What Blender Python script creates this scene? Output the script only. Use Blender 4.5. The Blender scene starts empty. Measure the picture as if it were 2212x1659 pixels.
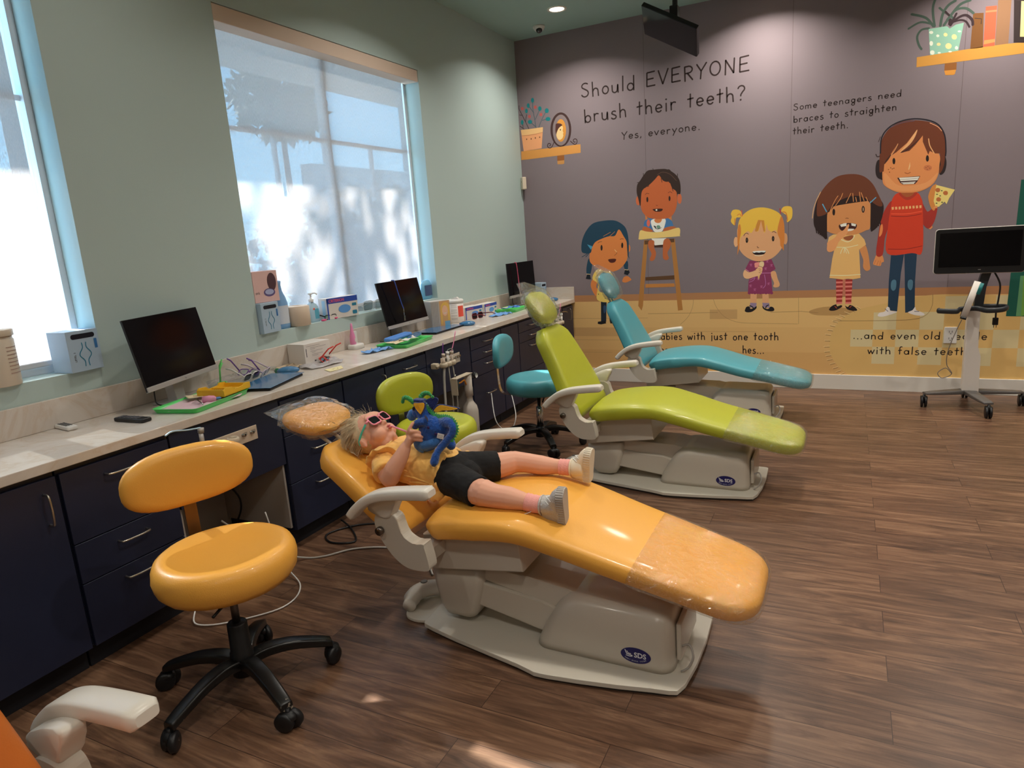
import bpy, bmesh, math, random
from mathutils import Vector, Matrix, Euler, noise
from mathutils.geometry import tessellate_polygon
PI = math.pi
sc = bpy.context.scene
COL = sc.collection

# ------------------------------------------------------------------ materials
def lin(c):
    r = []
    for v in c[:3]:
        v = v / 255.0
        r.append(v / 12.92 if v <= 0.04045 else ((v + 0.055) / 1.055) ** 2.4)
    return (r[0], r[1], r[2], 1.0)
MATS = {}
def mat(name, c, rough=0.6, metal=0.0, spec=None, coat=0.0, coat_rough=0.1, bump=0.0, bscale=60.0,
        var=0.0, vscale=8.0, trans=0.0, ior=1.45, emit=None, es=1.0, alpha=1.0, sheen=0.0, sss=0.0):
    if name in MATS: return MATS[name]
    m = bpy.data.materials.new(name); m.use_nodes = True
    nt = m.node_tree; b = nt.nodes['Principled BSDF']
    b.inputs['Base Color'].default_value = lin(c)
    b.inputs['Roughness'].default_value = rough
    b.inputs['Metallic'].default_value = metal
    b.inputs['IOR'].default_value = ior
    if spec is not None: b.inputs['Specular IOR Level'].default_value = spec
    b.inputs['Coat Weight'].default_value = coat
    b.inputs['Coat Roughness'].default_value = coat_rough
    b.inputs['Transmission Weight'].default_value = trans
    b.inputs['Alpha'].default_value = alpha
    b.inputs['Sheen Weight'].default_value = sheen
    if sss:
        b.inputs['Subsurface Weight'].default_value = sss
        b.inputs['Subsurface Radius'].default_value = (0.012, 0.005, 0.003)
        b.inputs['Subsurface Scale'].default_value = 1.0
    if emit is not None:
        b.inputs['Emission Color'].default_value = lin(emit)
        b.inputs['Emission Strength'].default_value = es
    if bump or var:
        tc = nt.nodes.new('ShaderNodeTexCoord')
    if bump:
        n = nt.nodes.new('ShaderNodeTexNoise'); n.inputs['Scale'].default_value = bscale; n.inputs['Detail'].default_value = 4
        nt.links.new(tc.outputs['Object'], n.inputs['Vector'])
        bp = nt.nodes.new('ShaderNodeBump'); bp.inputs['Strength'].default_value = bump; bp.inputs['Distance'].default_value = 0.01
        nt.links.new(n.outputs['Fac'], bp.inputs['Height']); nt.links.new(bp.outputs['Normal'], b.inputs['Normal'])
    if var:
        n = nt.nodes.new('ShaderNodeTexNoise'); n.inputs['Scale'].default_value = vscale; n.inputs['Detail'].default_value = 5
        nt.links.new(tc.outputs['Object'], n.inputs['Vector'])
        mx = nt.nodes.new('ShaderNodeMixRGB'); mx.blend_type = 'MULTIPLY'
        mx.inputs['Color1'].default_value = lin(c)
        cr = nt.nodes.new('ShaderNodeValToRGB')
        cr.color_ramp.elements[0].position = 0.3; cr.color_ramp.elements[1].position = 0.7
        cr.color_ramp.elements[0].color = (1 - var, 1 - var, 1 - var, 1)
        nt.links.new(n.outputs['Fac'], cr.inputs['Fac']); nt.links.new(cr.outputs['Color'], mx.inputs['Color2'])
        mx.inputs['Fac'].default_value = 1
        nt.links.new(mx.outputs['Color'], b.inputs['Base Color'])
    MATS[name] = m
    return m

def film(name, tint=(255, 255, 255), gloss=0.12, rough=0.12, bump=0.5, bscale=14.0, haze=0.0):
    """thin clear plastic sheet: mostly see-through with crinkled reflections"""
    if name in MATS: return MATS[name]
    m = bpy.data.materials.new(name); m.use_nodes = True
    nt = m.node_tree; nt.nodes.clear()
    out = nt.nodes.new('ShaderNodeOutputMaterial')
    tr = nt.nodes.new('ShaderNodeBsdfTransparent'); tr.inputs['Color'].default_value = lin(tint)
    gl = nt.nodes.new('ShaderNodeBsdfGlossy'); gl.inputs['Roughness'].default_value = rough
    gl.inputs['Color'].default_value = (1, 1, 1, 1)
    mix = nt.nodes.new('ShaderNodeMixShader')
    lw = nt.nodes.new('ShaderNodeLayerWeight'); lw.inputs['Blend'].default_value = 0.35
    mp = nt.nodes.new('ShaderNodeMapRange'); mp.inputs['To Min'].default_value = gloss * 0.8; mp.inputs['To Max'].default_value = min(1, gloss * 1.8)
    n = nt.nodes.new('ShaderNodeTexNoise'); n.inputs['Scale'].default_value = bscale; n.inputs['Detail'].default_value = 3
    n.inputs['Distortion'].default_value = 1.2
    tc = nt.nodes.new('ShaderNodeTexCoord'); nt.links.new(tc.outputs['Object'], n.inputs['Vector'])
    bp = nt.nodes.new('ShaderNodeBump'); bp.inputs['Strength'].default_value = bump; bp.inputs['Distance'].default_value = 0.03
    nt.links.new(n.outputs['Fac'], bp.inputs['Height']); nt.links.new(bp.outputs['Normal'], gl.inputs['Normal'])
    nt.links.new(lw.outputs['Fresnel'], mp.inputs['Value']); nt.links.new(mp.outputs['Result'], mix.inputs['Fac'])
    if haze:
        df = nt.nodes.new('ShaderNodeBsdfTranslucent'); df.inputs['Color'].default_value = (.9, .9, .9, 1); d2 = nt.nodes.new('ShaderNodeBsdfDiffuse'); d2.inputs['Color'].default_value = (.9, .9, .9, 1)
        m0 = nt.nodes.new('ShaderNodeMixShader'); m0.inputs['Fac'].default_value = .5; nt.links.new(df.outputs[0], m0.inputs[1]); nt.links.new(d2.outputs[0], m0.inputs[2])
        m1 = nt.nodes.new('ShaderNodeMixShader'); m1.inputs['Fac'].default_value = haze; nt.links.new(tr.outputs[0], m1.inputs[1]); nt.links.new(m0.outputs[0], m1.inputs[2]); tr = m1
    nt.links.new(tr.outputs[0], mix.inputs[1]); nt.links.new(gl.outputs['BSDF'], mix.inputs[2])
    nt.links.new(mix.outputs['Shader'], out.inputs['Surface'])
    MATS[name] = m
    return m

# ------------------------------------------------------------------ curves
def crom(pts, n=8, closed=False):
    """Catmull-Rom through 2D/3D points"""
    P = [Vector(p) for p in pts]; N = len(P); out = []
    segs = N if closed else N - 1
    for i in range(segs):
        if closed: a, b, c, d = P[(i - 1) % N], P[i], P[(i + 1) % N], P[(i + 2) % N]
        else: a, b, c, d = P[max(i - 1, 0)], P[i], P[i + 1], P[min(i + 2, N - 1)]
        for k in range(n):
            t = k / n
            out.append(0.5 * ((2 * b) + (c - a) * t + (2 * a - 5 * b + 4 * c - d) * t * t + (-a + 3 * b - 3 * c + d) * t ** 3))
    if not closed: out.append(P[-1].copy())
    return out

# ------------------------------------------------------------------ mesh builder
class MB:
    def __init__(s): s.bm = bmesh.new(); s.mi = 0; s.smooth = True; s.M = Matrix()
    def _f(s, vs, smooth=None):
        try: f = s.bm.faces.new(vs)
        except ValueError: return None
        f.material_index = s.mi; f.smooth = s.smooth if smooth is None else smooth
        return f
    def v(s, p): return s.bm.verts.new(s.M @ Vector(p))
    def box(s, x0, x1, y0, y1, z0, z1, bev=0.0, seg=2):
        b2 = bmesh.new(); r = bmesh.ops.create_cube(b2, size=1)
        for v in b2.verts: v.co = Vector(((x0 + x1) / 2 + v.co.x * (x1 - x0), (y0 + y1) / 2 + v.co.y * (y1 - y0), (z0 + z1) / 2 + v.co.z * (z1 - z0)))
        if bev: bmesh.ops.bevel(b2, geom=b2.edges[:], offset=bev, segments=seg, affect='EDGES', profile=0.5, clamp_overlap=True)
        s.take(b2, smooth=False); return s
    def take(s, b2, smooth=True, M=None):
        mp = {}
        T = s.M @ (M if M is not None else Matrix())
        for v in b2.verts: mp[v] = s.bm.verts.new(T @ v.co)
        for f in b2.faces:
            try:
                g = s.bm.faces.new([mp[v] for v in f.verts]); g.material_index = s.mi; g.smooth = smooth
            except ValueError: pass
        b2.free(); return s
    def tube(s, pts, r, n=10, closed=False, cap=True, sq=None):
        P = [Vector(p) for p in pts]; N = len(P); rings = []
        R = r if isinstance(r, (list, tuple)) else [r] * N
        prev = None
        for i, p in enumerate(P):
            if closed: t = P[(i + 1) % N] - P[i - 1]
            else: t = P[min(i + 1, N - 1)] - P[max(i - 1, 0)]
            if t.length < 1e-9: t = Vector((0, 0, 1))
            t.normalize()
            if prev is None:
                u = t.orthogonal().normalized()
                if abs(t.z) < 0.99: u = Vector((0, 0, 1)).cross(t).normalized()
            else:
                u = prev - t * prev.dot(t)
                u = u.normalized() if u.length > 1e-6 else t.orthogonal().normalized()
            prev = u; w = t.cross(u)
            a, b = (R[i] if isinstance(R[i], (tuple, list)) else (R[i], R[i]))
            rings.append([s.v(p + u * math.cos(2 * PI * k / n) * a + w * math.sin(2 * PI * k / n) * b) for k in range(n)])
        m = N if closed else N - 1
        for i in range(m):
            A, B = rings[i], rings[(i + 1) % N]
            for k in range(n): s._f([A[k], A[(k + 1) % n], B[(k + 1) % n], B[k]])
        if cap and not closed: s._f(rings[0][::-1], True); s._f(rings[-1], True)
        return s
    def lathe(s, prof, n=24, c=(0, 0, 0), axis='Z', cap=True):
        rings = []
        for r, z in prof:
            ring = []
            for k in range(n):
                a = 2 * PI * k / n; x, y = r * math.cos(a), r * math.sin(a)
                p = {'Z': (x, y, z), 'X': (z, x, y), 'Y': (x, z, y)}[axis]
                ring.append(s.v((p[0] + c[0], p[1] + c[1], p[2] + c[2])))
            rings.append(ring)
        for i in range(len(rings) - 1):
            A, B = rings[i], rings[i + 1]
            for k in range(n): s._f([A[k], A[(k + 1) % n], B[(k + 1) % n], B[k]])
        if cap: s._f(rings[0][::-1], False); s._f(rings[-1], False)
        return s
    def loft(s, rings, closed=True, cap=True, smooth=True):
        """rings: lists of 3D points (same count)"""
        V = [[s.v(p) for p in r] for r in rings]; n = len(V[0])
        for i in range(len(V) - 1):
            for k in range(n if closed else n - 1):
                s._f([V[i][k], V[i][(k + 1) % n], V[i + 1][(k + 1) % n], V[i + 1][k]], smooth)
        if cap: s._f(V[0][::-1], False); s._f(V[-1], False)
        return s
    def prism(s, poly, d0, d1, plane='XZ', smooth=False, bev=0.0, seg=2):
        """extrude 2D polygon from d0 to d1 along the axis normal to plane"""
        b2 = bmesh.new()
        def P(a, b, d): return {'XZ': (a, d, b), 'XY': (a, b, d), 'YZ': (d, a, b)}[plane]
        A = [b2.verts.new(P(p[0], p[1], d0)) for p in poly]; B = [b2.verts.new(P(p[0], p[1], d1)) for p in poly]
        n = len(poly)
        b2.faces.new(A[::-1]); b2.faces.new(B)
        for k in range(n): b2.faces.new([A[k], A[(k + 1) % n], B[(k + 1) % n], B[k]])
        if bev:
            es = [e for e in b2.edges if any(len(f.verts) > 4 or f in (b2.faces[0:2]) for f in e.link_faces) and len(e.link_faces) == 2 and (e.link_faces[0].index in (0, 1) or e.link_faces[1].index in (0, 1))]
            b2.faces.index_update()
            es = [e for e in b2.edges if any(f.index in (0, 1) for f in e.link_faces)]
            bmesh.ops.bevel(b2, geom=es, offset=bev, segments=seg, affect='EDGES', profile=0.5, clamp_overlap=True)
        bmesh.ops.recalc_face_normals(b2, faces=b2.faces[:])
        s.take(b2, smooth=smooth); return s
    def ball(s, c, r, n=16, M=None):
        b2 = bmesh.new(); bmesh.ops.create_uvsphere(b2, u_segments=n, v_segments=max(6, n // 2), radius=1)
        if not isinstance(r, (tuple, list)): r = (r, r, r)
        T = Matrix.Translation(c) @ (M if M is not None else Matrix()) @ Matrix.Diagonal((r[0], r[1], r[2], 1))
        s.take(b2, True, T); return s
    def flat(s, poly, fn):
        """flat ngon; fn maps 2D -> 3D"""
        s._f([s.v(fn(p[0], p[1])) for p in poly], False); return s
    def ribbon(s, pts, w, fn, cap=True):
        """flat stroke of width w (2D points, fn maps to 3D)"""
        P = [Vector((p[0], p[1])) for p in pts]
        L = []; Rr = []
        for i, p in enumerate(P):
            t = P[min(i + 1, len(P) - 1)] - P[max(i - 1, 0)]
            if t.length < 1e-9: t = Vector((1, 0))
            t.normalize(); nn = Vector((-t.y, t.x)) * (w / 2)
            L.append(p + nn); Rr.append(p - nn)
        a = []; b = []
        if cap:
            t = (P[-1] - P[-2]).normalized(); a = [P[-1] + t * w * 0.42]
            t = (P[0] - P[1]).normalized(); b = [P[0] + t * w * 0.42]
        VL = [s.v(fn(p.x, p.y)) for p in L]; VR = [s.v(fn(p.x, p.y)) for p in Rr]
        for i in range(len(P) - 1): s._f([VR[i], VR[i + 1], VL[i + 1], VL[i]], False)
        if a: s._f([VL[-1], VR[-1], s.v(fn(a[0].x, a[0].y))], False)
        if b: s._f([VR[0], VL[0], s.v(fn(b[0].x, b[0].y))], False)
        return s
    def build(s, name, mats, parent=None, sub=0, bevel=0.0, recalc=True, loc=None, rot=None, solid=0.0, auto=None):
        if recalc: bmesh.ops.recalc_face_normals(s.bm, faces=s.bm.faces[:])
        me = bpy.data.meshes.new(name); s.bm.to_mesh(me); s.bm.free()
        if not isinstance(mats, (list, tuple)): mats = [mats]
        for m in mats: me.materials.append(m)
        o = bpy.data.objects.new(name, me); COL.objects.link(o)
        if parent is not None: o.parent = parent
        if loc is not None: o.location = loc
        if rot is not None: o.rotation_euler = rot
        if solid: md = o.modifiers.new('solid', 'SOLIDIFY'); md.thickness = solid; md.offset = 0
        if bevel: md = o.modifiers.new('bevel', 'BEVEL'); md.width = bevel; md.segments = 2; md.limit_method = 'ANGLE'; md.angle_limit = math.radians(40)
        if sub: md = o.modifiers.new('sub', 'SUBSURF'); md.levels = sub; md.render_levels = sub
        return o

def thing(name, label, cat, loc=(0, 0, 0), rz=0.0, group=None, rot=None):
    o = bpy.data.objects.new(name, None); COL.objects.link(o)
    o.empty_display_size = 0.05
    o.location = loc; o.rotation_euler = rot if rot is not None else (0, 0, rz)
    o['label'] = label; o['category'] = cat
    if group: o['group'] = group
    return o
def tag(o, label, cat, group=None, kind=None):
    o['label'] = label; o['category'] = cat
    if group: o['group'] = group
    if kind: o['kind'] = kind
    return o
def struct(o, label=None):
    o['kind'] = 'structure'
    if label: o['label'] = label
    return o
def dup(root, label, loc=None, rz=None, group=None):
    r = root.copy(); COL.objects.link(r)
    if loc is not None: r.location = loc
    if rz is not None: r.rotation_euler = (root.rotation_euler.x, root.rotation_euler.y, rz)
    r['label'] = label
    if group: r['group'] = group
    for ch in [c for c in bpy.data.objects if c.parent == root]:
        c = ch.copy(); COL.objects.link(c); c.parent = r
        for g in [k for k in bpy.data.objects if k.parent == ch]:
            d = g.copy(); COL.objects.link(d); d.parent = c
    return r
def text_mesh(txt, size, fn, mb, extrude=0, align='LEFT', sx=1.0, shear=0.0, bold=0.0):
    """built-in font lettering laid flat; fn maps (x,y) -> 3D"""
    cu = bpy.data.curves.new('t', 'FONT'); cu.body = txt; cu.size = size; cu.align_x = align; cu.shear = shear
    cu.offset = bold; cu.resolution_u = 3
    ob = bpy.data.objects.new('t', cu); COL.objects.link(ob)
    bpy.context.view_layer.update()
    dg = bpy.context.evaluated_depsgraph_get()
    me = bpy.data.meshes.new_from_object(ob.evaluated_get(dg))
    vs = [mb.v(fn(v.co.x * sx, v.co.y)) for v in me.vertices]
    for p in me.polygons: mb._f([vs[i] for i in p.vertices], False)
    bpy.data.objects.remove(ob); bpy.data.curves.remove(cu); bpy.data.meshes.remove(me)
def rrect(x0, x1, y0, y1, r, n=4):
    out = []
    for cx, cy, a0 in ((x1 - r, y1 - r, 0), (x0 + r, y1 - r, 90), (x0 + r, y0 + r, 180), (x1 - r, y0 + r, 270)):
        for k in range(n + 1):
            a = math.radians(a0 + 90 * k / n); out.append((cx + r * math.cos(a), cy + r * math.sin(a)))
    return out
def arc(cx, cy, rx, ry, a0=0, a1=360, n=20):
    return [(cx + rx * math.cos(math.radians(a0 + (a1 - a0) * k / n)), cy + ry * math.sin(math.radians(a0 + (a1 - a0) * k / n))) for k in range(n if abs(a1 - a0) >= 360 else n + 1)]
# ================================================================== ROOM
H = 3.41
W2 = (-3.73, -1.80, 1.075, 2.835)       # window 2: y0,y1,z0,z1
W1 = (-6.60, -4.665, 1.075, 2.835)      # window 1
RX, FY = 8.2, -9.6                      # right wall x, front wall y
M_wall = mat('mint_paint', (184, 204, 202), 0.75, bump=0.06, bscale=220)
M_ceil = mat('mint_ceiling', (160, 186, 180), 0.8, bump=0.05, bscale=150)
M_white = mat('white_trim', (226, 222, 214), 0.45)
M_plain = mat('beige_paint', (190, 175, 160), 0.8)

def wood_floor():
    m = bpy.data.materials.new('walnut_planks'); m.use_nodes = True; nt = m.node_tree; b = nt.nodes['Principled BSDF']
    N = nt.nodes.new; L = nt.links.new
    tc = N('ShaderNodeTexCoord')
    br = N('ShaderNodeTexBrick'); br.inputs['Scale'].default_value = 1.0
    br.inputs['Brick Width'].default_value = 1.22; br.inputs['Row Height'].default_value = 0.152
    br.inputs['Mortar Size'].default_value = 0.0013; br.inputs['Mortar Smooth'].default_value = 0.3
    br.offset = 0.37; br.offset_frequency = 2; br.squash = 1.0
    br.inputs['Color1'].default_value = (0.0, 0.0, 0.0, 1); br.inputs['Color2'].default_value = (1, 1, 1, 1); br.inputs['Mortar'].default_value = (0.5, 0.5, 0.5, 1)
    L(tc.outputs['Object'], br.inputs['Vector'])
    # per-plank offset of the grain
    mul = N('ShaderNodeVectorMath'); mul.operation = 'MULTIPLY'; mul.inputs[1].default_value = (0.9, 7.5, 1)
    L(tc.outputs['Object'], mul.inputs[0])
    add = N('ShaderNodeVectorMath'); add.operation = 'ADD'; L(mul.outputs[0], add.inputs[0])
    sc2 = N('ShaderNodeVectorMath'); sc2.operation = 'SCALE'; sc2.inputs['Scale'].default_value = 17.0
    L(br.outputs['Color'], sc2.inputs[0]); L(sc2.outputs[0], add.inputs[1])
    n1 = N('ShaderNodeTexNoise'); n1.inputs['Scale'].default_value = 2.3; n1.inputs['Detail'].default_value = 7; n1.inputs['Roughness'].default_value = 0.62; n1.inputs['Distortion'].default_value = 1.6
    L(add.outputs[0], n1.inputs['Vector'])
    fine = N('ShaderNodeVectorMath'); fine.operation = 'MULTIPLY'; fine.inputs[1].default_value = (3.0, 60, 1); L(tc.outputs['Object'], fine.inputs[0])
    n2 = N('ShaderNodeTexNoise'); n2.inputs['Scale'].default_value = 2.0; n2.inputs['Detail'].default_value = 3; L(fine.outputs[0], n2.inputs['Vector'])
    r = N('ShaderNodeValToRGB'); e = r.color_ramp.elements
    e[0].position = 0.28; e[0].color = lin((72, 52, 40)); e[1].position = 0.72; e[1].color = lin((150, 117, 92))
    x = r.color_ramp.elements.new(0.5); x.color = lin((114, 84, 65))
    L(n1.outputs['Fac'], r.inputs['Fac'])
    mx = N('ShaderNodeMixRGB'); mx.blend_type = 'MULTIPLY'; mx.inputs['Fac'].default_value = 1
    r2 = N('ShaderNodeValToRGB'); r2.color_ramp.elements[0].position = 0.3; r2.color_ramp.elements[0].color = (0.72, 0.72, 0.72, 1); r2.color_ramp.elements[1].position = 0.7
    L(n2.outputs['Fac'], r2.inputs['Fac']); L(r.outputs['Color'], mx.inputs['Color1']); L(r2.outputs['Color'], mx.inputs['Color2'])
    pl = N('ShaderNodeMixRGB'); pl.blend_type = 'MULTIPLY'; pl.inputs['Fac'].default_value = 1
    r3 = N('ShaderNodeValToRGB'); r3.color_ramp.elements[0].color = (0.78, 0.76, 0.76, 1); r3.color_ramp.elements[1].color = (1.08, 1.05, 1.0, 1)
    L(br.outputs['Color'], r3.inputs['Fac']); L(mx.outputs['Color'], pl.inputs['Color1']); L(r3.outputs['Color'], pl.inputs['Color2'])
    mo = N('ShaderNodeMixRGB'); mo.inputs['Color2'].default_value = lin((48, 32, 25)); L(br.outputs['Fac'], mo.inputs['Fac']); L(pl.outputs['Color'], mo.inputs['Color1'])
    L(mo.outputs['Color'], b.inputs['Base Color'])
    b.inputs['Roughness'].default_value = 0.36
    bp = N('ShaderNodeBump'); bp.inputs['Strength'].default_value = 0.12; bp.inputs['Distance'].default_value = 0.004; L(n2.outputs['Fac'], bp.inputs['Height']); L(bp.outputs['Normal'], b.inputs['Normal'])
    return m
M_floor = wood_floor()

struct(MB().box(-0.2, RX, FY, 0.2, -0.08, 0).build('floor', M_floor))
struct(MB().box(-0.2, RX + 0.15, FY - 0.15, 0.2, H, H + 0.12).build('ceiling', M_ceil))
m = MB()
for (a, b_, c, d) in ((FY, W1[0], 0, H), (W1[1], W2[0], 0, H), (W2[1], 0.0, 0, H), (W1[0], W1[1], 0, W1[2]), (W1[0], W1[1], W1[3], H), (W2[0], W2[1], 0, W2[2]), (W2[0], W2[1], W2[3], H)):
    m.box(-0.2, 0, a, b_, c, d)
struct(m.build('wall_left', M_wall))
struct(MB().box(-0.2, RX, 0, 0.2, 0, H).build('wall_back', mat('mural_ground', (140, 127, 133), 0.8)))
struct(MB().box(RX, RX + 0.15, FY, 0.2, 0, H).build('wall_right', M_plain))
struct(MB().box(-0.2, RX, FY - 0.15, FY, 0, H).build('wall_front', M_plain))
m = MB().box(0.523, RX, -0.014, -0.0008, 0.0, 0.135, 0.003)
struct(m.build('baseboard_back', M_white))

# --- windows: frame, mullion, muntins, glass, shade
M_vinyl = mat('window_vinyl', (214, 218, 222), 0.4)
M_glass = film('window_glass', (245, 250, 252), 0.05, 0.02, 0.0)
def shade_mat():
    m = bpy.data.materials.new('roller_shade_cloth'); m.use_nodes = True; nt = m.node_tree; nt.nodes.clear()
    N = nt.nodes.new; L = nt.links.new
    out = N('ShaderNodeOutputMaterial'); tl = N('ShaderNodeBsdfTranslucent'); df = N('ShaderNodeBsdfDiffuse'); tr = N('ShaderNodeBsdfTransparent')
    tl.inputs['Color'].default_value = (0.46, 0.415, 0.40, 1); df.inputs['Color'].default_value = (0.80, 0.78, 0.77, 1)
    a = N('ShaderNodeMixShader'); a.inputs['Fac'].default_value = 0.5; L(tl.outputs[0], a.inputs[1]); L(df.outputs[0], a.inputs[2])
    tc = N('ShaderNodeTexCoord'); mp = N('ShaderNodeMapping'); mp.inputs['Scale'].default_value = (1, 420, 60); L(tc.outputs['Object'], mp.inputs['Vector'])
    n = N('ShaderNodeTexNoise'); n.inputs['Scale'].default_value = 1; n.inputs['Detail'].default_value = 2; L(mp.outputs[0], n.inputs['Vector'])
    mr = N('ShaderNodeMapRange'); mr.inputs['From Min'].default_value = 0.35; mr.inputs['From Max'].default_value = 0.65; mr.inputs['To Min'].default_value = 0.18; mr.inputs['To Max'].default_value = 0.34; L(n.outputs['Fac'], mr.inputs['Value'])
    mx = N('ShaderNodeMixShader'); L(mr.outputs[0], mx.inputs['Fac']); L(a.outputs[0], mx.inputs[1]); L(tr.outputs[0], mx.inputs[2]); L(mx.outputs[0], out.inputs['Surface'])
    return m
M_shade = shade_mat()
M_val = mat('shade_valance', (226, 205, 188), 0.6)
def window(n, w, side):
    y0, y1, z0, z1 = w
    t = bpy.data.objects.new('window_%d' % n, None); COL.objects.link(t); t['kind'] = 'structure'; t.location = (-0.15, (y0 + y1) / 2, z0)
    ym = (y1 - y0) / 2; h = z1 - z0
    m = MB(); f = 0.03
    m.box(-0.045, 0.02, -ym + 0.001, -ym + f, 0.001, h - 0.001); m.box(-0.045, 0.02, ym - f, ym - 0.001, 0.001, h - 0.001)
    m.box(-0.045, 0.02, -ym + f, ym - f, 0.001, f + .03); m.box(-0.045, 0.02, -ym + f, ym - f, h - f, h - 0.001)
    m.build('window_frame', M_vinyl, t)
    MB().box(-0.04, 0.015, -0.022, 0.022, f + .03, h - f).build('mullion', M_vinyl, t)
    m = MB()
    for z in (h * 0.665,):
        m.box(-0.03, -0.005, -ym + f, -0.022, z - 0.012, z + 0.012); m.box(-0.03, -0.005, 0.022, ym - f, z - 0.012, z + 0.012)
    for y in (-ym * 0.5, ym * 0.5):
        m.box(-0.03, -0.005, y - 0.011, y + 0.011, h * 0.48, h * 0.665 - 0.012)
    m.build('muntin', M_vinyl, t)
    MB().box(-0.022, -0.018, -ym + f, -0.022, f + .03, h - f).build('pane', M_glass, t)
    MB().box(-0.022, -0.018, 0.022, ym - f, f + .03, h - f).build('pane', M_glass, t)
    return t
window(2, W2, 1); window(1, W1, 1)
def shade(w, label, zb):
    y0, y1, z0, z1 = w
    t = thing('roller_shade', label, 'window shade', (-0.115, (y0 + y1) / 2, z1))
    ym = (y1 - y0) / 2
    m = MB(); m.box(-0.012, 0.112, -ym + 0.004, ym - 0.004, -0.088, -0.003, 0.003); m.build('valance', M_val, t)
    m = MB(); m.box(-0.0006, 0.0006, -ym + 0.012, ym - 0.075, zb - z1, -0.086)
    m.build('cloth', M_shade, t)
    m = MB(); m.box(-0.006, 0.006, -ym + 0.012, ym - 0.075, zb - z1 - 0.02, zb - z1 + 0.004, 0.004); m.build('hem_bar', mat('hem_bar', (205, 205, 208), 0.4), t)
    return t
shade(W2, 'white roller shade pulled down over the wide window behind the pump bottle', 1.13)
shade(W1, 'white roller shade over the window at the left edge, beside the pale blue box', 1.13)

# --- outdoors (seen dimly through the shades)
M_leaf = mat('leaf_green', (70, 92, 52), 0.7, var=0.4, vscale=3)
M_stucco = mat('outdoor_stucco', (176, 170, 162), 0.9)
struct(MB().box(-14, -0.2, -12, 6, -0.12, 0).build('ground_outside', mat('outdoor_paving', (170, 165, 155), 0.9)))
o = MB().box(-1.42, -0.205, -9.5, 1.5, 2.98, 3.12).build('trim_1', M_stucco); struct(o, 'roof overhang outside')
random.seed(5)
def leafball(c, r, n, s, name, label, trunk=None):
    t = thing(name, label, name.replace('_', ' ').split()[-1], (c[0], c[1], 0))
    m = MB(); m.smooth = False
    for i in range(n):
        d = Vector((random.gauss(0, 1), random.gauss(0, 1), random.gauss(0, 1))).normalized() * (random.random() ** 0.45)
        p = Vector((d.x * r[0], d.y * r[1], c[2] + d.z * r[2]))
        a = Vector((random.uniform(-1, 1), random.uniform(-1, 1), random.uniform(-1, 1))).normalized(); b = a.orthogonal().normalized()
        k = s * random.uniform(0.6, 1.4)
        m._f([m.v(p - a * k), m.v(p + b * k * 0.45), m.v(p + a * k), m.v(p - b * k * 0.45)])
    o = m.build('foliage', M_leaf, t, recalc=False); o['kind'] = 'stuff'
    if trunk:
        MB().tube([(0, 0, 0), (0.05, 0, c[2] * 0.5), (0, 0.03, c[2])], [trunk, trunk * 0.8, trunk * 0.5], 8).build('trunk', mat('bark', (96, 78, 62), 0.9), t)
    return t
leafball((-5.2, -1.95, 5.45), (1.6, 1.7, 1.3), 330, 0.15, 'tree', 'leafy tree outside the wide window, seen dimly through the shade', 0.12)
leafball((-4.6, -5.6, 5.0), (1.2, 1.1, 1.1), 170, 0.15, 'tree', 'leafy tree outside the window at the left edge', 0.1)
leafball((-5.0, 4.3, 1.35), (0.5, 3.5, 1.3), 2600, 0.12, 'hedge', 'low green hedge outside below the windows')

leafball((-6.6, 3.6, 4.25), (.8, 1.0, .75), 900, 0.13, 'tree', 'leafy treetop against blue sky, seen through the upper shade', .08)
struct(MB().box(-7.7, -7.4, 5.2, 11.0, 0, 3.35).build('wall_outside', M_stucco))
# --- lights
def downlight(x, y, label, power, vis=True, e=14.0):
    t = thing('recessed_downlight', label, 'ceiling light', (x, y, H), 0, 'recessed ceiling downlights')
    MB().lathe([(0.085, -0.0005), (0.085, -0.004), (0.066, -0.005), (0.062, -0.001)], 28, cap=False).build('trim_ring', M_white, t)
    MB().lathe([(0.001, -0.0015), (0.064, -0.0015), (0.064, -0.0005), (0.001, -0.0005)], 24).build('lens', mat('lamp_lens', (255, 236, 214), 0.5, emit=(255, 226, 196), es=e), t)
    ld = bpy.data.lights.new('downlight_lamp', 'AREA'); ld.shape = 'DISK'; ld.size = 0.11; ld.energy = power; ld.color = (1.0, 0.93, 0.83); ld.spread = math.radians(135)
    lo = bpy.data.objects.new('downlight_lamp', ld); COL.objects.link(lo); lo.location = (x, y, H - 0.012)
    return t
downlight(0.72, -0.64, 'round recessed downlight glowing in the ceiling above the mural corner', 15)
LAB = 'round recessed ceiling downlight out of view further into the room'
downlight(1.0, -4.6, LAB, 7); downlight(1.2, -6.9, LAB, 7)
for (x, y) in ((2.35, -0.45), (4.0, -0.5), (5.6, -0.6), (1.0, -2.5), (2.9, -2.5), (4.8, -2.5), (6.7, -2.5), (2.9, -4.6), (4.8, -4.6), (6.7, -4.6), (3.4, -6.9), (5.6, -6.9), (3.4, -8.8)):
    downlight(x, y, LAB, 17)

sun = bpy.data.lights.new('sun', 'SUN'); sun.energy = 28.0; sun.angle = math.radians(1.0); sun.color = (1.0, 0.95, 0.88)
so = bpy.data.objects.new('sun', sun); COL.objects.link(so); so.location = (-6, 3, 6)
so.rotation_euler = Vector((0.777, -0.11, -0.62)).to_track_quat('-Z', 'Y').to_euler()

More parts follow.
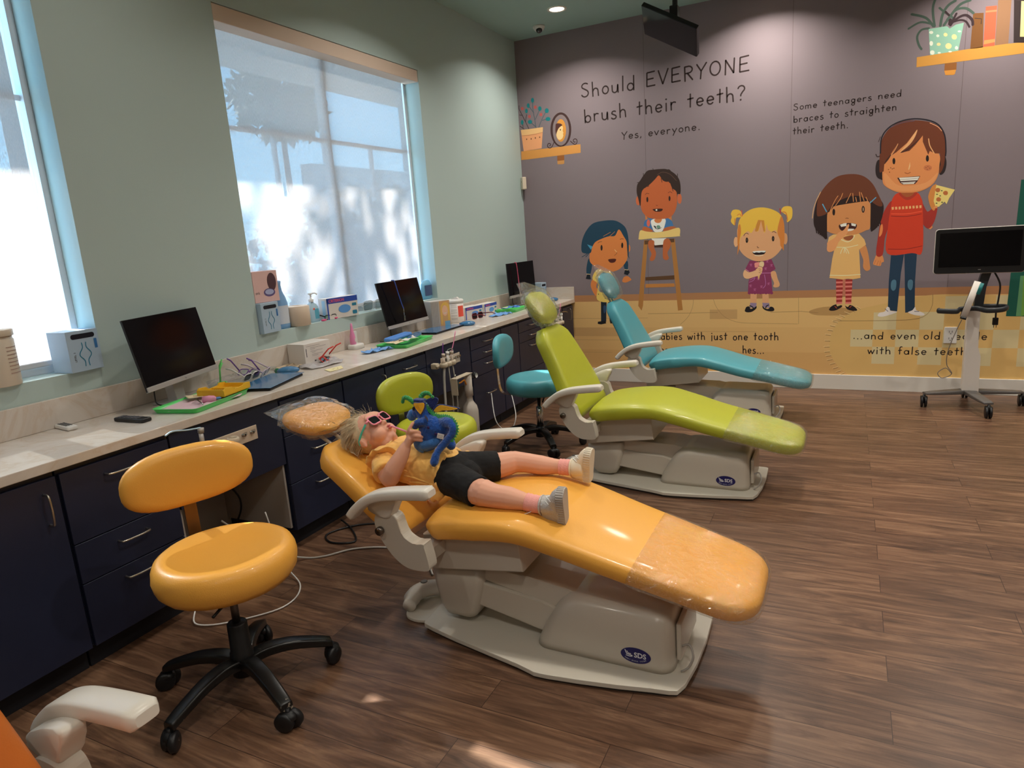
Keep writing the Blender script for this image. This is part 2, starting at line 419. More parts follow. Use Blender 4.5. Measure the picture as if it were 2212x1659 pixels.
w = bpy.data.worlds.new('world'); sc.world = w; w.use_nodes = True; nt = w.node_tree
bg = nt.nodes['Background']
tc = nt.nodes.new('ShaderNodeTexCoord'); sp = nt.nodes.new('ShaderNodeSeparateXYZ'); nt.links.new(tc.outputs['Generated'], sp.inputs[0])
cr = nt.nodes.new('ShaderNodeValToRGB'); nt.links.new(sp.outputs['Z'], cr.inputs['Fac'])
cr.color_ramp.elements[0].position = 0.0; cr.color_ramp.elements[0].color = (0.34, 0.74, 1.0, 1)
cr.color_ramp.elements[1].position = 0.6; cr.color_ramp.elements[1].color = (0.12, 0.42, 1.0, 1)
nt.links.new(cr.outputs['Color'], bg.inputs['Color']); bg.inputs['Strength'].default_value = 7.0
# daylight portals of the two windows help the sky sampling
for w_ in (W1, W2):
    ld = bpy.data.lights.new('window_portal', 'AREA'); ld.shape = 'RECTANGLE'; ld.size = w_[1] - w_[0]; ld.size_y = w_[3] - w_[2]
    ld.cycles.is_portal = True
    lo = bpy.data.objects.new('window_portal', ld); COL.objects.link(lo); lo.location = (-0.21, (w_[0] + w_[1]) / 2, (w_[2] + w_[3]) / 2)
    lo.rotation_euler = (0, -PI / 2, 0); lo.rotation_euler = Vector((1, 0, 0)).to_track_quat('-Z', 'Y').to_euler()

# --- camera
cam = bpy.data.cameras.new('camera'); co = bpy.data.objects.new('camera', cam); COL.objects.link(co)
F_, YAW, PIT, ROL = 1448.93, -0.4687, 0.2162, -0.0672
fwd = Vector((math.sin(YAW) * math.cos(PIT), math.cos(YAW) * math.cos(PIT), -math.sin(PIT)))
right = Vector((math.cos(YAW), -math.sin(YAW), 0)); up = right.cross(fwd)
r2 = math.cos(ROL) * right + math.sin(ROL) * up; u2 = -math.sin(ROL) * right + math.cos(ROL) * up
Mx = Matrix.Identity(4)
for i in range(3): Mx[i][0] = r2[i]; Mx[i][1] = u2[i]; Mx[i][2] = -fwd[i]
Mx.translation = Vector((3.0343, -6.5387, 1.5332))
co.matrix_world = Mx
cam.sensor_fit = 'HORIZONTAL'; cam.sensor_width = 36.0; cam.lens = 36.0 * F_ / 2212.0; cam.clip_start = 0.02
sc.camera = co
sc.view_settings.view_transform = 'Standard'; sc.view_settings.look = 'None'; sc.view_settings.gamma = 1.0
sc.view_settings.use_curve_mapping = False; sc.view_settings.exposure = 0.0
sc.cycles.use_denoising = True
sc.cycles.max_bounces = 8; sc.cycles.diffuse_bounces = 5; sc.cycles.transparent_max_bounces = 16
sc.cycles.sample_clamp_indirect = 6.0
MURAL = {
 'painted_floor': [
  (0,0,(212,168,108),[2,0,8190,0,8190,893,2,893]),
  (0,0,(178,126,86),[2,827,8190,827,8190,893,2,893]),
  (0,0,(222,182,120),[2,330,8190,330,8190,827,2,827]),
  (0,0,(218,177,116),[2,330,8190,330,8190,560,2,560]),
  (4,0,(188,148,98),[440,655,1280,655]),
  (4,0,(188,148,98),[440,430,1120,430]),
  (4,0,(188,148,98),[1700,520,2300,520]),
  (4,0,(188,148,98),[440,300,900,300]),
  (0,0,(200,160,106),[470,470,1100,470,1100,560,470,560]),
  (0,0,(200,160,106),[1880,640,2130,640,2130,730,1880,730]),
  (0,1,(186,146,92),[2750,709,2900,745,3128,712,3169,675,2957,666,2792,673]),
  (3.5,1,(172,134,88),[1731,875,1720,762,1676,664,1601,589]),
  (3.5,1,(172,134,88),[1908,855,1939,758,2017,661,2140,609,2306,599,2654,591]),
  (3.5,0,(172,134,88),[2655,870,2662,591]),
  (3.5,0,(150,112,70),[1285,697,1954,702]),
  (3.5,0,(150,112,70),[2422,700,2680,705,2820,691]),
 ],
 'painted_rug': [
  (0,1,(216,178,112),[3640,828,3346,768,3128,712,2999,624,2929,487,2924,349,2985,226,3084,136,3206,99,3506,97,4353,106,4556,141,4638,415,4509,682,4174,808,3889,831]),
  (0,0,(212,196,150),[3773,690,3945,690,3945,818,3773,818]),
  (0,0,(212,196,150),[4117,690,4289,690,4289,818,4117,818]),
  (0,0,(212,196,150),[4461,690,4633,690,4633,818,4461,818]),
  (0,0,(212,196,150),[4805,690,4977,690,4977,818,4805,818]),
  (0,0,(212,196,150),[3257,540,3429,540,3429,690,3257,690]),
  (0,0,(212,196,150),[3601,540,3773,540,3773,690,3601,690]),
  (0,0,(212,196,150),[3945,540,4117,540,4117,690,3945,690]),
  (0,0,(212,196,150),[4289,540,4461,540,4461,690,4289,690]),
  (0,0,(212,196,150),[4633,540,4805,540,4805,690,4633,690]),
  (0,0,(212,196,150),[4977,540,5149,540,5149,690,4977,690]),
  (0,0,(212,196,150),[3085,390,3257,390,3257,540,3085,540]),
  (0,0,(212,196,150),[3429,390,3601,390,3601,540,3429,540]),
  (0,0,(212,196,150),[3773,390,3945,390,3945,540,3773,540]),
  (0,0,(212,196,150),[4117,390,4289,390,4289,540,4117,540]),
  (0,0,(212,196,150),[4461,390,4633,390,4633,540,4461,540]),
  (0,0,(212,196,150),[4805,390,4977,390,4977,540,4805,540]),
  (0,0,(212,196,150),[3257,240,3429,240,3429,390,3257,390]),
  (0,0,(212,196,150),[3601,240,3773,240,3773,390,3601,390]),
  (0,0,(212,196,150),[3945,240,4117,240,4117,390,3945,390]),
  (0,0,(212,196,150),[4289,240,4461,240,4461,390,4289,390]),
  (0,0,(212,196,150),[4633,240,4805,240,4805,390,4633,390]),
  (0,0,(212,196,150),[4977,240,5149,240,5149,390,4977,390]),
  (5,0,(236,208,150),[3154,724,3118,748]),
  (3,0,(122,92,58),[3155,716,3123,739]),
  (5,0,(236,208,150),[3113,702,3074,723]),
  (3,0,(122,92,58),[3113,694,3079,714]),
  (5,0,(236,208,150),[3071,679,3030,698]),
  (3,0,(122,92,58),[3071,672,3035,689]),
  (5,0,(236,208,150),[3034,656,2992,672]),
  (3,0,(122,92,58),[3034,649,2997,664]),
  (5,0,(236,208,150),[3007,632,2963,646]),
  (3,0,(122,92,58),[3007,624,2969,637]),
  (5,0,(236,208,150),[2979,607,2935,619]),
  (3,0,(122,92,58),[2980,600,2941,611]),
  (5,0,(236,208,150),[2960,573,2915,582]),
  (3,0,(122,92,58),[2960,565,2920,574]),
  (5,0,(236,208,150),[2943,535,2897,542]),
  (3,0,(122,92,58),[2943,528,2903,534]),
  (5,0,(236,208,150),[2928,496,2881,500]),
  (3,0,(122,92,58),[2928,488,2887,492]),
  (5,0,(236,208,150),[2925,443,2878,444]),
  (3,0,(122,92,58),[2925,436,2884,436]),
  (5,0,(236,208,150),[2922,391,2875,388]),
  (3,0,(122,92,58),[2922,383,2881,381]),
  (5,0,(236,208,150),[2926,347,2880,341]),
  (3,0,(122,92,58),[2926,339,2885,334]),
  (5,0,(236,208,150),[2937,312,2891,304]),
  (3,0,(122,92,58),[2937,304,2897,297]),
  (5,0,(236,208,150),[2948,276,2903,266]),
  (3,0,(122,92,58),[2949,269,2909,259]),
  (5,0,(236,208,150),[2971,242,2927,229]),
  (3,0,(122,92,58),[2972,234,2932,222]),
  (5,0,(236,208,150),[2996,207,2953,191]),
  (3,0,(122,92,58),[2996,199,2958,185]),
  (5,0,(236,208,150),[3021,176,2979,158]),
  (3,0,(122,92,58),[3021,168,2984,152]),
  (5,0,(236,208,150),[3048,156,3007,136]),
  (3,0,(122,92,58),[3048,148,3012,130]),
  (5,0,(236,208,150),[3074,136,3035,114]),
  (3,0,(122,92,58),[3075,128,3040,108]),
  (5,0,(236,208,150),[3111,123,3073,100]),
  (3,0,(122,92,58),[3111,115,3078,94]),
  (5,0,(236,208,150),[3153,114,3118,89]),
  (3,0,(122,92,58),[3154,107,3122,83]),
  (5,0,(236,208,150),[3195,106,3163,78]),
  (3,0,(122,92,58),[3196,98,3167,73]),
  (3.5,1,(150,116,76),[3682,835,3683,748,3649,670,3565,631,3353,619,2945,618]),
 ],
 'painted_door': [
  (0,0,(20,86,72),[4209,1701,4448,1679,4452,644,4192,650]),
  (0,0,(96,150,104),[4261,968,4281,968,4290,649,4257,651]),
  (0,0,(110,160,70),[4281,968,4326,966,4351,664,4290,649]),
 ],
 'wallpaper_seam': [
  (4,0,(104,90,94),[1295,893,1295,3400]),
  (4,0,(104,90,94),[2560,893,2560,3400]),
  (4,0,(104,90,94),[3780,893,3780,3400]),
  (4,0,(104,90,94),[5000,893,5000,3400]),
  (4,0,(104,90,94),[6220,893,6220,3400]),
  (4,0,(104,90,94),[7440,893,7440,3400]),
 ],
 'painted_shelf': [
  (0,0,(214,150,78),[8,2372,650,2369,649,2289,75,2287,5,2289]),
  (0,0,(150,92,44),[400,2287,475,2287,473,2237,398,2239]),
  (0,0,(196,140,80),[399,2238,473,2238,471,2205,450,2202,399,2206]),
 ],
 'painted_flower_pot': [
  (6,1,(52,38,44),[109,2576,47,2709,14,2775,14,2812]),
  (6,1,(52,38,44),[54,2583,9,2618]),
  (6,1,(52,38,44),[75,2650,92,2717]),
  (6,1,(52,38,44),[47,2715,14,2723]),
  (6,1,(52,38,44),[45,2595,44,2627]),
  (6,1,(62,92,104),[187,2577,177,2663,164,2754,165,2817]),
  (6,1,(62,92,104),[171,2722,118,2797]),
  (6,1,(62,92,104),[183,2657,237,2744]),
  (6,1,(62,92,104),[217,2579,258,2653,314,2729]),
  (6,1,(62,92,104),[258,2640,318,2645]),
  (6,1,(62,92,104),[187,2588,123,2644]),
  (0,1,(22,124,130),[181,2838,177,2825,168,2818,159,2819,151,2829,149,2843,153,2856,162,2863,171,2862,179,2852]),
  (0,1,(22,124,130),[131,2796,127,2783,118,2776,109,2778,101,2787,99,2800,103,2812,111,2819,121,2818,129,2809]),
  (0,1,(22,124,130),[107,2749,103,2736,95,2729,86,2731,79,2740,77,2753,81,2765,89,2772,98,2771,105,2762]),
  (0,1,(22,124,130),[258,2749,254,2737,244,2731,232,2732,223,2741,220,2755,224,2767,234,2774,246,2772,255,2763]),
  (0,1,(22,124,130),[334,2721,329,2709,318,2702,304,2704,294,2713,291,2727,296,2739,307,2745,320,2744,330,2734]),
  (0,1,(22,124,130),[348,2641,342,2631,329,2626,312,2628,299,2636,295,2648,301,2658,314,2663,331,2661,343,2653]),
  (0,1,(22,124,130),[53,2647,49,2634,41,2627,32,2628,25,2637,23,2651,27,2664,35,2672,44,2671,51,2661]),
  (0,1,(22,124,130),[148,2639,142,2629,130,2624,116,2625,105,2634,101,2645,106,2656,118,2661,133,2660,144,2651]),
  (0,1,(190,92,88),[65,2776,61,2767,53,2762,43,2764,35,2770,33,2780,36,2789,45,2794,55,2792,62,2785]),
  (0,1,(190,92,88),[207,2770,204,2762,196,2757,186,2758,178,2765,176,2775,180,2783,188,2788,198,2787,205,2780]),
  (0,1,(190,92,88),[137,2692,134,2683,126,2679,116,2680,108,2687,106,2696,109,2705,118,2710,127,2708,135,2702]),
  (0,1,(190,92,88),[263,2694,260,2685,252,2680,242,2682,235,2688,232,2698,236,2707,244,2711,254,2710,261,2703]),
  (0,0,(236,166,118),[18,2577,263,2573,236,2377,36,2371]),
  (0,0,(250,190,132),[18,2579,106,2576,260,2576,259,2537,245,2525,28,2522]),
  (5,1,(196,128,84),[27,2522,133,2517,252,2526]),
  (0,1,(120,70,40),[82,2482,80,2477,76,2475,72,2478,71,2483,73,2488,77,2490,81,2487]),
  (0,1,(120,70,40),[132,2480,130,2474,126,2473,122,2475,121,2481,123,2486,127,2488,130,2485]),
  (0,1,(120,70,40),[179,2483,177,2477,173,2476,169,2478,168,2484,170,2489,174,2491,178,2488]),
  (0,1,(120,70,40),[227,2484,225,2479,221,2478,217,2480,216,2486,218,2491,222,2492,226,2490]),
 ],
 'painted_portrait': [
  (0,1,(66,44,42),[561,2515,557,2482,549,2452,536,2424,519,2401,500,2383,478,2372,455,2367,432,2370,410,2380,390,2396,372,2418,358,2445,348,2476,342,2508,342,2542,346,2575,355,2606,369,2634,385,2656,405,2673,427,2684,449,2688,472,2685,494,2675,514,2659,531,2637,545,2611,555,2581,561,2548]),
  (0,1,(134,120,122),[538,2514,534,2484,527,2457,517,2432,504,2411,489,2395,471,2385,453,2380,435,2382,418,2391,402,2405,388,2424,377,2448,370,2476,366,2505,366,2535,369,2565,376,2593,387,2617,400,2638,416,2653,433,2663,451,2667,469,2665,486,2656,501,2642,515,2623,526,2599,533,2573,537,2544]),
  (0,1,(214,146,62),[506,2514,503,2487,496,2463,486,2442,474,2427,461,2418,446,2416,432,2421,420,2433,409,2451,402,2474,398,2500,397,2527,401,2554,408,2579,418,2600,430,2615,443,2623,458,2625,471,2620,484,2608,494,2590,501,2567,506,2541]),
  (0,1,(82,46,40),[405,2589,441,2588,467,2574,463,2561,435,2546,416,2523,404,2482,394,2520,397,2556]),
  (0,1,(250,204,146),[416,2523,436,2549,466,2562,475,2541,471,2516,478,2494,472,2487,475,2471,463,2446,435,2435,412,2452,402,2488]),
  (0,1,(70,50,40),[452,2527,450,2522,446,2520,442,2523,441,2528,443,2533,447,2535,450,2532]),
  (9,1,(66,44,42),[372,2417,351,2383,330,2370,309,2377,301,2396,314,2415,332,2409,334,2395,322,2391]),
  (9,1,(66,44,42),[547,2410,572,2386,595,2373,614,2387,615,2413,597,2425,579,2417,583,2398,599,2396]),
 ],
 'painted_shelf.r': [
  (0,0,(206,148,66),[3466,2693,3935,2697,4273,2677,4279,2604,3800,2614,3467,2620]),
  (0,0,(142,88,38),[3656,2616,3734,2613,3735,2559,3656,2561]),
  (0,0,(206,140,56),[3656,2565,3733,2561,3727,2530,3716,2525,3665,2531]),
 ],
 'painted_plant_pot': [
  (18.2,1,(70,88,78),[3573,2894,3557,2983,3554,3039,3564,3083]),
  (18.2,1,(70,88,78),[3566,2895,3510,2968,3412,3012]),
  (15.6,1,(70,88,78),[3550,2918,3475,2943,3396,2910]),
  (16.9,1,(70,88,78),[3537,2889,3486,2886,3460,2843,3473,2784,3495,2745]),
  (20.8,1,(70,88,78),[3610,2891,3620,2971,3652,3027,3700,3053]),
  (20.8,1,(70,88,78),[3632,2891,3678,2960,3731,3020,3796,3038]),
  (18.2,1,(70,88,78),[3651,2927,3705,2986,3768,2986,3820,2941]),
  (15.6,1,(70,88,78),[3595,3023,3633,2984,3679,2945,3702,2909]),
  (19.2,1,(52,36,40),[3675,2883,3695,2911,3743,2937,3779,2934,3813,2897,3820,2860]),
  (14.4,1,(52,36,40),[3688,2904,3738,2910,3775,2892,3800,2849]),
  (16.8,1,(52,36,40),[3682,2898,3710,2962]),
  (14.4,1,(52,36,40),[3664,2955,3637,2988]),
  (24.0,1,(52,36,40),[3671,2892,3673,2926]),
  (0,0,(140,186,164),[3534,2884,3654,2883,3673,2862,3711,2883,3762,2887,3739,2695,3554,2693]),
  (0,1,(222,226,210),[3566,2854,3563,2848,3557,2845,3549,2847,3542,2852,3539,2859,3541,2865,3547,2868,3556,2867,3563,2861]),
  (0,1,(222,226,210),[3608,2823,3606,2818,3601,2815,3595,2816,3589,2821,3587,2827,3589,2832,3594,2835,3600,2833,3605,2829]),
  (0,1,(240,214,152),[3661,2821,3659,2814,3653,2811,3645,2812,3638,2818,3635,2826,3637,2833,3643,2837,3651,2835,3658,2829]),
  (0,1,(240,214,152),[3723,2795,3721,2784,3713,2779,3702,2781,3693,2789,3689,2801,3691,2811,3699,2817,3710,2815,3719,2806]),
  (0,1,(222,226,210),[3749,2829,3747,2826,3741,2825,3734,2826,3728,2829,3726,2833,3728,2837,3733,2838,3741,2837,3746,2833]),
  (0,1,(222,226,210),[3569,2776,3567,2766,3561,2760,3554,2762,3548,2769,3545,2780,3547,2790,3552,2795,3559,2794,3566,2787]),
  (0,1,(240,214,152),[3620,2761,3618,2754,3612,2752,3603,2753,3596,2758,3594,2765,3596,2771,3602,2774,3610,2773,3617,2768]),
  (0,1,(240,214,152),[3693,2736,3690,2724,3680,2718,3667,2720,3656,2730,3652,2743,3655,2754,3665,2760,3677,2758,3688,2748]),
  (0,1,(222,226,210),[3736,2716,3734,2708,3729,2705,3723,2706,3718,2711,3715,2719,3717,2726,3722,2730,3728,2729,3733,2723]),
  (0,1,(222,226,210),[3583,2708,3581,2699,3574,2694,3564,2696,3557,2703,3553,2713,3555,2722,3563,2727,3572,2725,3580,2718]),
  (0,1,(222,226,210),[3625,2699,3623,2695,3618,2694,3611,2695,3606,2698,3604,2702,3606,2706,3611,2707,3617,2706,3622,2703]),
  (0,1,(222,226,210),[3697,2695,3695,2692,3690,2691,3682,2692,3676,2695,3674,2699,3676,2702,3682,2703,3689,2702,3695,2699]),
 ],
 'painted_books': [
  (0,0,(118,76,36),[3817,2942,3883,2933,3895,2692,3815,2694]),
  (6,0,(60,42,34),[3830,2905,3872,2893,3872,2859]),
  (0,0,(226,96,66),[3894,2973,3963,2967,3968,2690,3897,2694]),
  (0,0,(240,130,90),[3895,2944,3963,2939,3963,2926,3896,2932]),
  (0,0,(244,140,82),[3900,2740,3966,2738,3968,2716,3899,2711]),
  (0,0,(146,108,78),[3967,3004,4049,2988,4052,2691,3971,2692]),
  (0,0,(48,36,36),[4064,2985,4157,2967,4181,2674,4084,2691]),
  (0,0,(226,202,140),[4109,2969,4184,2954,4204,2711,4120,2726]),
 ],
 'painted_girl_with_braids': [
  (0,1,(30,66,88),[684,1257,712,1256,722,1203,707,1129,695,1108,661,1109,660,1173]),
  (0,1,(30,66,88),[1048,1210,1092,1218,1091,1141,1062,1137]),
  (0,0,(24,30,40),[666,1109,695,1103,704,1054,675,1055,647,1061]),
  (0,0,(24,30,40),[1062,1137,1100,1133,1110,1109,1088,1082,1050,1095]),
  (6,0,(236,210,160),[658,1109,695,1105]),
  (6,0,(236,210,160),[1059,1139,1094,1133]),
  (0,1,(222,134,72),[771,1041,721,1054,698,990,732,903,771,881,801,934,757,972]),
  (0,1,(222,134,72),[1031,1023,1049,1064,1087,1073,1124,1041,1108,1026,1064,1011]),
  (0,0,(28,40,54),[801,837,861,836,849,619,794,620]),
  (0,0,(28,40,54),[876,835,932,834,939,619,887,619]),
  (0,1,(44,74,108),[825,777,851,782,853,733,829,707]),
  (0,1,(44,74,108),[896,776,922,781,925,727,902,711]),
  (0,0,(22,20,24),[760,620,840,630,848,603,793,592,757,598]),
  (0,0,(22,20,24),[890,625,936,630,974,608,968,597,891,603]),
  (0,1,(236,206,110),[781,1153,854,1139,893,1143,935,1089,954,1015,932,834,763,843,775,999,721,1054,737,1112]),
  (0,1,(120,100,50),[779,1089,776,1085,770,1085,768,1089,771,1094,776,1094]),
  (0,1,(120,100,50),[815,1008,812,1004,806,1004,804,1008,807,1013,812,1013]),
  (0,1,(120,100,50),[783,902,780,897,774,897,771,902,774,907,780,907]),
  (0,1,(120,100,50),[891,942,888,938,882,938,880,942,883,947,888,947]),
  (0,1,(120,100,50),[854,857,851,853,846,853,843,858,846,862,852,862]),
  (0,1,(120,100,50),[841,1103,838,1098,833,1099,830,1103,833,1108,838,1108]),
  (0,1,(120,100,50),[911,878,908,873,902,873,900,878,903,882,908,882]),
  (0,1,(120,100,50),[824,954,821,950,816,950,813,955,816,959,822,959]),
  (0,1,(222,134,72),[736,1423,696,1257,738,1191,815,1146,914,1123,1003,1144,1070,1209,1093,1270,1102,1403,1015,1530,851,1520]),
  (0,1,(222,134,72),[1123,1342,1121,1326,1115,1314,1107,1307,1099,1308,1091,1315,1086,1328,1085,1344,1087,1360,1093,1373,1101,1379,1109,1379,1117,1371,1122,1358]),
  (0,1,(30,66,88),[614,1345,624,1440,668,1531,744,1604,855,1624,975,1618,1059,1568,1095,1505,1108,1402,1105,1300,1094,1311,1088,1403,1056,1466,1013,1530,970,1472,904,1470,827,1449,764,1421,729,1371,710,1319,647,1317]),
  (0,0,(30,66,88),[1088,1403,1109,1382,1104,1269,1114,1238,1093,1270]),
  (7,1,(30,66,88),[710,1340,664,1306,615,1282]),
  (7,1,(30,66,88),[698,1320,657,1280]),
  (0,0,(70,150,190),[677,1405,735,1381,716,1349]),
  (4,1,(222,134,72),[971,1512,915,1470,871,1452]),
  (4,1,(222,134,72),[928,1510,850,1474]),
  (0,1,(44,28,26),[839,1362,837,1348,832,1338,827,1335,821,1339,818,1349,817,1363,819,1377,823,1387,829,1391,834,1387,838,1376]),
  (0,1,(44,28,26),[1052,1375,1050,1361,1046,1352,1041,1349,1035,1352,1032,1362,1031,1376,1033,1389,1037,1399,1042,1402,1048,1398,1051,1388]),
  (4,1,(52,34,30),[792,1411,809,1422,834,1423]),
  (4,1,(52,34,30),[1021,1433,1036,1439,1057,1436]),
  (5,1,(150,84,44),[959,1281,984,1301,981,1311]),
  (6,1,(252,200,150),[963,1338,983,1313]),
  (0,1,(84,34,28),[896,1246,971,1247,964,1219,934,1210,906,1218]),
 ],
 'painted_baby_in_high_chair': [
  (0,0,(180,124,64),[1261,1414,1298,1412,1235,776,1220,729,1187,777]),
  (0,0,(180,124,64),[1518,1409,1558,1407,1626,730,1580,725]),
  (0,0,(96,66,42),[1266,1057,1549,1066,1550,1027,1266,1024]),
  (0,0,(196,130,66),[1265,990,1548,989,1552,956,1264,954]),
  (0,0,(96,66,42),[1264,1409,1553,1412,1553,1378,1265,1371]),
  (0,0,(210,130,70),[1277,1653,1292,1637,1312,1571,1281,1583]),
  (0,0,(210,130,70),[1496,1598,1531,1634,1530,1556]),
  (0,1,(70,120,172),[1302,1611,1496,1603,1545,1536,1524,1498,1474,1491,1310,1501,1261,1544]),
  (0,1,(222,110,90),[1324,1570,1322,1556,1317,1544,1310,1538,1303,1539,1297,1546,1292,1558,1291,1572,1293,1587,1298,1598,1305,1604,1312,1604,1318,1597,1323,1585]),
  (0,1,(240,236,228),[1338,1599,1466,1602,1462,1531,1433,1484,1372,1483,1347,1519]),
  (0,1,(214,128,74),[1369,1602,1435,1602,1426,1573,1399,1565,1373,1577]),
  (0,1,(60,70,70),[1357,1543,1378,1537,1388,1514,1432,1523,1418,1512,1393,1508,1372,1519]),
  (0,1,(110,150,130),[1422,1529,1420,1523,1414,1518,1407,1515,1399,1516,1392,1519,1387,1525,1385,1531,1387,1538,1392,1543,1399,1545,1408,1544,1415,1541,1420,1536]),
  (0,1,(190,104,60),[1259,1540,1300,1532,1336,1510,1346,1489,1247,1490]),
  (0,1,(190,104,60),[1464,1516,1535,1527,1575,1509,1584,1494,1474,1481,1448,1493]),
  (0,0,(240,236,228),[1334,1425,1478,1420,1451,1353,1369,1353]),
  (0,0,(70,46,36),[1359,1358,1451,1361,1446,1334,1360,1338]),
  (0,1,(190,104,60),[1324,1410,1360,1398,1358,1338,1376,1287,1361,1227,1330,1210,1312,1229,1331,1279,1304,1341,1302,1392]),
  (0,1,(190,104,60),[1452,1398,1493,1416,1521,1379,1512,1330,1486,1282,1498,1231,1474,1212,1444,1233,1442,1304]),
  (0,1,(238,204,126),[1227,1507,1289,1493,1392,1481,1494,1490,1600,1508,1606,1439,1594,1430,1329,1425,1219,1421,1209,1442]),
  (0,1,(206,110,70),[1236,1786,1233,1768,1226,1753,1217,1745,1207,1746,1198,1755,1192,1771,1190,1790,1193,1809,1200,1823,1209,1831,1219,1830,1228,1821,1234,1805]),
  (0,1,(206,110,70),[1627,1772,1625,1752,1620,1736,1612,1728,1603,1729,1595,1738,1590,1755,1588,1775,1590,1795,1596,1810,1604,1819,1613,1818,1620,1808,1626,1792]),
  (0,1,(196,102,58),[1237,1892,1238,1725,1272,1653,1333,1614,1425,1601,1516,1611,1567,1671,1586,1766,1580,1910,1502,1974,1402,2012,1300,1955]),
  (0,1,(54,38,34),[1233,1735,1214,1806,1200,1866,1207,1934,1239,1975,1270,2016,1312,2055,1373,2058,1423,2058,1483,2052,1532,2028,1581,1986,1610,1935,1619,1868,1613,1816,1588,1813,1582,1727,1581,1833,1540,1875,1516,1930,1481,1938,1451,1955,1417,2001,1381,1971,1335,1932,1288,1902,1267,1890,1246,1852]),
  (6,1,(54,38,34),[1368,2045,1361,2069]),
  (6,1,(54,38,34),[1532,2024,1513,2044,1493,2042]),
  (6,1,(54,38,34),[1590,1966,1591,1999]),
  (6,1,(54,38,34),[1270,2006,1269,2035]),
  (6,1,(54,38,34),[1320,1933,1314,1910,1289,1919]),
  (6,1,(54,38,34),[1516,1925,1511,1949]),
  (6,1,(54,38,34),[1540,1875,1549,1846]),
  (6,1,(54,38,34),[1207,1954,1228,1956]),
  (6,1,(54,38,34),[1437,1971,1446,1936]),
  (6,1,(92,66,56),[1402,2008,1453,2027,1522,2001,1580,1938]),
  (0,1,(44,28,26),[1311,1790,1310,1778,1306,1769,1302,1766,1297,1770,1294,1779,1293,1792,1294,1804,1298,1812,1303,1815,1307,1812,1310,1802]),
  (0,1,(44,28,26),[1523,1782,1521,1771,1518,1763,1513,1760,1509,1763,1506,1772,1505,1784,1506,1795,1509,1804,1514,1806,1518,1803,1522,1794]),
  (4,1,(52,34,30),[1282,1838,1299,1848,1320,1841]),
  (4,1,(52,34,30),[1501,1835,1519,1843,1539,1832]),
  (4,1,(120,56,36),[1385,1735,1393,1728,1402,1732]),
  (0,1,(56,26,22),[1355,1698,1443,1695,1434,1673,1386,1672,1365,1681]),
  (0,1,(244,236,216),[1397,1687,1394,1682,1388,1680,1381,1683,1379,1689,1382,1694,1388,1696,1394,1693]),
 ],
 'painted_girl_with_ice_cream': [
  (0,0,(226,168,122),[2247,879,2302,877,2298,762,2245,763]),
  (0,0,(226,168,122),[2349,876,2403,875,2410,760,2352,761]),
  (0,0,(150,130,160),[2245,790,2301,787,2296,747,2241,743]),
  (0,0,(150,130,160),[2350,788,2410,785,2416,741,2358,746]),
  (0,1,(26,22,26),[2199,724,2212,752,2238,755,2249,733,2278,743,2300,758,2297,735,2264,708,2227,701,2201,709]),
  (0,1,(26,22,26),[2352,761,2373,738,2402,731,2423,752,2448,741,2454,718,2431,708,2388,715,2358,734]),
  (10,1,(26,22,26),[2241,763,2263,753,2275,735]),
  (10,1,(26,22,26),[2380,738,2387,757,2405,767]),
  (0,1,(226,168,122),[2418,1063,2457,1069,2479,1001,2496,956,2488,930,2456,925,2441,938,2448,965,2426,1018]),
  (0,0,(140,56,96),[2237,1176,2281,1170,2423,1179,2459,1092,2418,1063,2427,980,2437,886,2385,872,2269,874,2224,887,2228,986,2246,1039,2232,1070,2196,1094]),
  (0,1,(140,56,96),[2251,880,2247,871,2236,868,2226,872,2222,881,2226,889,2236,893,2247,889]),
  (0,1,(140,56,96),[2275,882,2271,873,2261,870,2250,874,2246,882,2250,891,2260,894,2271,891]),
  (0,1,(140,56,96),[2299,879,2295,870,2285,867,2274,871,2270,880,2274,888,2285,892,2295,888]),
  (0,1,(140,56,96),[2323,881,2319,872,2309,869,2298,873,2294,881,2298,890,2308,893,2319,889]),
  (0,1,(140,56,96),[2347,878,2343,869,2333,866,2322,870,2318,878,2322,887,2332,890,2343,887]),
  (0,1,(140,56,96),[2371,880,2367,871,2357,868,2346,871,2342,880,2346,889,2356,892,2366,888]),
  (0,1,(140,56,96),[2395,877,2391,868,2380,865,2370,869,2366,877,2370,886,2380,889,2390,885]),
  (0,1,(140,56,96),[2418,878,2414,870,2404,867,2394,870,2390,879,2394,888,2404,891,2414,887]),
  (0,1,(140,56,96),[2442,876,2438,867,2428,864,2418,868,2413,876,2417,885,2427,888,2437,884]),
  (5,1,(214,150,170),[2198,1102,2231,1076]),
  (8,0,(190,110,160),[2325,1058,2418,1057]),
  (5,1,(190,120,180),[2233,979,2268,993,2286,1017]),
  (5,1,(190,120,180),[2239,998,2282,1019]),
  (5,1,(190,120,180),[2365,1043,2377,959,2356,922]),
  (0,0,(176,92,136),[2234,1142,2248,1148,2261,1144,2253,1134,2259,1121,2246,1126,2237,1121,2243,1134]),
  (0,0,(176,92,136),[2360,1103,2375,1109,2388,1105,2379,1095,2385,1083,2372,1088,2364,1082,2369,1095]),
  (0,0,(176,92,136),[2269,916,2283,922,2297,919,2288,908,2294,896,2281,901,2272,895,2278,909]),
  (0,0,(176,92,136),[2327,942,2341,947,2354,944,2346,933,2352,921,2338,926,2330,920,2335,934]),
  (0,0,(176,92,136),[2388,966,2402,972,2415,969,2406,958,2412,946,2399,951,2391,945,2396,959]),
  (0,0,(176,92,136),[2374,1170,2388,1175,2401,1172,2392,1162,2398,1149,2385,1154,2377,1149,2382,1162]),
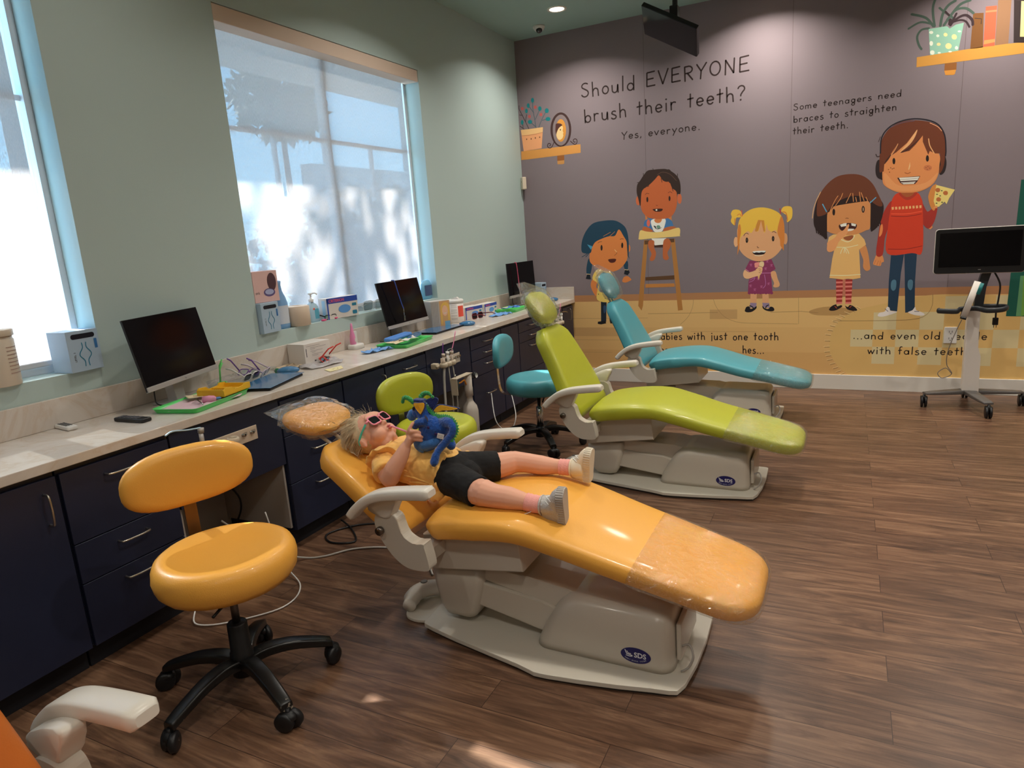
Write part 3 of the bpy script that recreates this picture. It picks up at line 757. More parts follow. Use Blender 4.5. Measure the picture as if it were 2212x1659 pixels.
  (0,0,(176,92,136),[2232,952,2247,958,2260,954,2251,944,2257,931,2244,936,2235,930,2241,944]),
  (0,0,(176,92,136),[2410,1131,2424,1136,2437,1133,2428,1123,2434,1111,2421,1116,2413,1110,2419,1123]),
  (0,0,(176,92,136),[2297,1015,2311,1020,2324,1017,2316,1007,2322,994,2309,999,2300,993,2306,1007]),
  (0,1,(70,46,30),[2337,1172,2335,1163,2329,1157,2320,1153,2311,1154,2302,1158,2296,1165,2294,1173,2296,1182,2301,1188,2310,1192,2320,1191,2328,1187,2334,1180]),
  (0,1,(244,150,140),[2281,1151,2324,1157,2321,1116,2285,1110,2280,1129]),
  (0,1,(246,206,160),[2324,1157,2356,1159,2359,1126,2339,1104,2321,1116]),
  (0,0,(236,190,120),[2290,1098,2343,1108,2317,995]),
  (0,1,(240,186,140),[2196,1093,2231,1070,2289,1087,2314,1116,2346,1107,2343,1066,2325,1040,2282,1027,2224,1011,2191,1022,2180,1057]),
  (3.5,1,(120,66,50),[2314,1097,2336,1093]),
  (3.5,1,(120,66,50),[2318,1082,2339,1075]),
  (3.5,1,(120,66,50),[2316,1066,2334,1059]),
  (3.5,1,(120,66,50),[2310,1124,2346,1111]),
  (0,1,(236,180,134),[2134,1348,2133,1329,2127,1313,2120,1305,2111,1305,2104,1314,2098,1330,2096,1350,2098,1370,2103,1385,2111,1393,2119,1393,2127,1384,2132,1368]),
  (0,1,(216,158,112),[2553,1352,2552,1331,2547,1314,2540,1305,2532,1305,2525,1315,2520,1333,2517,1354,2519,1376,2523,1393,2530,1402,2538,1401,2546,1391,2551,1374]),
  (0,1,(226,168,122),[2133,1481,2134,1332,2156,1263,2208,1207,2281,1170,2352,1167,2423,1186,2485,1239,2519,1311,2520,1456,2417,1535,2241,1548]),
  (0,0,(216,132,60),[2127,1226,2145,1286,2147,1376,2166,1405,2133,1436,2128,1377,2132,1309]),
  (0,0,(216,132,60),[2475,1415,2490,1356,2495,1297,2524,1248,2524,1412]),
  (0,1,(236,190,74),[2128,1377,2133,1496,2154,1561,2204,1609,2261,1634,2332,1639,2402,1623,2465,1590,2500,1551,2521,1492,2527,1412,2526,1318,2502,1297,2490,1349,2461,1423,2444,1432,2419,1422,2391,1442,2376,1487,2367,1426,2356,1423,2341,1482,2330,1523,2310,1440,2295,1430,2285,1442,2277,1464,2256,1429,2242,1422,2220,1438,2195,1425,2166,1397,2152,1376,2147,1338,2131,1317]),
  (0,1,(216,132,60),[2500,1551,2521,1492,2527,1412,2526,1318,2502,1297,2490,1349,2468,1416,2481,1502]),
  (0,1,(216,132,60),[2128,1377,2133,1481,2151,1502,2159,1435,2147,1368,2141,1316,2131,1317]),
  (0,0,(208,138,60),[2278,1435,2288,1486,2305,1532,2355,1525,2366,1429,2352,1427,2330,1523,2306,1437,2293,1430]),
  (0,1,(236,190,74),[2070,1604,2088,1634,2125,1636,2154,1620,2172,1575,2147,1565,2118,1564,2111,1527,2100,1498,2070,1534,2077,1574]),
  (0,1,(236,190,74),[2496,1595,2513,1628,2554,1633,2585,1613,2586,1534,2556,1497,2543,1505,2545,1548,2521,1571]),
  (8,1,(216,132,60),[2125,1585,2147,1595,2161,1572]),
  (9,1,(216,132,60),[2507,1587,2534,1577,2549,1526,2546,1505]),
  (9,1,(216,132,60),[2105,1557,2105,1502]),
  (7,1,(214,90,70),[2161,1627,2170,1575]),
  (10,1,(180,70,70),[2485,1617,2493,1573]),
  (0,1,(30,22,20),[2222,1358,2220,1346,2216,1338,2211,1335,2205,1338,2201,1347,2200,1359,2201,1371,2205,1380,2210,1383,2216,1379,2220,1370]),
  (0,1,(30,22,20),[2444,1359,2443,1347,2439,1339,2434,1336,2429,1339,2425,1348,2423,1360,2424,1372,2428,1380,2433,1383,2439,1379,2443,1371]),
  (0,1,(150,120,100),[2213,1361,2212,1353,2211,1351,2209,1354,2209,1361,2209,1368,2211,1371,2212,1368]),
  (0,1,(150,120,100),[2436,1361,2435,1353,2434,1350,2432,1354,2432,1361,2432,1368,2433,1371,2435,1368]),
  (5,1,(52,34,30),[2183,1398,2193,1416,2209,1421,2224,1412]),
  (5,1,(52,34,30),[2425,1417,2440,1421,2459,1409]),
  (6,1,(130,80,56),[2299,1299,2307,1286,2314,1288]),
  (0,1,(40,26,28),[2265,1253,2365,1256,2362,1230,2323,1223,2280,1227]),
  (0,1,(244,240,232),[2267,1256,2365,1257,2363,1243,2337,1246,2316,1243,2294,1247,2273,1243]),
  (7,1,(248,220,190),[2280,1221,2316,1214,2352,1219]),
 ],
 'painted_girl_in_striped_socks': [
  (0,0,(160,50,46),[2954,983,3010,981,3008,769,2963,770]),
  (0,0,(226,128,118),[2955,963,3009,963,3010,948,2955,947]),
  (0,0,(226,128,118),[2956,927,3009,928,3009,912,2956,911]),
  (0,0,(226,128,118),[2957,891,3009,892,3009,876,2958,875]),
  (0,0,(226,128,118),[2958,855,3008,856,3009,841,2959,840]),
  (0,0,(226,128,118),[2960,819,3008,821,3009,805,2960,804]),
  (0,0,(226,128,118),[2961,783,3008,785,3008,769,2961,767]),
  (0,0,(160,50,46),[3026,980,3082,979,3080,768,3036,769]),
  (0,0,(226,128,118),[3027,960,3081,961,3081,946,3028,945]),
  (0,0,(226,128,118),[3028,925,3081,926,3081,910,3029,909]),
  (0,0,(226,128,118),[3030,889,3081,890,3081,875,3030,874]),
  (0,0,(226,128,118),[3031,854,3080,855,3081,839,3032,838]),
  (0,0,(226,128,118),[3032,818,3080,819,3081,804,3033,802]),
  (0,0,(226,128,118),[3034,782,3080,783,3081,768,3034,766]),
  (0,0,(196,120,96),[3006,981,3028,980,3029,847,3012,836]),
  (0,1,(34,24,24),[2907,720,2926,748,2961,764,2970,747,3002,756,3008,741,2963,713,2923,708]),
  (0,1,(34,24,24),[3033,752,3053,740,3073,757,3108,739,3129,711,3105,705,3054,718]),
  (5,0,(200,90,70),[2952,747,2968,730]),
  (5,0,(200,90,70),[3069,734,3083,748]),
  (0,1,(214,144,88),[3120,1260,3165,1268,3193,1192,3208,1105,3213,1061,3184,1046,3159,1080,3158,1139,3134,1205]),
  (0,0,(234,186,116),[2921,1368,3118,1362,3159,1311,3173,1268,3123,1229,3143,988,3114,983,3084,979,3044,985,3004,979,2954,988,2901,995,2918,1161,2935,1259,2904,1271,2873,1284,2886,1348]),
  (7,1,(250,226,180),[2904,1020,3023,1014,3142,1018]),
  (6,1,(250,226,180),[2950,1258,3034,1253,3112,1269]),
  (6,1,(250,226,180),[2981,1202,2993,1239,3010,1249,3008,1206]),
  (6,1,(250,226,180),[3046,1199,3030,1234,3013,1246,3028,1202]),
  (0,1,(160,90,54),[3006,1341,3070,1351,3066,1316,3032,1310,3002,1326]),
  (7,1,(252,228,186),[2982,1321,3032,1299,3071,1322,3084,1353]),
  (0,1,(214,144,88),[2859,1737,2860,1437,2880,1392,2961,1364,3079,1356,3165,1385,3200,1425,3191,1677,3063,1781]),
  (0,1,(66,30,26),[2963,1446,3027,1456,3093,1443,3089,1406,3049,1390,2999,1390,2969,1408]),
  (0,0,(240,234,224),[2968,1446,2997,1455,3019,1457,3018,1432,2978,1427]),
  (0,0,(240,234,224),[3054,1454,3091,1443,3088,1424,3057,1433]),
  (0,1,(240,234,224),[3009,1390,3023,1407,3077,1404,3058,1390]),
  (0,1,(232,160,104),[2874,1278,2878,1305,2932,1340,2955,1377,2999,1401,3022,1437,3032,1447,3039,1436,3029,1394,3031,1378,2992,1332,2963,1301,2935,1237,2898,1219,2875,1234]),
  (0,1,(44,28,28),[2761,1476,2768,1595,2800,1699,2916,1795,3168,1772,3258,1640,3290,1576,3283,1483,3259,1421,3223,1382,3201,1394,3192,1604,3174,1626,2923,1604,2869,1566,2869,1344,2836,1357,2788,1409]),
  (0,1,(110,60,38),[2784,1550,2791,1679,2848,1780,2934,1846,3040,1856,3127,1832,3196,1769,3242,1683,3282,1587,3252,1579,3188,1625,3155,1638,3096,1674,2999,1662,2942,1624,2884,1575,2860,1545,2805,1527]),
  (0,1,(44,28,28),[2860,1545,2893,1596,2951,1644,3067,1677,3174,1637,3189,1604,3174,1626,3141,1629,3117,1623,3088,1628,3059,1620,3030,1633,3001,1619,2962,1617,2923,1610,2886,1564,2870,1555]),
  (6,1,(214,144,88),[2886,1564,2921,1647,2945,1687]),
  (6,1,(214,144,88),[2928,1609,2965,1664,2980,1705]),
  (6,1,(214,144,88),[3009,1624,3042,1700]),
  (6,1,(214,144,88),[3064,1630,3056,1699]),
  (6,1,(214,144,88),[3088,1628,3079,1665]),
  (6,1,(214,144,88),[3117,1626,3106,1705]),
  (6,1,(214,144,88),[3144,1629,3119,1699]),
  (6,1,(214,144,88),[3174,1621,3156,1659]),
  (9,1,(44,28,28),[2777,1442,2789,1387]),
  (9,1,(44,28,28),[2792,1435,2803,1379]),
  (9,1,(44,28,28),[2806,1427,2816,1370]),
  (9,1,(44,28,28),[2821,1420,2829,1362]),
  (9,1,(44,28,28),[2835,1413,2843,1353]),
  (9,1,(44,28,28),[2849,1405,2856,1345]),
  (9,1,(44,28,28),[2864,1398,2870,1336]),
  (8,1,(44,28,28),[3212,1414,3223,1387]),
  (8,1,(44,28,28),[3227,1421,3235,1397]),
  (8,1,(44,28,28),[3242,1429,3248,1406]),
  (8,1,(44,28,28),[3256,1436,3261,1416]),
  (8,1,(44,28,28),[3271,1444,3274,1426]),
  (7,1,(222,176,130),[2750,1515,2758,1595,2781,1669,2809,1731]),
  (9,0,(90,170,210),[2827,1628,2861,1561]),
  (9,0,(90,170,210),[3189,1610,3230,1650]),
  (0,1,(40,26,24),[2927,1554,2926,1540,2923,1530,2917,1527,2912,1531,2908,1541,2906,1555,2907,1569,2910,1579,2916,1582,2921,1578,2926,1568]),
  (0,1,(40,26,24),[3151,1560,3150,1546,3146,1536,3141,1533,3135,1537,3130,1548,3128,1562,3129,1576,3133,1586,3138,1589,3144,1585,3149,1575]),
  (0,1,(236,200,160),[3143,1561,3142,1549,3140,1544,3138,1549,3137,1561,3137,1573,3139,1578,3141,1573]),
  (5,1,(120,70,46),[3009,1496,3020,1498,3031,1494]),
 ],
 'painted_teenager_with_pizza': [
  (0,0,(34,60,84),[3363,1183,3458,1179,3443,1021,3431,697,3361,708,3357,948]),
  (0,0,(34,60,84),[3460,1179,3550,1185,3549,942,3560,695,3491,685,3475,945]),
  (0,1,(84,126,150),[3376,948,3394,966,3412,952,3412,893,3394,872,3376,894]),
  (0,1,(84,126,150),[3498,949,3516,963,3533,948,3533,895,3519,874,3499,901]),
  (0,1,(234,226,222),[3287,665,3302,687,3340,698,3353,736,3372,730,3383,703,3426,697,3422,686,3342,656,3299,654]),
  (0,1,(234,226,222),[3512,687,3543,706,3561,733,3571,706,3609,689,3633,671,3620,660,3569,663]),
  (5,0,(90,80,110),[3339,720,3364,697]),
  (5,0,(90,80,110),[3558,695,3591,695]),
  (0,0,(226,146,88),[3620,1372,3641,1401,3649,1380,3634,1364]),
  (0,1,(226,146,88),[3256,1178,3294,1181,3313,1122,3297,1112,3289,1085,3250,1092,3233,1104,3243,1146]),
  (3,1,(180,100,60),[3253,1135,3240,1101]),
  (3,1,(180,100,60),[3272,1129,3262,1092]),
  (3,1,(180,100,60),[3287,1128,3282,1089]),
  (0,1,(172,52,40),[3344,1613,3382,1589,3335,1406,3311,1313,3301,1178,3253,1180,3262,1348,3276,1462,3300,1544]),
  (0,1,(168,52,42),[3544,1617,3594,1522,3613,1510,3655,1547,3673,1531,3657,1426,3620,1372,3573,1421,3551,1494]),
  (0,1,(212,64,38),[3396,1675,3514,1670,3557,1615,3571,1533,3587,1193,3513,1181,3334,1187,3330,1406,3342,1551,3352,1632]),
  (0,1,(176,60,42),[3400,1674,3519,1669,3503,1630,3458,1611,3416,1637]),
  (0,1,(170,90,50),[3414,1673,3501,1669,3484,1640,3453,1634,3424,1652]),
  (6,1,(150,40,32),[3339,1222,3465,1215,3583,1235]),
  (8,1,(236,90,60),[3349,1509,3460,1501,3566,1514]),
  (5,1,(140,40,32),[3348,1490,3461,1480,3564,1493]),
  (0,0,(244,180,120),[3348,1563,3363,1564,3366,1543,3351,1540]),
  (0,0,(244,180,120),[3373,1563,3388,1563,3391,1543,3376,1540]),
  (0,0,(244,180,120),[3398,1562,3412,1563,3415,1542,3401,1539]),
  (0,0,(244,180,120),[3423,1562,3437,1563,3440,1542,3426,1539]),
  (0,0,(244,180,120),[3447,1562,3462,1563,3465,1542,3450,1539]),
  (0,0,(244,180,120),[3472,1561,3486,1562,3489,1542,3475,1539]),
  (0,0,(244,180,120),[3496,1561,3511,1562,3514,1541,3500,1539]),
  (0,0,(244,180,120),[3521,1561,3535,1562,3538,1541,3524,1538]),
  (0,0,(244,180,120),[3545,1561,3560,1562,3562,1541,3548,1538]),
  (0,1,(234,140,80),[3274,1410,3287,1430,3293,1388,3286,1346,3268,1331]),
  (0,1,(216,140,70),[3624,1700,3645,1716,3654,1707,3659,1547,3648,1512,3624,1545,3607,1601,3605,1642]),
  (0,0,(246,214,128),[3654,1712,3783,1664,3748,1600,3733,1556,3719,1577,3682,1540,3659,1542,3643,1588]),
  (0,1,(190,110,60),[3683,1670,3682,1662,3676,1656,3668,1654,3659,1657,3653,1664,3650,1673,3652,1681,3657,1687,3666,1688,3674,1685,3681,1679]),
  (0,1,(190,110,60),[3737,1642,3736,1634,3730,1628,3722,1627,3713,1630,3707,1637,3704,1645,3706,1654,3712,1659,3720,1661,3728,1658,3735,1651]),
  (0,1,(190,110,60),[3693,1596,3691,1588,3686,1582,3677,1581,3669,1584,3662,1590,3660,1599,3661,1607,3667,1613,3675,1615,3684,1612,3690,1605]),
  (0,1,(70,90,60),[3700,1663,3699,1661,3694,1660,3690,1662,3688,1664,3690,1667,3694,1668,3698,1666]),
  (0,1,(70,90,60),[3670,1638,3668,1636,3664,1635,3659,1636,3657,1639,3659,1642,3663,1643,3668,1641]),
  (0,1,(70,90,60),[3708,1573,3706,1570,3702,1570,3697,1571,3695,1574,3697,1577,3701,1578,3706,1576]),
  (0,1,(70,90,60),[3691,1624,3690,1622,3685,1621,3681,1622,3679,1625,3681,1628,3685,1629,3689,1627]),
  (0,1,(70,90,60),[3670,1568,3669,1565,3664,1565,3660,1566,3658,1569,3659,1572,3664,1573,3668,1571]),
  (0,0,(226,150,92),[3638,1528,3673,1531,3668,1551,3651,1543]),
  (0,1,(44,32,34),[3219,1849,3218,1910,3235,1949,3283,1924,3289,1791,3256,1794,3232,1812]),
  (0,1,(44,32,34),[3660,1904,3692,1939,3710,1899,3713,1849,3701,1802,3671,1795]),
  (0,1,(110,56,34),[3249,1846,3244,2048,3272,2145,3333,2206,3421,2229,3528,2215,3617,2180,3673,2115,3696,2016,3697,1861,3666,1805,3646,1983,3287,2023]),
  (0,1,(226,146,88),[3273,1925,3272,1783,3301,1729,3377,1683,3451,1669,3541,1672,3619,1710,3659,1776,3666,1864,3657,1953,3551,2121,3443,2153,3324,2019]),
  (0,1,(232,158,100),[3286,1842,3301,1739,3386,1691,3540,1682,3626,1730,3657,1806,3573,1735,3393,1731]),
  (0,0,(112,58,36),[3249,1846,3245,2028,3273,2135,3333,2201,3422,2224,3528,2215,3617,2175,3673,2106,3697,1997,3694,1881,3676,1843,3664,1952,3630,1956,3594,1979,3585,1951,3542,2054,3539,2103,3494,2040,3452,1995,3389,1987,3449,2055,3497,2152,3431,2057,3361,1995,3322,1970,3367,2059,3325,1989,3292,1923,3279,1909,3277,1853]),
  (5,1,(250,176,120),[3326,1974,3351,2016,3369,2059]),
  (0,1,(250,176,120),[3384,1991,3439,2061,3497,2152,3486,2099,3449,2040]),
  (7,1,(250,176,120),[3580,2074,3592,2019,3626,1956]),
  (0,1,(70,40,34),[3389,1987,3434,1997,3485,2041,3535,2098,3493,2059,3442,2016]),
  (0,1,(70,40,34),[3279,1909,3309,1946,3326,1984,3291,1943]),
  (10,1,(36,30,40),[3247,1998,3250,2118,3297,2191,3377,2230,3474,2237,3572,2213,3644,2167,3688,2085,3703,1977,3703,1928]),
  (4,1,(90,86,110),[3307,2190,3386,2217,3475,2222]),
  (5,1,(250,170,130),[3582,2192,3636,2158,3666,2121]),
  (7,1,(50,34,30),[3214,1996,3225,1975,3243,1978]),
  (5,1,(60,44,44),[3229,2090,3241,2129]),
  (0,1,(38,26,24),[3357,1926,3356,1913,3353,1905,3348,1902,3343,1906,3339,1915,3337,1928,3337,1940,3341,1949,3345,1952,3351,1948,3355,1939]),
  (0,1,(38,26,24),[3591,1922,3591,1910,3587,1901,3582,1898,3577,1902,3572,1912,3570,1924,3571,1936,3574,1945,3579,1948,3585,1944,3589,1934]),
  (0,0,(252,196,140),[3452,1851,3461,1910,3465,1875,3458,1848]),
  (7,1,(176,96,56),[3429,1828,3450,1820,3468,1827]),
  (0,1,(150,84,50),[3316,1865,3314,1861,3309,1862,3307,1866,3309,1869,3313,1868]),
  (0,1,(150,84,50),[3331,1876,3329,1873,3324,1873,3322,1877,3324,1881,3328,1880]),
  (0,1,(150,84,50),[3354,1870,3352,1867,3347,1867,3345,1871,3347,1874,3352,1874]),
  (0,1,(150,84,50),[3324,1844,3322,1840,3317,1841,3315,1845,3317,1848,3322,1847]),
  (0,1,(150,84,50),[3343,1867,3341,1864,3336,1864,3334,1868,3336,1871,3341,1871]),
  (0,1,(206,122,76),[3616,1848,3614,1838,3606,1831,3595,1828,3583,1830,3571,1835,3563,1843,3559,1853,3561,1862,3569,1869,3580,1872,3593,1871,3604,1866,3613,1857]),
  (0,1,(150,84,50),[3579,1853,3577,1850,3573,1850,3572,1854,3573,1857,3577,1857]),
  (0,1,(150,84,50),[3591,1860,3590,1857,3586,1857,3584,1861,3586,1864,3589,1863]),
  (0,1,(150,84,50),[3605,1846,3604,1842,3600,1843,3598,1846,3600,1850,3603,1849]),
  (0,1,(150,84,50),[3588,1837,3587,1834,3583,1835,3581,1838,3583,1841,3586,1841]),
  (0,0,(70,34,30),[3377,1793,3458,1793,3539,1792,3523,1754,3506,1733,3420,1736,3401,1750]),
  (0,0,(240,232,220),[3390,1792,3534,1788,3522,1761,3402,1765]),
  (0,0,(240,232,220),[3403,1754,3510,1752,3497,1736,3425,1738]),
  (3,1,(120,110,110),[3396,1778,3463,1775,3528,1777]),
  (3,1,(120,110,110),[3409,1748,3505,1745]),
 ],
}
MTEXT = [('Should EVERYONE', 676, 2223, 2790, 129), ('brush their teeth?', 698, 2194, 2561, 127), ('Yes, everyone.', 1066, 1801, 2362, 69), ('Some teenagers need', 2577, 3375, 2420, 53), ('braces to straighten', 2579, 3348, 2320, 56), ('their teeth.', 2577, 3004, 2226, 57), ('babies with just one tooth', 1359, 2497, 440, 74), ('ne', 1402, 1481, 302, 77), ('hes...', 2181, 2374, 314, 73), ('...and even old people', 3106, 4081, 458, 65), ('with false teeth', 3224, 3950, 327, 66)]
# ------------------------------------------------------------------ handwritten stroke letters (baseline 0, x-height .55, capitals 1)
def _A(cx, cy, rx, ry, a0, a1, n=9):
    return [(cx + rx * math.cos(math.radians(a0 + (a1 - a0) * k / n)), cy + ry * math.sin(math.radians(a0 + (a1 - a0) * k / n))) for k in range(n + 1)]
GL = {
 'a': (.55, [_A(.25, .27, .2, .25, 20, 380, 14), [(.46, .52), (.46, .02)]]),
 'b': (.55, [[(.06, .95), (.08, 0)], _A(.28, .25, .2, .24, 170, -170, 14)]),
 'c': (.48, [_A(.26, .27, .2, .26, 45, 320, 10)]),
 'd': (.56, [_A(.26, .25, .2, .24, 10, 350, 14), [(.48, .98), (.47, 0)]]),
 'e': (.52, [[(.07, .27), (.45, .3)] + _A(.26, .28, .2, .26, 20, 320, 11)]),
 'f': (.42, [_A(.3, .82, .14, .16, 60, 180, 5) + [(.16, 0)], [(.02, .5), (.34, .54)]]),
 'g': (.55, [_A(.25, .3, .19, .23, 20, 380, 14), [(.45, .52), (.44, -.05)], _A(.27, -.2, .17, .17, 60, 420, 12)]),
 'h': (.55, [[(.06, 1.0), (.08, 0)], [(.08, .35)] + _A(.27, .34, .17, .2, 150, 20, 6) + [(.46, 0)]]),
 'i': (.22, [[(.1, .55), (.1, 0)], [(.1, .82), (.105, .8)]]),
 'j': (.28, [[(.16, .55), (.16, -.12), (.14, -.18)], [(.15, .82), (.155, .8)]]),
 'l': (.22, [[(.12, 1.0), (.1, 0)]]),
 'm': (.8, [[(.06, .52), (.07, 0)], [(.07, .38)] + _A(.22, .38, .14, .15, 150, 10, 5) + [(.37, .02)], [(.37, .38)] + _A(.54, .38, .15, .15, 150, 10, 5) + [(.7, 0)]]),
 'n': (.54, [[(.06, .54), (.07, 0)], [(.07, .36)] + _A(.25, .36, .17, .17, 150, 10, 6) + [(.44, 0)]]),
 'o': (.52, [_A(.26, .27, .2, .26, 80, 440, 15)]),
 'p': (.55, [[(.07, .54), (.06, -.34)], _A(.28, .28, .2, .24, 170, -170, 14)]),
 'r': (.44, [[(.07, .54), (.08, 0)], [(.08, .34)] + _A(.26, .36, .17, .16, 150, 50, 5)]),
 's': (.46, [_A(.24, .41, .15, .13, 40, 200, 7) + _A(.22, .13, .17, .14, 70, -160, 9)]),
 't': (.42, [[(.2, .9), (.19, .02)], [(.02, .56), (.38, .6)]]),
 'u': (.54, [[(.06, .54)] + _A(.24, .2, .17, .18, 190, 340, 7) + [(.44, .5)], [(.44, .54), (.46, 0)]]),
 'v': (.5, [[(.03, .54), (.22, .02), (.45, .55)]]),
 'w': (.7, [[(.03, .54), (.18, .02), (.33, .46), (.48, .02), (.66, .56)]]),
 'y': (.52, [[(.04, .54), (.24, .08)], [(.47, .55), (.24, .05), (.1, -.32)]]),
 'S': (.62, [_A(.31, .74, .23, .2, 40, 210, 8) + _A(.28, .24, .24, .24, 60, -160, 9)]),
 'E': (.66, [[(.58, .98), (.1, .94), (.08, .04), (.6, .06)], [(.09, .5), (.5, .53)]]),
 'V': (.66, [[(.03, .96), (.3, .04), (.64, 1.0)]]),
 'R': (.64, [[(.1, 0), (.08, .94)], [(.08, .93)] + _A(.3, .73, .24, .22, 80, -90, 7) + [(.12, .5)], [(.25, .5), (.56, .04)]]),
 'Y': (.64, [[(.04, .96), (.3, .5)], [(.62, 1.0), (.3, .5), (.26, 0)]]),
 'O': (.74, [_A(.36, .5, .3, .44, 80, 440, 18)]),
 'N': (.7, [[(.08, 0), (.1, .92), (.56, .06), (.6, .98)]]),
 '?': (.56, [_A(.26, .76, .2, .2, 170, -60, 8) + [(.24, .4), (.23, .3)], [(.22, .06), (.235, .05)]]),
 ',': (.2, [[(.1, .06), (.05, -.14)]]), '.': (.24, [[(.1, .04), (.115, .04)]]), ' ': (.42, []), '-': (.4, [[(.05, .3), (.35, .3)]]),
}
def _split(p):
    out = [[p[0]]]
    for i in range(1, len(p)):
        out[-1].append(p[i])
        if i < len(p) - 1:
            a = Vector(p[i]) - Vector(p[i - 1]); b = Vector(p[i + 1]) - Vector(p[i])
            if a.length > 0 and b.length > 0 and a.angle(b) > 0.7: out.append([p[i]])
    return out
def stroke_text(mb, s, x0, x1, z, h, fn, w=0.1):
    gap = 0.13
    tot = sum(GL[c][0] + gap for c in s) - gap
    k = (x1 - x0) / tot; x = x0; rr = random.Random(len(s))
    for c in s:
        adv, st = GL[c]; dz = rr.uniform(-.03, .03) * h
        for p in [u_ for s_ in st for u_ in _split(s_)]: mb.ribbon([(x + q[0] * k, z + dz + q[1] * h) for q in p], w * h * (1.5 if len(p) == 2 and abs(p[0][0] - p[1][0]) < .02 and abs(p[0][1] - p[1][1]) < .03 else 1), fn)
        x += (adv + gap) * k

mural = thing('wall_mural', 'painted wall mural of children on a dusky purple and tan ground with handwritten lines', 'mural', (0, 0, 0))
NAMES = {'painted_floor': 'tan painted floor band', 'painted_rug': 'checkered cream and tan painted rug', 'painted_door': 'dark green painted door', 'wallpaper_seam': None}
_lay = [0]
BASE = {'painted_floor': 0, 'painted_rug': 24, 'painted_door': 96, 'wallpaper_seam': 50}
def mural_part(name, shapes):
    m = MB(); mats = []; idx = {}
    _lay[0] = BASE.get(name, 52)
    for (w, sm, c, fl) in shapes:
        _lay[0] += 1; y = -0.0003 - _lay[0] * 0.0000055
        c = tuple(min(255, int(v * 1.08)) for v in c)
        if c not in idx: idx[c] = len(mats); mats.append(mat('paint_%02x%02x%02x' % c, c, 0.8))
        m.mi = idx[c]
        pts = [(fl[i] / 1000, fl[i + 1] / 1000) for i in range(0, len(fl), 2)]
        fn = lambda a, b, y=y: (a, y, b)
        if w:
            if sm and len(pts) > 2: pts = [(p.x, p.y) for p in crom(pts, 5)]
            m.ribbon(pts, w / 1000 * 0.9, fn)
        else:
            if sm: pts = [(p.x, p.y) for p in crom(pts, 5, True)]
            m.flat(pts, fn)
    for f in m.bm.faces:
        f.normal_update()
        if f.normal.y > 0: f.normal_flip()
    return m.build(name, mats, mural, recalc=False)
for k_, v_ in MURAL.items():
    if k_ == 'wallpaper_seam':
        for q_ in v_: mural_part(k_, [q_])
        continue
    o = mural_part(k_.replace('.r', ''), v_)
    if NAMES.get(k_): o['label'] = NAMES[k_]
_lay[0] = 53; y_ = -0.0003 - _lay[0] * 0.0000055
def lettering(lines):
    m = MB()
    for (s_, a_, b_, z_, h_) in lines:
        stroke_text(m, s_, a_ / 1000, b_ / 1000, z_ / 1000, h_ / 1000, lambda a, b: (a, y_, b), 0.1 if h_ > 100 else 0.125)
    for f in m.bm.faces:
        f.normal_update()
        if f.normal.y > 0: f.normal_flip()
    m.build('painted_lettering', mat('paint_lettering', (46, 30, 28), 0.8), mural, recalc=False)
for a_ in range(len(MTEXT)): lettering(MTEXT[a_:a_ + 1])
# ================================================================== CABINETS, COUNTER
M_navy = mat('navy_laminate', (34, 40, 64), 0.42, var=0.08, vscale=5)
M_dark = mat('dark_toe_kick', (20, 21, 28), 0.7)
M_melam = mat('white_melamine', (178, 172, 166), 0.6)
M_nick = mat('brushed_nickel', (196, 190, 180), 0.28, metal=1.0)
def quartz():
    m = mat('cream_quartz', (216, 203, 190), 0.22)
    nt = m.node_tree; b = nt.nodes['Principled BSDF']; N = nt.nodes.new; L = nt.links.new
    tc = N('ShaderNodeTexCoord'); n = N('ShaderNodeTexNoise'); n.inputs['Scale'].default_value = 2.2; n.inputs['Detail'].default_value = 9; n.inputs['Distortion'].default_value = 2.0; n.inputs['Roughness'].default_value = 0.6
    L(tc.outputs['Object'], n.inputs['Vector']); r = N('ShaderNodeValToRGB'); e = r.color_ramp.elements
    e[0].position = 0.30; e[0].color = lin((202, 191, 180)); e[1].position = 0.62; e[1].color = lin((218, 210, 202)); x = e.new(0.46); x.color = lin((211, 201, 191)); x = e.new(0.5); x.color = lin((208, 194, 180)); x = e.new(0.535); x.color = lin((213, 203, 193))
    L(n.outputs['Fac'], r.inputs['Fac']); L(r.outputs['Color'], b.inputs['Base Color']); return m
M_quartz = quartz()
FX = 0.50; CX = 0.518
def handle(mb, p, q, r=0.0045, d=0.03):
    """bow handle standing off the front by d (front faces +X)"""
    P, Q = Vector(p), Vector(q); t = (Q - P); o = Vector((d, 0, 0)); k = t.normalized() * 0.012
    mb.tube(crom([P, P + o * 0.7, P + o + k, (P + Q) / 2 + o * 1.12, Q + o - k, Q + o * 0.7, Q], 4), r, 8)
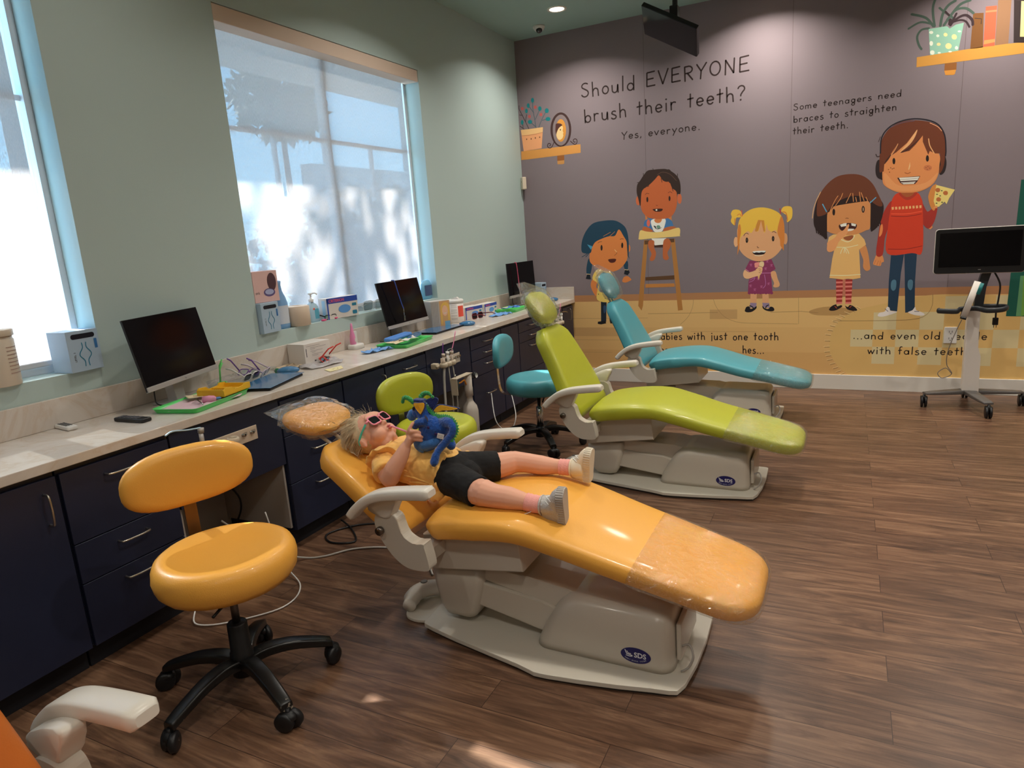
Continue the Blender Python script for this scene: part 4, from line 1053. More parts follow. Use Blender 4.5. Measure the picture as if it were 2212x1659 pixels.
def cabinet(label, y0, y1, fronts, z0=0.10, z1=0.815):
    """fronts: (kind, za, zb, handle) in absolute heights"""
    yc = (y0 + y1) / 2
    t = thing('base_cabinet', label, 'cabinet', (0, yc, 0), 0, 'navy base cabinets under the counter')
    hw = (y1 - y0) / 2
    m = MB(); m.box(0.012, FX - 0.02, -hw + 0.001, hw - 0.001, z0, z1 + 0.005); m.build('carcass', M_navy, t)
    m = MB(); m.box(0.012, FX - 0.06, -hw + 0.001, hw - 0.001, 0.001, z0); m.build('toe_kick', M_dark, t)
    for (kind, a, b, hd) in fronts:
        m = MB(); m.box(FX - 0.0195, FX, -hw + 0.004, hw - 0.004, a + 0.002, b - 0.002, 0.0012, 1)
        o = m.build(kind, M_navy, t)
        if hd:
            h = MB()
            if hd[0] == 'h': handle(h, (FX, -hd[2] / 2 + (hd[3] if len(hd) > 3 else 0), hd[1]), (FX, hd[2] / 2 + (hd[3] if len(hd) > 3 else 0), hd[1]))
            else: handle(h, (FX, hd[3], hd[1]), (FX, hd[3], hd[2]))
            h.build('handle', M_nick, o)
    return t
cabinet('navy double-height door cabinet at the left edge of the picture, nearest the camera', -5.66, -5.222, [('door', .10, .80, ('v', .745, .63, .165))])
cabinet('navy door cabinet cut off by the left edge, beside the nearest one', -6.12, -5.664, [('door', .10, .80, ('v', .745, .63, -.19))])
cabinet('navy three-drawer cabinet behind the big yellow stool', -5.216, -4.765, [('drawer', .519, .80, ('h', .745, .12)), ('drawer', .359, .519, ('h', .465, .12)), ('drawer', .10, .359, ('h', .312, .12))])
cabinet('navy three-drawer cabinet right of the open knee space, behind the yellow dental chair back', -4.135, -3.655, [('drawer', .61, .80, ('h', .70, .12, .1)), ('drawer', .355, .61, ('h', .5, .12)), ('drawer', .10, .355, ('h', .31, .12))])
cabinet('navy single door cabinet left of the green stool backrest', -3.651, -3.258, [('door', .10, .80, ('v', .755, .655, .165))])
cabinet('navy cabinet with one drawer over a door, behind the green stool', -3.254, -2.797, [('drawer', .705, .80, ('h', .748, .13, .02)), ('door', .10, .705, ('v', .695, .60, -.155))])
cabinet('navy four-drawer cabinet behind the teal stool backrest', -2.19, -1.675, [('drawer', .705, .80, ('h', .75, .13)), ('drawer', .615, .705, ('h', .663, .13)), ('drawer', .49, .615, ('h', .575, .13)), ('drawer', .10, .49, ('h', .335, .13))])
cabinet('narrow navy door cabinet behind the teal stool seat', -1.671, -1.345, [('door', .10, .80, None)])
cabinet('navy drawer cabinet behind the green headrest', -1.341, -.805, [('drawer', .705, .80, ('h', .755, .13)), ('drawer', .615, .705, ('h', .665, .13)), ('drawer', .355, .615, ('h', .57, .13)), ('drawer', .10, .355, ('h', .31, .13))])
cabinet('narrow navy door cabinet at the mural end of the counter', -.305, -.022, [('door', .10, .80, ('v', .775, .665, .005))])
def knee(label, y0, y1):
    t = thing('knee_space_apron', label, 'cabinet panel', (0, (y0 + y1) / 2, 0), 0, 'navy aprons over the open knee spaces')
    hw = (y1 - y0) / 2
    MB().box(FX - 0.02, FX - 0.002, -hw + 0.002, hw - 0.002, 0.474, 0.815, 0.001, 1).build('apron_panel', M_navy, t)
    MB().box(0.004, 0.010, -hw, hw, 0.001, 0.815).build('back_panel', M_melam, t)
    for s in (-1, 1):
        MB().box(0.012, FX - 0.022, s * (hw - 0.008) - 0.006, s * (hw - 0.008) + 0.006, 0.12, 0.815).build('side_panel', M_melam, t)
    return t
knee('navy apron with utility valves over the knee space behind the yellow stool back', -4.761, -4.139)
knee('navy apron with handpiece holder over the knee space behind the green stool', -2.793, -2.194)
knee('navy apron over the knee space beyond the green headrest', -.801, -.309)
t = thing('countertop', 'long cream quartz worktop with low splashback running under the windows', 'worktop', (0, 0, 0))
MB().box(0.002, CX, -6.2, -0.0245, 0.822, 0.86, 0.003, 2).build('worktop_slab', M_quartz, t)
MB().box(0.002, 0.022, -6.2, -0.0245, 0.8605, 0.985, 0.002, 2).build('splashback', M_quartz, t)
MB().box(0.0225, CX, -0.0235, -0.003, 0.822, 0.985, 0.002, 2).build('end_splash', M_quartz, t)
# ================================================================== DENTAL CHAIRS
def upholstery(name, c):
    return mat(name, c, 0.38, coat=0.12, bump=0.08, bscale=260, spec=0.45)
M_yel = upholstery('amber_vinyl', (238, 172, 72))
M_grn = upholstery('lime_vinyl', (174, 178, 48))
M_teal = upholstery('teal_vinyl', (80, 158, 170))
M_org = upholstery('orange_vinyl', (206, 114, 46))
M_shell = mat('warm_grey_plastic', (198, 190, 176), 0.28, coat=0.25)
M_plate = mat('base_plate_paint', (206, 200, 186), 0.35)
M_arm = mat('armrest_plastic', (214, 208, 196), 0.32)
M_blk = mat('black_plastic', (22, 22, 24), 0.42)
M_chrome = mat('chrome', (210, 208, 205), 0.12, metal=1.0)
M_logo = mat('logo_navy', (28, 26, 92), 0.35); M_logow = mat('logo_white', (225, 225, 230), 0.5)
M_film = film('clear_plastic_sleeve', (250, 250, 248), 0.17, 0.035, 1.0, 24, haze=.03)

def pad_sections(prof, hwf, cyf, thick, crown=0.022, r=0.03, n=26):
    """lofted cushion: prof = [(x, z_top_edge)], half width and y centre by x"""
    out = []
    return out
def cushion(mb, path, hw, th, edge=0.62, crown=0.02, nc=28, ends=0.05, foot=0.16):
    """sweep a rounded slab along path [(x,z)] of its upper middle line; hw list of half widths; th list of thickness"""
    P = crom([(p[0], 0, p[1]) for p in path], 8); N = len(P)
    def itp(L, f):
        f = f * (len(L) - 1); i = min(int(f), len(L) - 2); g = f - i; return L[i] * (1 - g) + L[i + 1] * g
    rings = []
    tot = 0; D = [0]
    for i in range(1, N): tot += (P[i] - P[i - 1]).length; D.append(tot)
    for i, p in enumerate(P):
        t = (P[min(i + 1, N - 1)] - P[max(i - 1, 0)]).normalized(); nrm = Vector((-t.z, 0, t.x))
        if nrm.z < 0 and abs(t.x) > 0.3: nrm = -nrm
        w = itp(hw, i / (N - 1)); h = itp(th, i / (N - 1))
        d = min(D[i], tot - D[i])
        q = 1.0
        if d < ends: q = math.sqrt(max(0.0, 1 - (1 - d / ends) ** 2)) * 0.96 + 0.04
        hh = h * (0.35 + 0.65 * q) ; ww = w - ends * 0.85 * (1 - q)
        if d < ends * 0.02: hh = h * 0.3
        df = tot - D[i]
        if df < foot: ww = w * (0.52 + 0.48 * math.sqrt(max(0.0, 1 - (1 - df / foot) ** 2.6))) - ends * 0.3 * (1 - q)
        c = p - nrm * h * 0.5
        ring = []
        for k in range(nc):
            a = 2 * PI * k / nc; ca, sa = math.cos(a), math.sin(a)
            e = 0.34
            y = ww * math.copysign(abs(ca) ** e, ca); z = hh * 0.5 * math.copysign(abs(sa) ** (e * 1.15), sa)
            if sa > 0: z += crown * (1 - (y / ww) ** 2) * q if ww > 0 else 0
            ring.append(c + Vector((0, y, 0)) + nrm * z)
        rings.append(ring)
    mb.loft(rings)

def dental_chair(label, x, y, vinyl, dz=0.0, back=43.0, head_ang=62.0, head_sh=(0, 0), arms=True, sleeve='amber', base=True, tipz=0.0, back_len=.60, hinge=None):
    t = thing('dental_chair', label, 'dental chair', (x, y, 0), 0, 'dental patient chairs in a row')
    # local frame: x+ towards the feet, -y = near side. Yellow chair was surveyed at y=-4.34
    if base:
        pl = [(1.545, -.15), (1.60, -.215), (2.02, -.305), (2.14, -.325), (2.50, -.265), (2.60, -.20), (2.615, .20), (2.55, .262), (2.1, .30), (1.62, .215), (1.55, .15)]
        pl = [(p.x, p.y) for p in crom(pl, 3, True)]
        MB().prism(pl, 0.012, 0.03, 'XY').build('base_plate', M_plate, t, bevel=0.002)
        MB().prism([(1.56 + (a - 1.56) * .985 + .01, b * .97) for a, b in pl], 0.0005, 0.0115, 'XY').build('base_underlay', mat('base_rubber', (60, 56, 52), 0.7), t)
        # domed pump cover
        m = MB(); rings = []
        for i in range(10):
            f = i / 9; z = 0.031 + f * 0.235
            k = math.sqrt(max(0, 1 - max(0, (f - 0.62) / 0.38) ** 2.2)) if f > 0.62 else 1
            x0 = 2.035 + 0.135 * f ** 1.3 + 0.05 * (1 - k); x1 = 2.552 + 0.006 * f - 0.06 * (1 - k) - 0.01 * f
            yw = 0.187 - 0.012 * f - 0.05 * (1 - k)
            ring = []
            for (a, b) in rrect(x0, x1, -yw, yw, 0.055, 5): ring.append((a, b, z - (0.018 if f > 0.9 else 0.0) + 0.02 * (2.3 - a) * (f > .6) * f))
            rings.append(ring)
        m.loft(rings); m.build('pump_cover', M_shell, t)
        m = MB(); m.box(2.553, 2.572, -.13, .13, .06, .20, .006); m.build('rear_plate', M_shell, t)
        m = MB(); m.tube(crom([(2.572, -.12, .115), (2.60, -.13, .13), (2.615, -.15, .10), (2.60, -.155, .06), (2.575, -.15, .035)], 5), .004, 8); m.build('power_cable', mat('cable_grey', (170, 165, 158), 0.5), t)
        # logo on the cover side
        m = MB(); yy = -.1885
        def L3(a, b): 
            f = (b - .031) / .235
            return (a, -(0.187 - 0.012 * f) - 0.0012, b)
        cx, cz = 2.425, .083
        m.flat([(cx + .054 * math.cos(2 * PI * k / 28), cz + .029 * math.sin(2 * PI * k / 28)) for k in range(28)], L3)
        o = m.build('maker_badge', M_logo, t, recalc=False)
        m = MB(); L4 = lambda a, b: (lambda p: (p[0], p[1] - .0008, p[2]))(L3(a, b))
        text_mesh('SDS', .026, lambda a, b: L4(cx - .006 + a, cz - .006 + b), m, bold=.0006)
        s1 = 'SUMMIT DENTAL SYSTEMS'
        for i_, ch in enumerate(s1):
            an = math.radians(215 + 110 * i_ / (len(s1) - 1)); rx, rz = .046, .0225
            px, pz = cx + rx * math.cos(an), cz + rz * math.sin(an); ro = math.atan2(rz * math.cos(an), -rx * math.sin(an))
            text_mesh(ch, .006, lambda a, b, px=px, pz=pz, ro=ro: L4(px + a * math.cos(ro) - b * math.sin(ro) - .002, pz + a * math.sin(ro) + b * math.cos(ro)), m)
        m.ribbon([(cx - .038, cz + .016), (cx - .032, cz + .002), (cx - .012, cz - .002)], .0035, L4); m.ribbon([(cx - .034, cz - .004), (cx - .02, cz - .006), (cx - .012, cz - .004)], .003, L4)
        m.ribbon([(cx - .031, cz + .012), (cx - .027, cz + .005), (cx - .017, cz + .004)], .003, L4)
        m.build('badge_lettering', M_logow, o, recalc=False)
        # lift arms between column and cover
        m = MB()
        m.prism([(1.70, .235 + dz), (1.70, .135 + dz), (2.12, .05), (2.14, .16), (2.05, .185)], -.135, .135, 'XZ', bev=.008); m.build('lift_arm', M_shell, t)
        m = MB(); m.prism([(1.72, .30 + dz), (1.74, .235 + dz), (2.10, .165), (2.22, .175), (2.24, .235), (2.12, .255)], -.12, .12, 'XZ', bev=.008); m.build('lift_arm', M_shell, t)
        # column hanging under the seat
        m = MB(); rings = []
        for (z, a, b, yw) in ((.285 + dz, 1.575, 1.812, .16), (.20 + dz, 1.585, 1.805, .16), (.10 + dz * .5, 1.603, 1.778, .155), (.062 + dz * .5, 1.62, 1.755, .145), (.050 + dz * .5, 1.645, 1.73, .125)):
            rings.append([(p[0], p[1], z) for p in rrect(a, b, -yw, yw, .03, 4)])
        m.loft(rings[::-1]); m.build('column', M_shell, t)
        # foot control beside the base
        m = MB(); m.prism([(p.x, p.y) for p in crom([(1.40, -.10), (1.36, -.02), (1.40, .06), (1.52, .10), (1.60, .02), (1.60, -.10), (1.52, -.165), (1.44, -.16)], 4, True)], .002, .014, 'XY'); o = m.build('foot_control_plate', M_plate, t, bevel=.002)
        m = MB(); m.tube(crom([(1.435, -.135, .045), (1.415, -.06, .055), (1.45, .0, .06), (1.52, .04, .052), (1.57, .05, .04)], 5), [(.028, .030)] * 3 + [(.036, .034)] * 16 + [(.03, .03)] * 2, 14)
        m.build('foot_pedal', M_arm, o)
        m = MB(); m.lathe([(.016, 0), (.016, .004), (.012, .006)], 14, (1.432, -.01, .09)); m.build('pedal_button', mat('grey_button', (110, 106, 100), .4), o)
    # seat box under the cushion
    m = MB(); m.prism([(1.588, .425 + dz), (1.592, .278 + dz), (2.015, .334 + dz), (2.002, .47 + dz), (1.8, .46 + dz)], -.20, .20, 'XZ', bev=.006); m.build('seat_box', M_shell, t)
    # seat and leg cushion
    m = MB()
    path = [(1.60, .485 + dz), (1.68, .525 + dz), (1.85, .552 + dz), (2.02, .555 + dz), (2.17, .522 + dz), (2.34, .474 + dz), (2.55, .418 + dz + tipz * .5), (2.74, .366 + dz + tipz), (2.835, .345 + dz + tipz)]
    hw = [.262, .275, .282, .282, .272, .258, .242, .226, .215]; th = [.08, .095, .098, .085, .082, .08, .078, .078, .075]
    cushion(m, path, hw, th, crown=.018, ends=.10); m.build('seat_cushion', vinyl, t)
    # plastic sleeve over the foot end
    m = MB(); p2 = [(p[0], p[1] + .004) for p in path[5:]]; p2[0] = (2.40, .46 + dz); p2[-1] = (2.845, .345 + dz + tipz)
    cushion(m, p2, [v + .005 for v in (.256, .243, .228, .219)], [.09, .088, .086, .084], crown=.018, ends=.06); m.build('plastic_sleeve', M_film, t)
    # backrest
    a = math.radians(back); d = Vector((-math.cos(a), 0, math.sin(a))); nf = Vector((math.sin(a), 0, math.cos(a)))
    hx, hz = hinge if hinge else (1.53, .43 + dz)
    m = MB(); rings = []; L = back_len; NB = 18
    prof = []
    for i in range(NB + 1):
        f = i / NB; s = f * L
        w = .262 - .075 * max(0, f - .3) / .7
        if f > .84: w -= .06 * ((f - .84) / .16) ** 2
        th_ = .10; c = Vector((hx, 0, hz)) + d * s + nf * (.018 * math.sin(f * PI) + .03 * (1 - f) ** 2 - .0175)
        q = 1 if .04 < f < .94 else (.55 if f in (0, 1) else .85)
        ring = []
        for k in range(28):
            an = 2 * PI * k / 28; ca, sa = math.cos(an), math.sin(an)
            y = w * math.copysign(abs(ca) ** .4, ca); z = th_ * q * .5 * math.copysign(abs(sa) ** .55, sa)
            if sa > 0: z += .022 * (abs(y) / w) ** 2.5 * (1 - .6 * f)
            ring.append(c + Vector((0, y, 0)) + nf * z)
        rings.append(ring)
    m.loft(rings); m.build('backrest', vinyl, t)
    m = MB(); c0 = Vector((hx, 0, hz)) + d * .03 - nf * .05
    rings = []
    for f in (0, .1, .5, .75, .8):
        c = Vector((hx, 0, hz)) + d * (L * f + .02) - nf * .038; w = .17 - .05 * f
        rings.append([c + Vector((0, p[0], 0)) + nf * p[1] for p in rrect(-w, w, -.016, .006, .01, 3)])
    m.loft(rings); m.build('back_shell', M_shell, t)
    # headrest
    top = Vector((hx, 0, hz)) + d * L
    ha = math.radians(head_ang); hd = Vector((-math.cos(ha), 0, math.sin(ha))); hn = Vector((math.sin(ha), 0, math.cos(ha)))
    hc = top + d * .11 + Vector((head_sh[0], 0, head_sh[1]))
    m = MB(); rings = []
    for i in range(13):
        f = -1 + 2 * i / 12; r_ = math.sqrt(max(0.0, 1 - abs(f) ** 2.6)) * .97 + .03
        ring = []
        for k in range(24):
            an = 2 * PI * k / 24; ca, sa = math.cos(an), math.sin(an)
            y = .155 * r_ ** .8 * math.copysign(abs(ca) ** .75, ca); z = (.045 if sa > 0 else .05) * (r_ ** .6) * math.copysign(abs(sa) ** .7, sa) - (.018 * (1 - (abs(y) / .155) ** 2) if sa > 0 else 0)
            ring.append(hc + hd * (f * .12) + Vector((0, y, 0)) + hn * z)
        rings.append(ring)
    m.loft(rings); m.build('headrest', vinyl, t)
    m = MB(); b0 = top - nf * .03; b1 = hc - hn * .05
    m.box(0, 0, 0, 0, 0, 0) if False else None
    for s in (-.035, .035): m.tube([b0 - d * .05 + Vector((0, s, 0)), (b0 + b1) / 2 + Vector((0, s, 0)), b1 + Vector((0, s, 0))], .008, 8)
    m.lathe([(.001, -.05), (.028, -.05), (.034, -.02), (.034, .02), (.028, .05), (.001, .05)], 16, tuple(b1 - hn * .012), 'Y', cap=False)
    m.build('headrest_bracket', M_shell, t)
    # crinkled plastic bag over the headrest
    rnd = random.Random(int(abs(y) * 100)); m = MB(); rings = []
    for i in range(17):
        f = -1.0 + 2.0 * i / 16; g = max(-1, min(1, f / 1.0)); r_ = math.sqrt(max(0.0, 1 - abs(g) ** 3)) * .85 + .15
        ring = []
        for k in range(30):
            an = 2 * PI * k / 30; ca, sa = math.cos(an), math.sin(an)
            y_ = .163 * r_ ** .6 * math.copysign(abs(ca) ** .7, ca); z_ = (.052 if sa > 0 else .058) * r_ ** .5 * math.copysign(abs(sa) ** .7, sa)
            j = rnd.uniform(-.006, .006)
            ex = .012 * max(0, -f) * 6 * rnd.uniform(.3, 1) if f < -.8 else 0
            ring.append(hc + hd * (f * .130 - ex * 0) + Vector((0, y_ + j, 0)) + hn * (z_ + j))
        rings.append(ring)
    # loose corner tail of the bag
    m.loft(rings)
    tl = hc + hd * .125
    m.loft([[hc + hd * .12 + Vector((0, yy, 0)) + hn * zz for yy, zz in ((-.12, .02), (0, .045), (.12, .02), (.1, -.03), (0, -.05), (-.1, -.03))],
            [hc + hd * .165 + Vector((0, yy - .02, 0)) + hn * zz for yy, zz in ((-.11, .0), (0, .02), (.09, .0), (.08, -.01), (0, -.025), (-.1, -.015))],
            [hc + hd * .20 + Vector((0, yy - .05, 0)) + hn * (zz - .01) for yy, zz in ((-.07, .0), (0, .006), (.05, .0), (.05, -.003), (0, -.008), (-.06, -.003))]], cap=False)
    m.build('plastic_headrest_bag', M_film, t)
    # side brackets and arms
    if arms:
        for s in (-1, 1):
            m = MB(); y0, y1 = (s * .292, s * .345)
            pts = [(1.486, .548), (1.503, .561), (1.554, .562), (1.578, .549), (1.586, .523), (1.60, .486), (1.623, .467), (1.652, .457), (1.688, .462), (1.692, .45), (1.704, .397), (1.705, .362), (1.677, .354), (1.616, .355), (1.568, .378), (1.523, .424), (1.492, .476), (1.479, .519)]
            pts = [(p.x, p.y + dz) for p in crom(pts, 4, True)]
            m.prism(pts, min(y0, y1), max(y0, y1), 'XZ', smooth=False, bev=.005, seg=2); m.box(1.63, 1.69, min(s * .18, s * .31), max(s * .18, s * .31), .372 + dz, .42 + dz)
            o = m.build('side_bracket', M_shell, t)
            m = MB(); m.lathe([(.001, 0), (.016, 0), (.016, .016), (.012, .02), (.001, .02)], 18, (1.508, s * .345 + (-.02 if s < 0 else 0), .495 + dz), 'Y', cap=False); m.build('pivot_bolt', mat('bolt_steel', (120, 112, 104), .3, metal=1), o)
            m = MB(); w0, w1 = s * .37 - .034, s * .37 + .034
            ap = crom([(1.402, 0, .550), (1.432, 0, .583), (1.49, 0, .627), (1.56, 0, .652), (1.66, 0, .668), (1.768, 0, .680)], 5)
            rings = []
            for i, p in enumerate(ap):
                tt = (ap[min(i + 1, len(ap) - 1)] - ap[max(i - 1, 0)]).normalized(); nn = Vector((-tt.z, 0, tt.x))
                e_ = 1.0 if 0 < i < len(ap) - 1 else .55
                ww = .034 * (1 if 0 < i < len(ap) - 1 else .7); hh = .017 * e_ * (1 + .25 * (i / len(ap)))
                ring = []
                for k in range(16):
                    an = 2 * PI * k / 16; ca, sa = math.cos(an), math.sin(an)
                    ring.append(p + Vector((0, s * .37 + ww * math.copysign(abs(ca) ** .4, ca), dz)) + nn * hh * math.copysign(abs(sa) ** .45, sa))
                rings.append(ring)
            m.loft(rings); o = m.build('armrest', M_arm, t)
            m = MB(); m.prism([(p.x, p.y + dz) for p in crom([(1.452, .590), (1.47, .566), (1.50, .554), (1.525, .542), (1.556, .55), (1.574, .585), (1.60, .640), (1.55, .638), (1.50, .618)], 3, True)], min(s * .30, s * .352), max(s * .30, s * .352), 'XZ', smooth=True, bev=.010, seg=3); m.build('armrest_bracket', M_arm, o)
    return t
ch_y = dental_chair('amber yellow dental chair with the child lying on it', 0, -4.34, M_yel, back=33, back_len=.55, hinge=(1.53,.41), head_ang=14, head_sh=(-.04, .035))
ch_g = dental_chair('lime green empty dental chair, middle of the row', .03, -2.58, M_grn, dz=-.032, back=67, head_ang=58, head_sh=(.0, .025), tipz=.012)
ch_t = dental_chair('teal empty dental chair nearest the mural', 0.0, -1.05, M_teal, dz=-.03, back=66, head_ang=64, head_sh=(.0, .03), tipz=.02)

ch_o = dental_chair('orange dental chair cut off at the bottom left corner, nearest the camera', .105, -6.24, M_org, back=78, head_ang=70, hinge=(1.60,.40), dz=.01)
# ================================================================== STOOLS
def stool(label, x, y, rz, vinyl, seat_z, back_rz, back_z, metal_post=False, base_rz=0.0, bw=.40, bh=.225, bdist=.20):
    t = thing('rolling_stool', label, 'stool', (x, y, 0), 0, 'wheeled operator stools')
    # five-star base
    m = MB(); m.lathe([(.001, .075), (.040, .075), (.040, .16), (.036, .165), (.034, .27), (.030, .275), (.001, .275)] if not metal_post else [(.001, .075), (.038, .075), (.034, .15), (.001, .16)], 24, cap=False); m.build('hub', M_blk, t)
    for k in range(5):
        a = base_rz + 2 * PI * k / 5; c, s = math.cos(a), math.sin(a)
        m = MB(); P = crom([(0, 0, .115), (.08, 0, .135), (.17, 0, .128), (.27, 0, .098), (.31, 0, .082)], 4)
        rings = []
        for i, p in enumerate(P):
            f = i / (len(P) - 1); w = .030 - .009 * f; h = .019 - .004 * f
            rings.append([(p.x * c - yy * s, p.x * s + yy * c, p.z + zz) for yy, zz in rrect(-w, w, -h, h, .008, 3)])
        m.loft(rings); m.M = Matrix()
        leg = m.build('leg', M_blkm, t)
        m = MB(); R_ = .31; cx, cy = R_ * c, R_ * s
        for sd in (-1, 1):
            ox, oy = -s * sd * .016, c * sd * .016
            m.M = Matrix.Translation((cx + ox, cy + oy, .0345)) @ Matrix.Rotation(a + .6, 4, 'Z')
            m.lathe([(.001, -.013), (.026, -.013), (.0335, -.008), (.0335, .008), (.026, .013), (.001, .013)], 20, axis='Y', cap=False)
        m.M = Matrix.Translation((cx, cy, 0)); m.lathe([(.008, .03), (.008, .08)], 10); m.ball((0, 0, .05), (.032, .026, .020), 12)
        m.build('caster', M_blk, t)
    m = MB(); m.lathe([(.0135, .27), (.0135, seat_z - .135)], 16) if not metal_post else m.lathe([(.025, .14), (.025, .30), (.014, .305), (.014, seat_z - .135)], 18)
    m.build('gas_post', M_chrome if metal_post else mat('dull_steel', (120, 112, 106), .4, metal=1), t)
    m = MB(); m.box(-.09, .09, -.07, .07, seat_z - .140, seat_z - .119, .003); m.tube([(.06, -.02, seat_z - .132), (.10, -.16, seat_z - .15)], .005, 8); m.build('seat_mechanism', M_blk, t)
    # round seat
    m = MB(); R_ = .232
    prof = [(.001, -.118), (R_ * .80, -.118), (R_ * .92, -.110), (R_ * .99, -.088), (R_ * 1.015, -.055), (R_ * 1.0, -.028), (R_ * .96, -.008), (R_ * .89, .003), (R_ * .80, .003), (R_ * .62, -.008), (R_ * .4, -.015), (R_ * .2, -.018), (.001, -.018)]
    m.lathe([(r, z + seat_z) for r, z in prof], 48, cap=False)
    # wrinkles of the vinyl near the lower rim
    for v in m.bm.verts:
        if v.co.z < seat_z - .04 and v.co.xy.length > R_ * .7:
            an = math.atan2(v.co.y, v.co.x); v.co.x *= 1 + .004 * math.sin(an * 23); v.co.y *= 1 + .004 * math.sin(an * 23)
    m.build('seat', vinyl, t)
    # backrest
    c, s = math.cos(back_rz), math.sin(back_rz)
    def B(u, v, w):  # u sideways, v up, w outward from seat centre
        return (c * (bdist + w) - s * u, s * (bdist + w) + c * u, back_z + v)
    m = MB(); rings = []
    NR = 12
    out = []
    for k in range(40):
        an = 2 * PI * k / 40; ca, sa = math.cos(an), math.sin(an)
        out.append((bw / 2 * math.copysign(abs(ca) ** .78, ca), bh / 2 * math.copysign(abs(sa) ** .78, sa)))
    def bend(u): return -.55 * u * u
    for (k, w) in ((.02, -.034), (.4, -.034), (.75, -.031), (.92, -.024), (.99, -.008), (1.0, .004), (.985, .014), (.93, .019), (.7, .021), (.02, .022)):
        rings.append([B(u * k, v * k, w + bend(u * k)) for u, v in out])
    m.loft(rings); m.build('backrest', vinyl, t)
    bp_ = crom([(-.03, .03), (-bh / 2 - .03, .034), (seat_z - .10 - back_z, .02), (seat_z - .132 - back_z, -.03), (seat_z - .134 - back_z, -.12)], 6); rings = []
    for i, p in enumerate(bp_):
        tt = (bp_[min(i + 1, len(bp_) - 1)] - bp_[max(i - 1, 0)]).normalized(); nn = Vector((-tt.y, tt.x))
        rings.append([B(u, p.x + nn.x * h, p.y + nn.y * h) for u, h in ((-.022, -.003), (.022, -.003), (.022, .003), (-.022, .003))])
    m = MB(); m.loft(rings, smooth=False)
    m.build('back_bracket', M_bron if not metal_post else M_chrome, t)
    return t
def worn():
    m = mat('worn_black_enamel', (20, 19, 18), 0.3)
    nt = m.node_tree; b = nt.nodes['Principled BSDF']; N = nt.nodes.new; L = nt.links.new
    tc = N('ShaderNodeTexCoord'); n = N('ShaderNodeTexNoise'); n.inputs['Scale'].default_value = 42; n.inputs['Detail'].default_value = 4; L(tc.outputs['Object'], n.inputs['Vector'])
    g = N('ShaderNodeTexNoise'); g.inputs['Scale'].default_value = 5; L(tc.outputs['Object'], g.inputs['Vector'])
    a = N('ShaderNodeMath'); a.operation = 'ADD'; L(n.outputs['Fac'], a.inputs[0]); L(g.outputs['Fac'], a.inputs[1])
    r = N('ShaderNodeValToRGB'); e = r.color_ramp.elements; e[0].position = .64; e[0].color = lin((20, 19, 18)); e[1].position = .66; e[1].color = lin((150, 140, 125))
    mm = N('ShaderNodeMath'); mm.operation = 'MULTIPLY'; mm.inputs[1].default_value = .5; L(a.outputs[0], mm.inputs[0]); L(mm.outputs[0], r.inputs['Fac']); L(r.outputs['Color'], b.inputs['Base Color'])
    return m
M_blkm = worn(); M_bron = mat('bronze_bracket', (120, 92, 66), .35, metal=.9)
stool('amber yellow stool with chipped black five-star base, nearest the camera', 1.153, -5.09, 0, M_yel, .555, math.radians(160), .765, base_rz=math.radians(54), bw=.46, bh=.22, bdist=.26)
stool('lime green stool behind the plush toy', .96, -3.44, 0, M_grn, .53, math.radians(168), .675, True, base_rz=.4, bw=.44, bh=.23, bdist=.25)
stool('teal stool beside the green dental chair back', 1.045, -2.19, 0, M_teal, .53, math.radians(190), .72, True, base_rz=math.radians(-50), bw=.42, bh=.24, bdist=.27)
# ================================================================== THINGS ON THE COUNTER AND SILLS
CZ = 0.8605; SZ = 1.0755
M_screen = mat('screen_glass', (10, 10, 13), 0.1, spec=0.18); M_silver = mat('silver_plastic', (176, 174, 172), .35, metal=.3)
M_blkp = M_blk; M_wpl = mat('white_plastic', (228, 226, 222), .35); M_lblue = mat('pale_blue_card', (172, 194, 214), .6)
M_card = mat('white_card', (222, 216, 210), .65); M_ink = mat('print_ink', (96, 92, 96), .7); M_teali = mat('print_teal', (40, 126, 160), .6)
M_filmb = mat('blue_film', (52, 112, 160), .22, coat=.6, bump=.3, bscale=40); M_nitr = mat('blue_nitrile', (84, 138, 214), .5, bump=.3, bscale=60); M_nitl = mat('light_blue_nitrile', (116, 166, 226), .5, bump=.3, bscale=60)
M_tray = mat('green_tray', (84, 206, 104), .35, coat=.3); M_pink = mat('pink_paper', (216, 186, 196), .8); M_crm = mat('cream_paper', (226, 208, 172), .8)
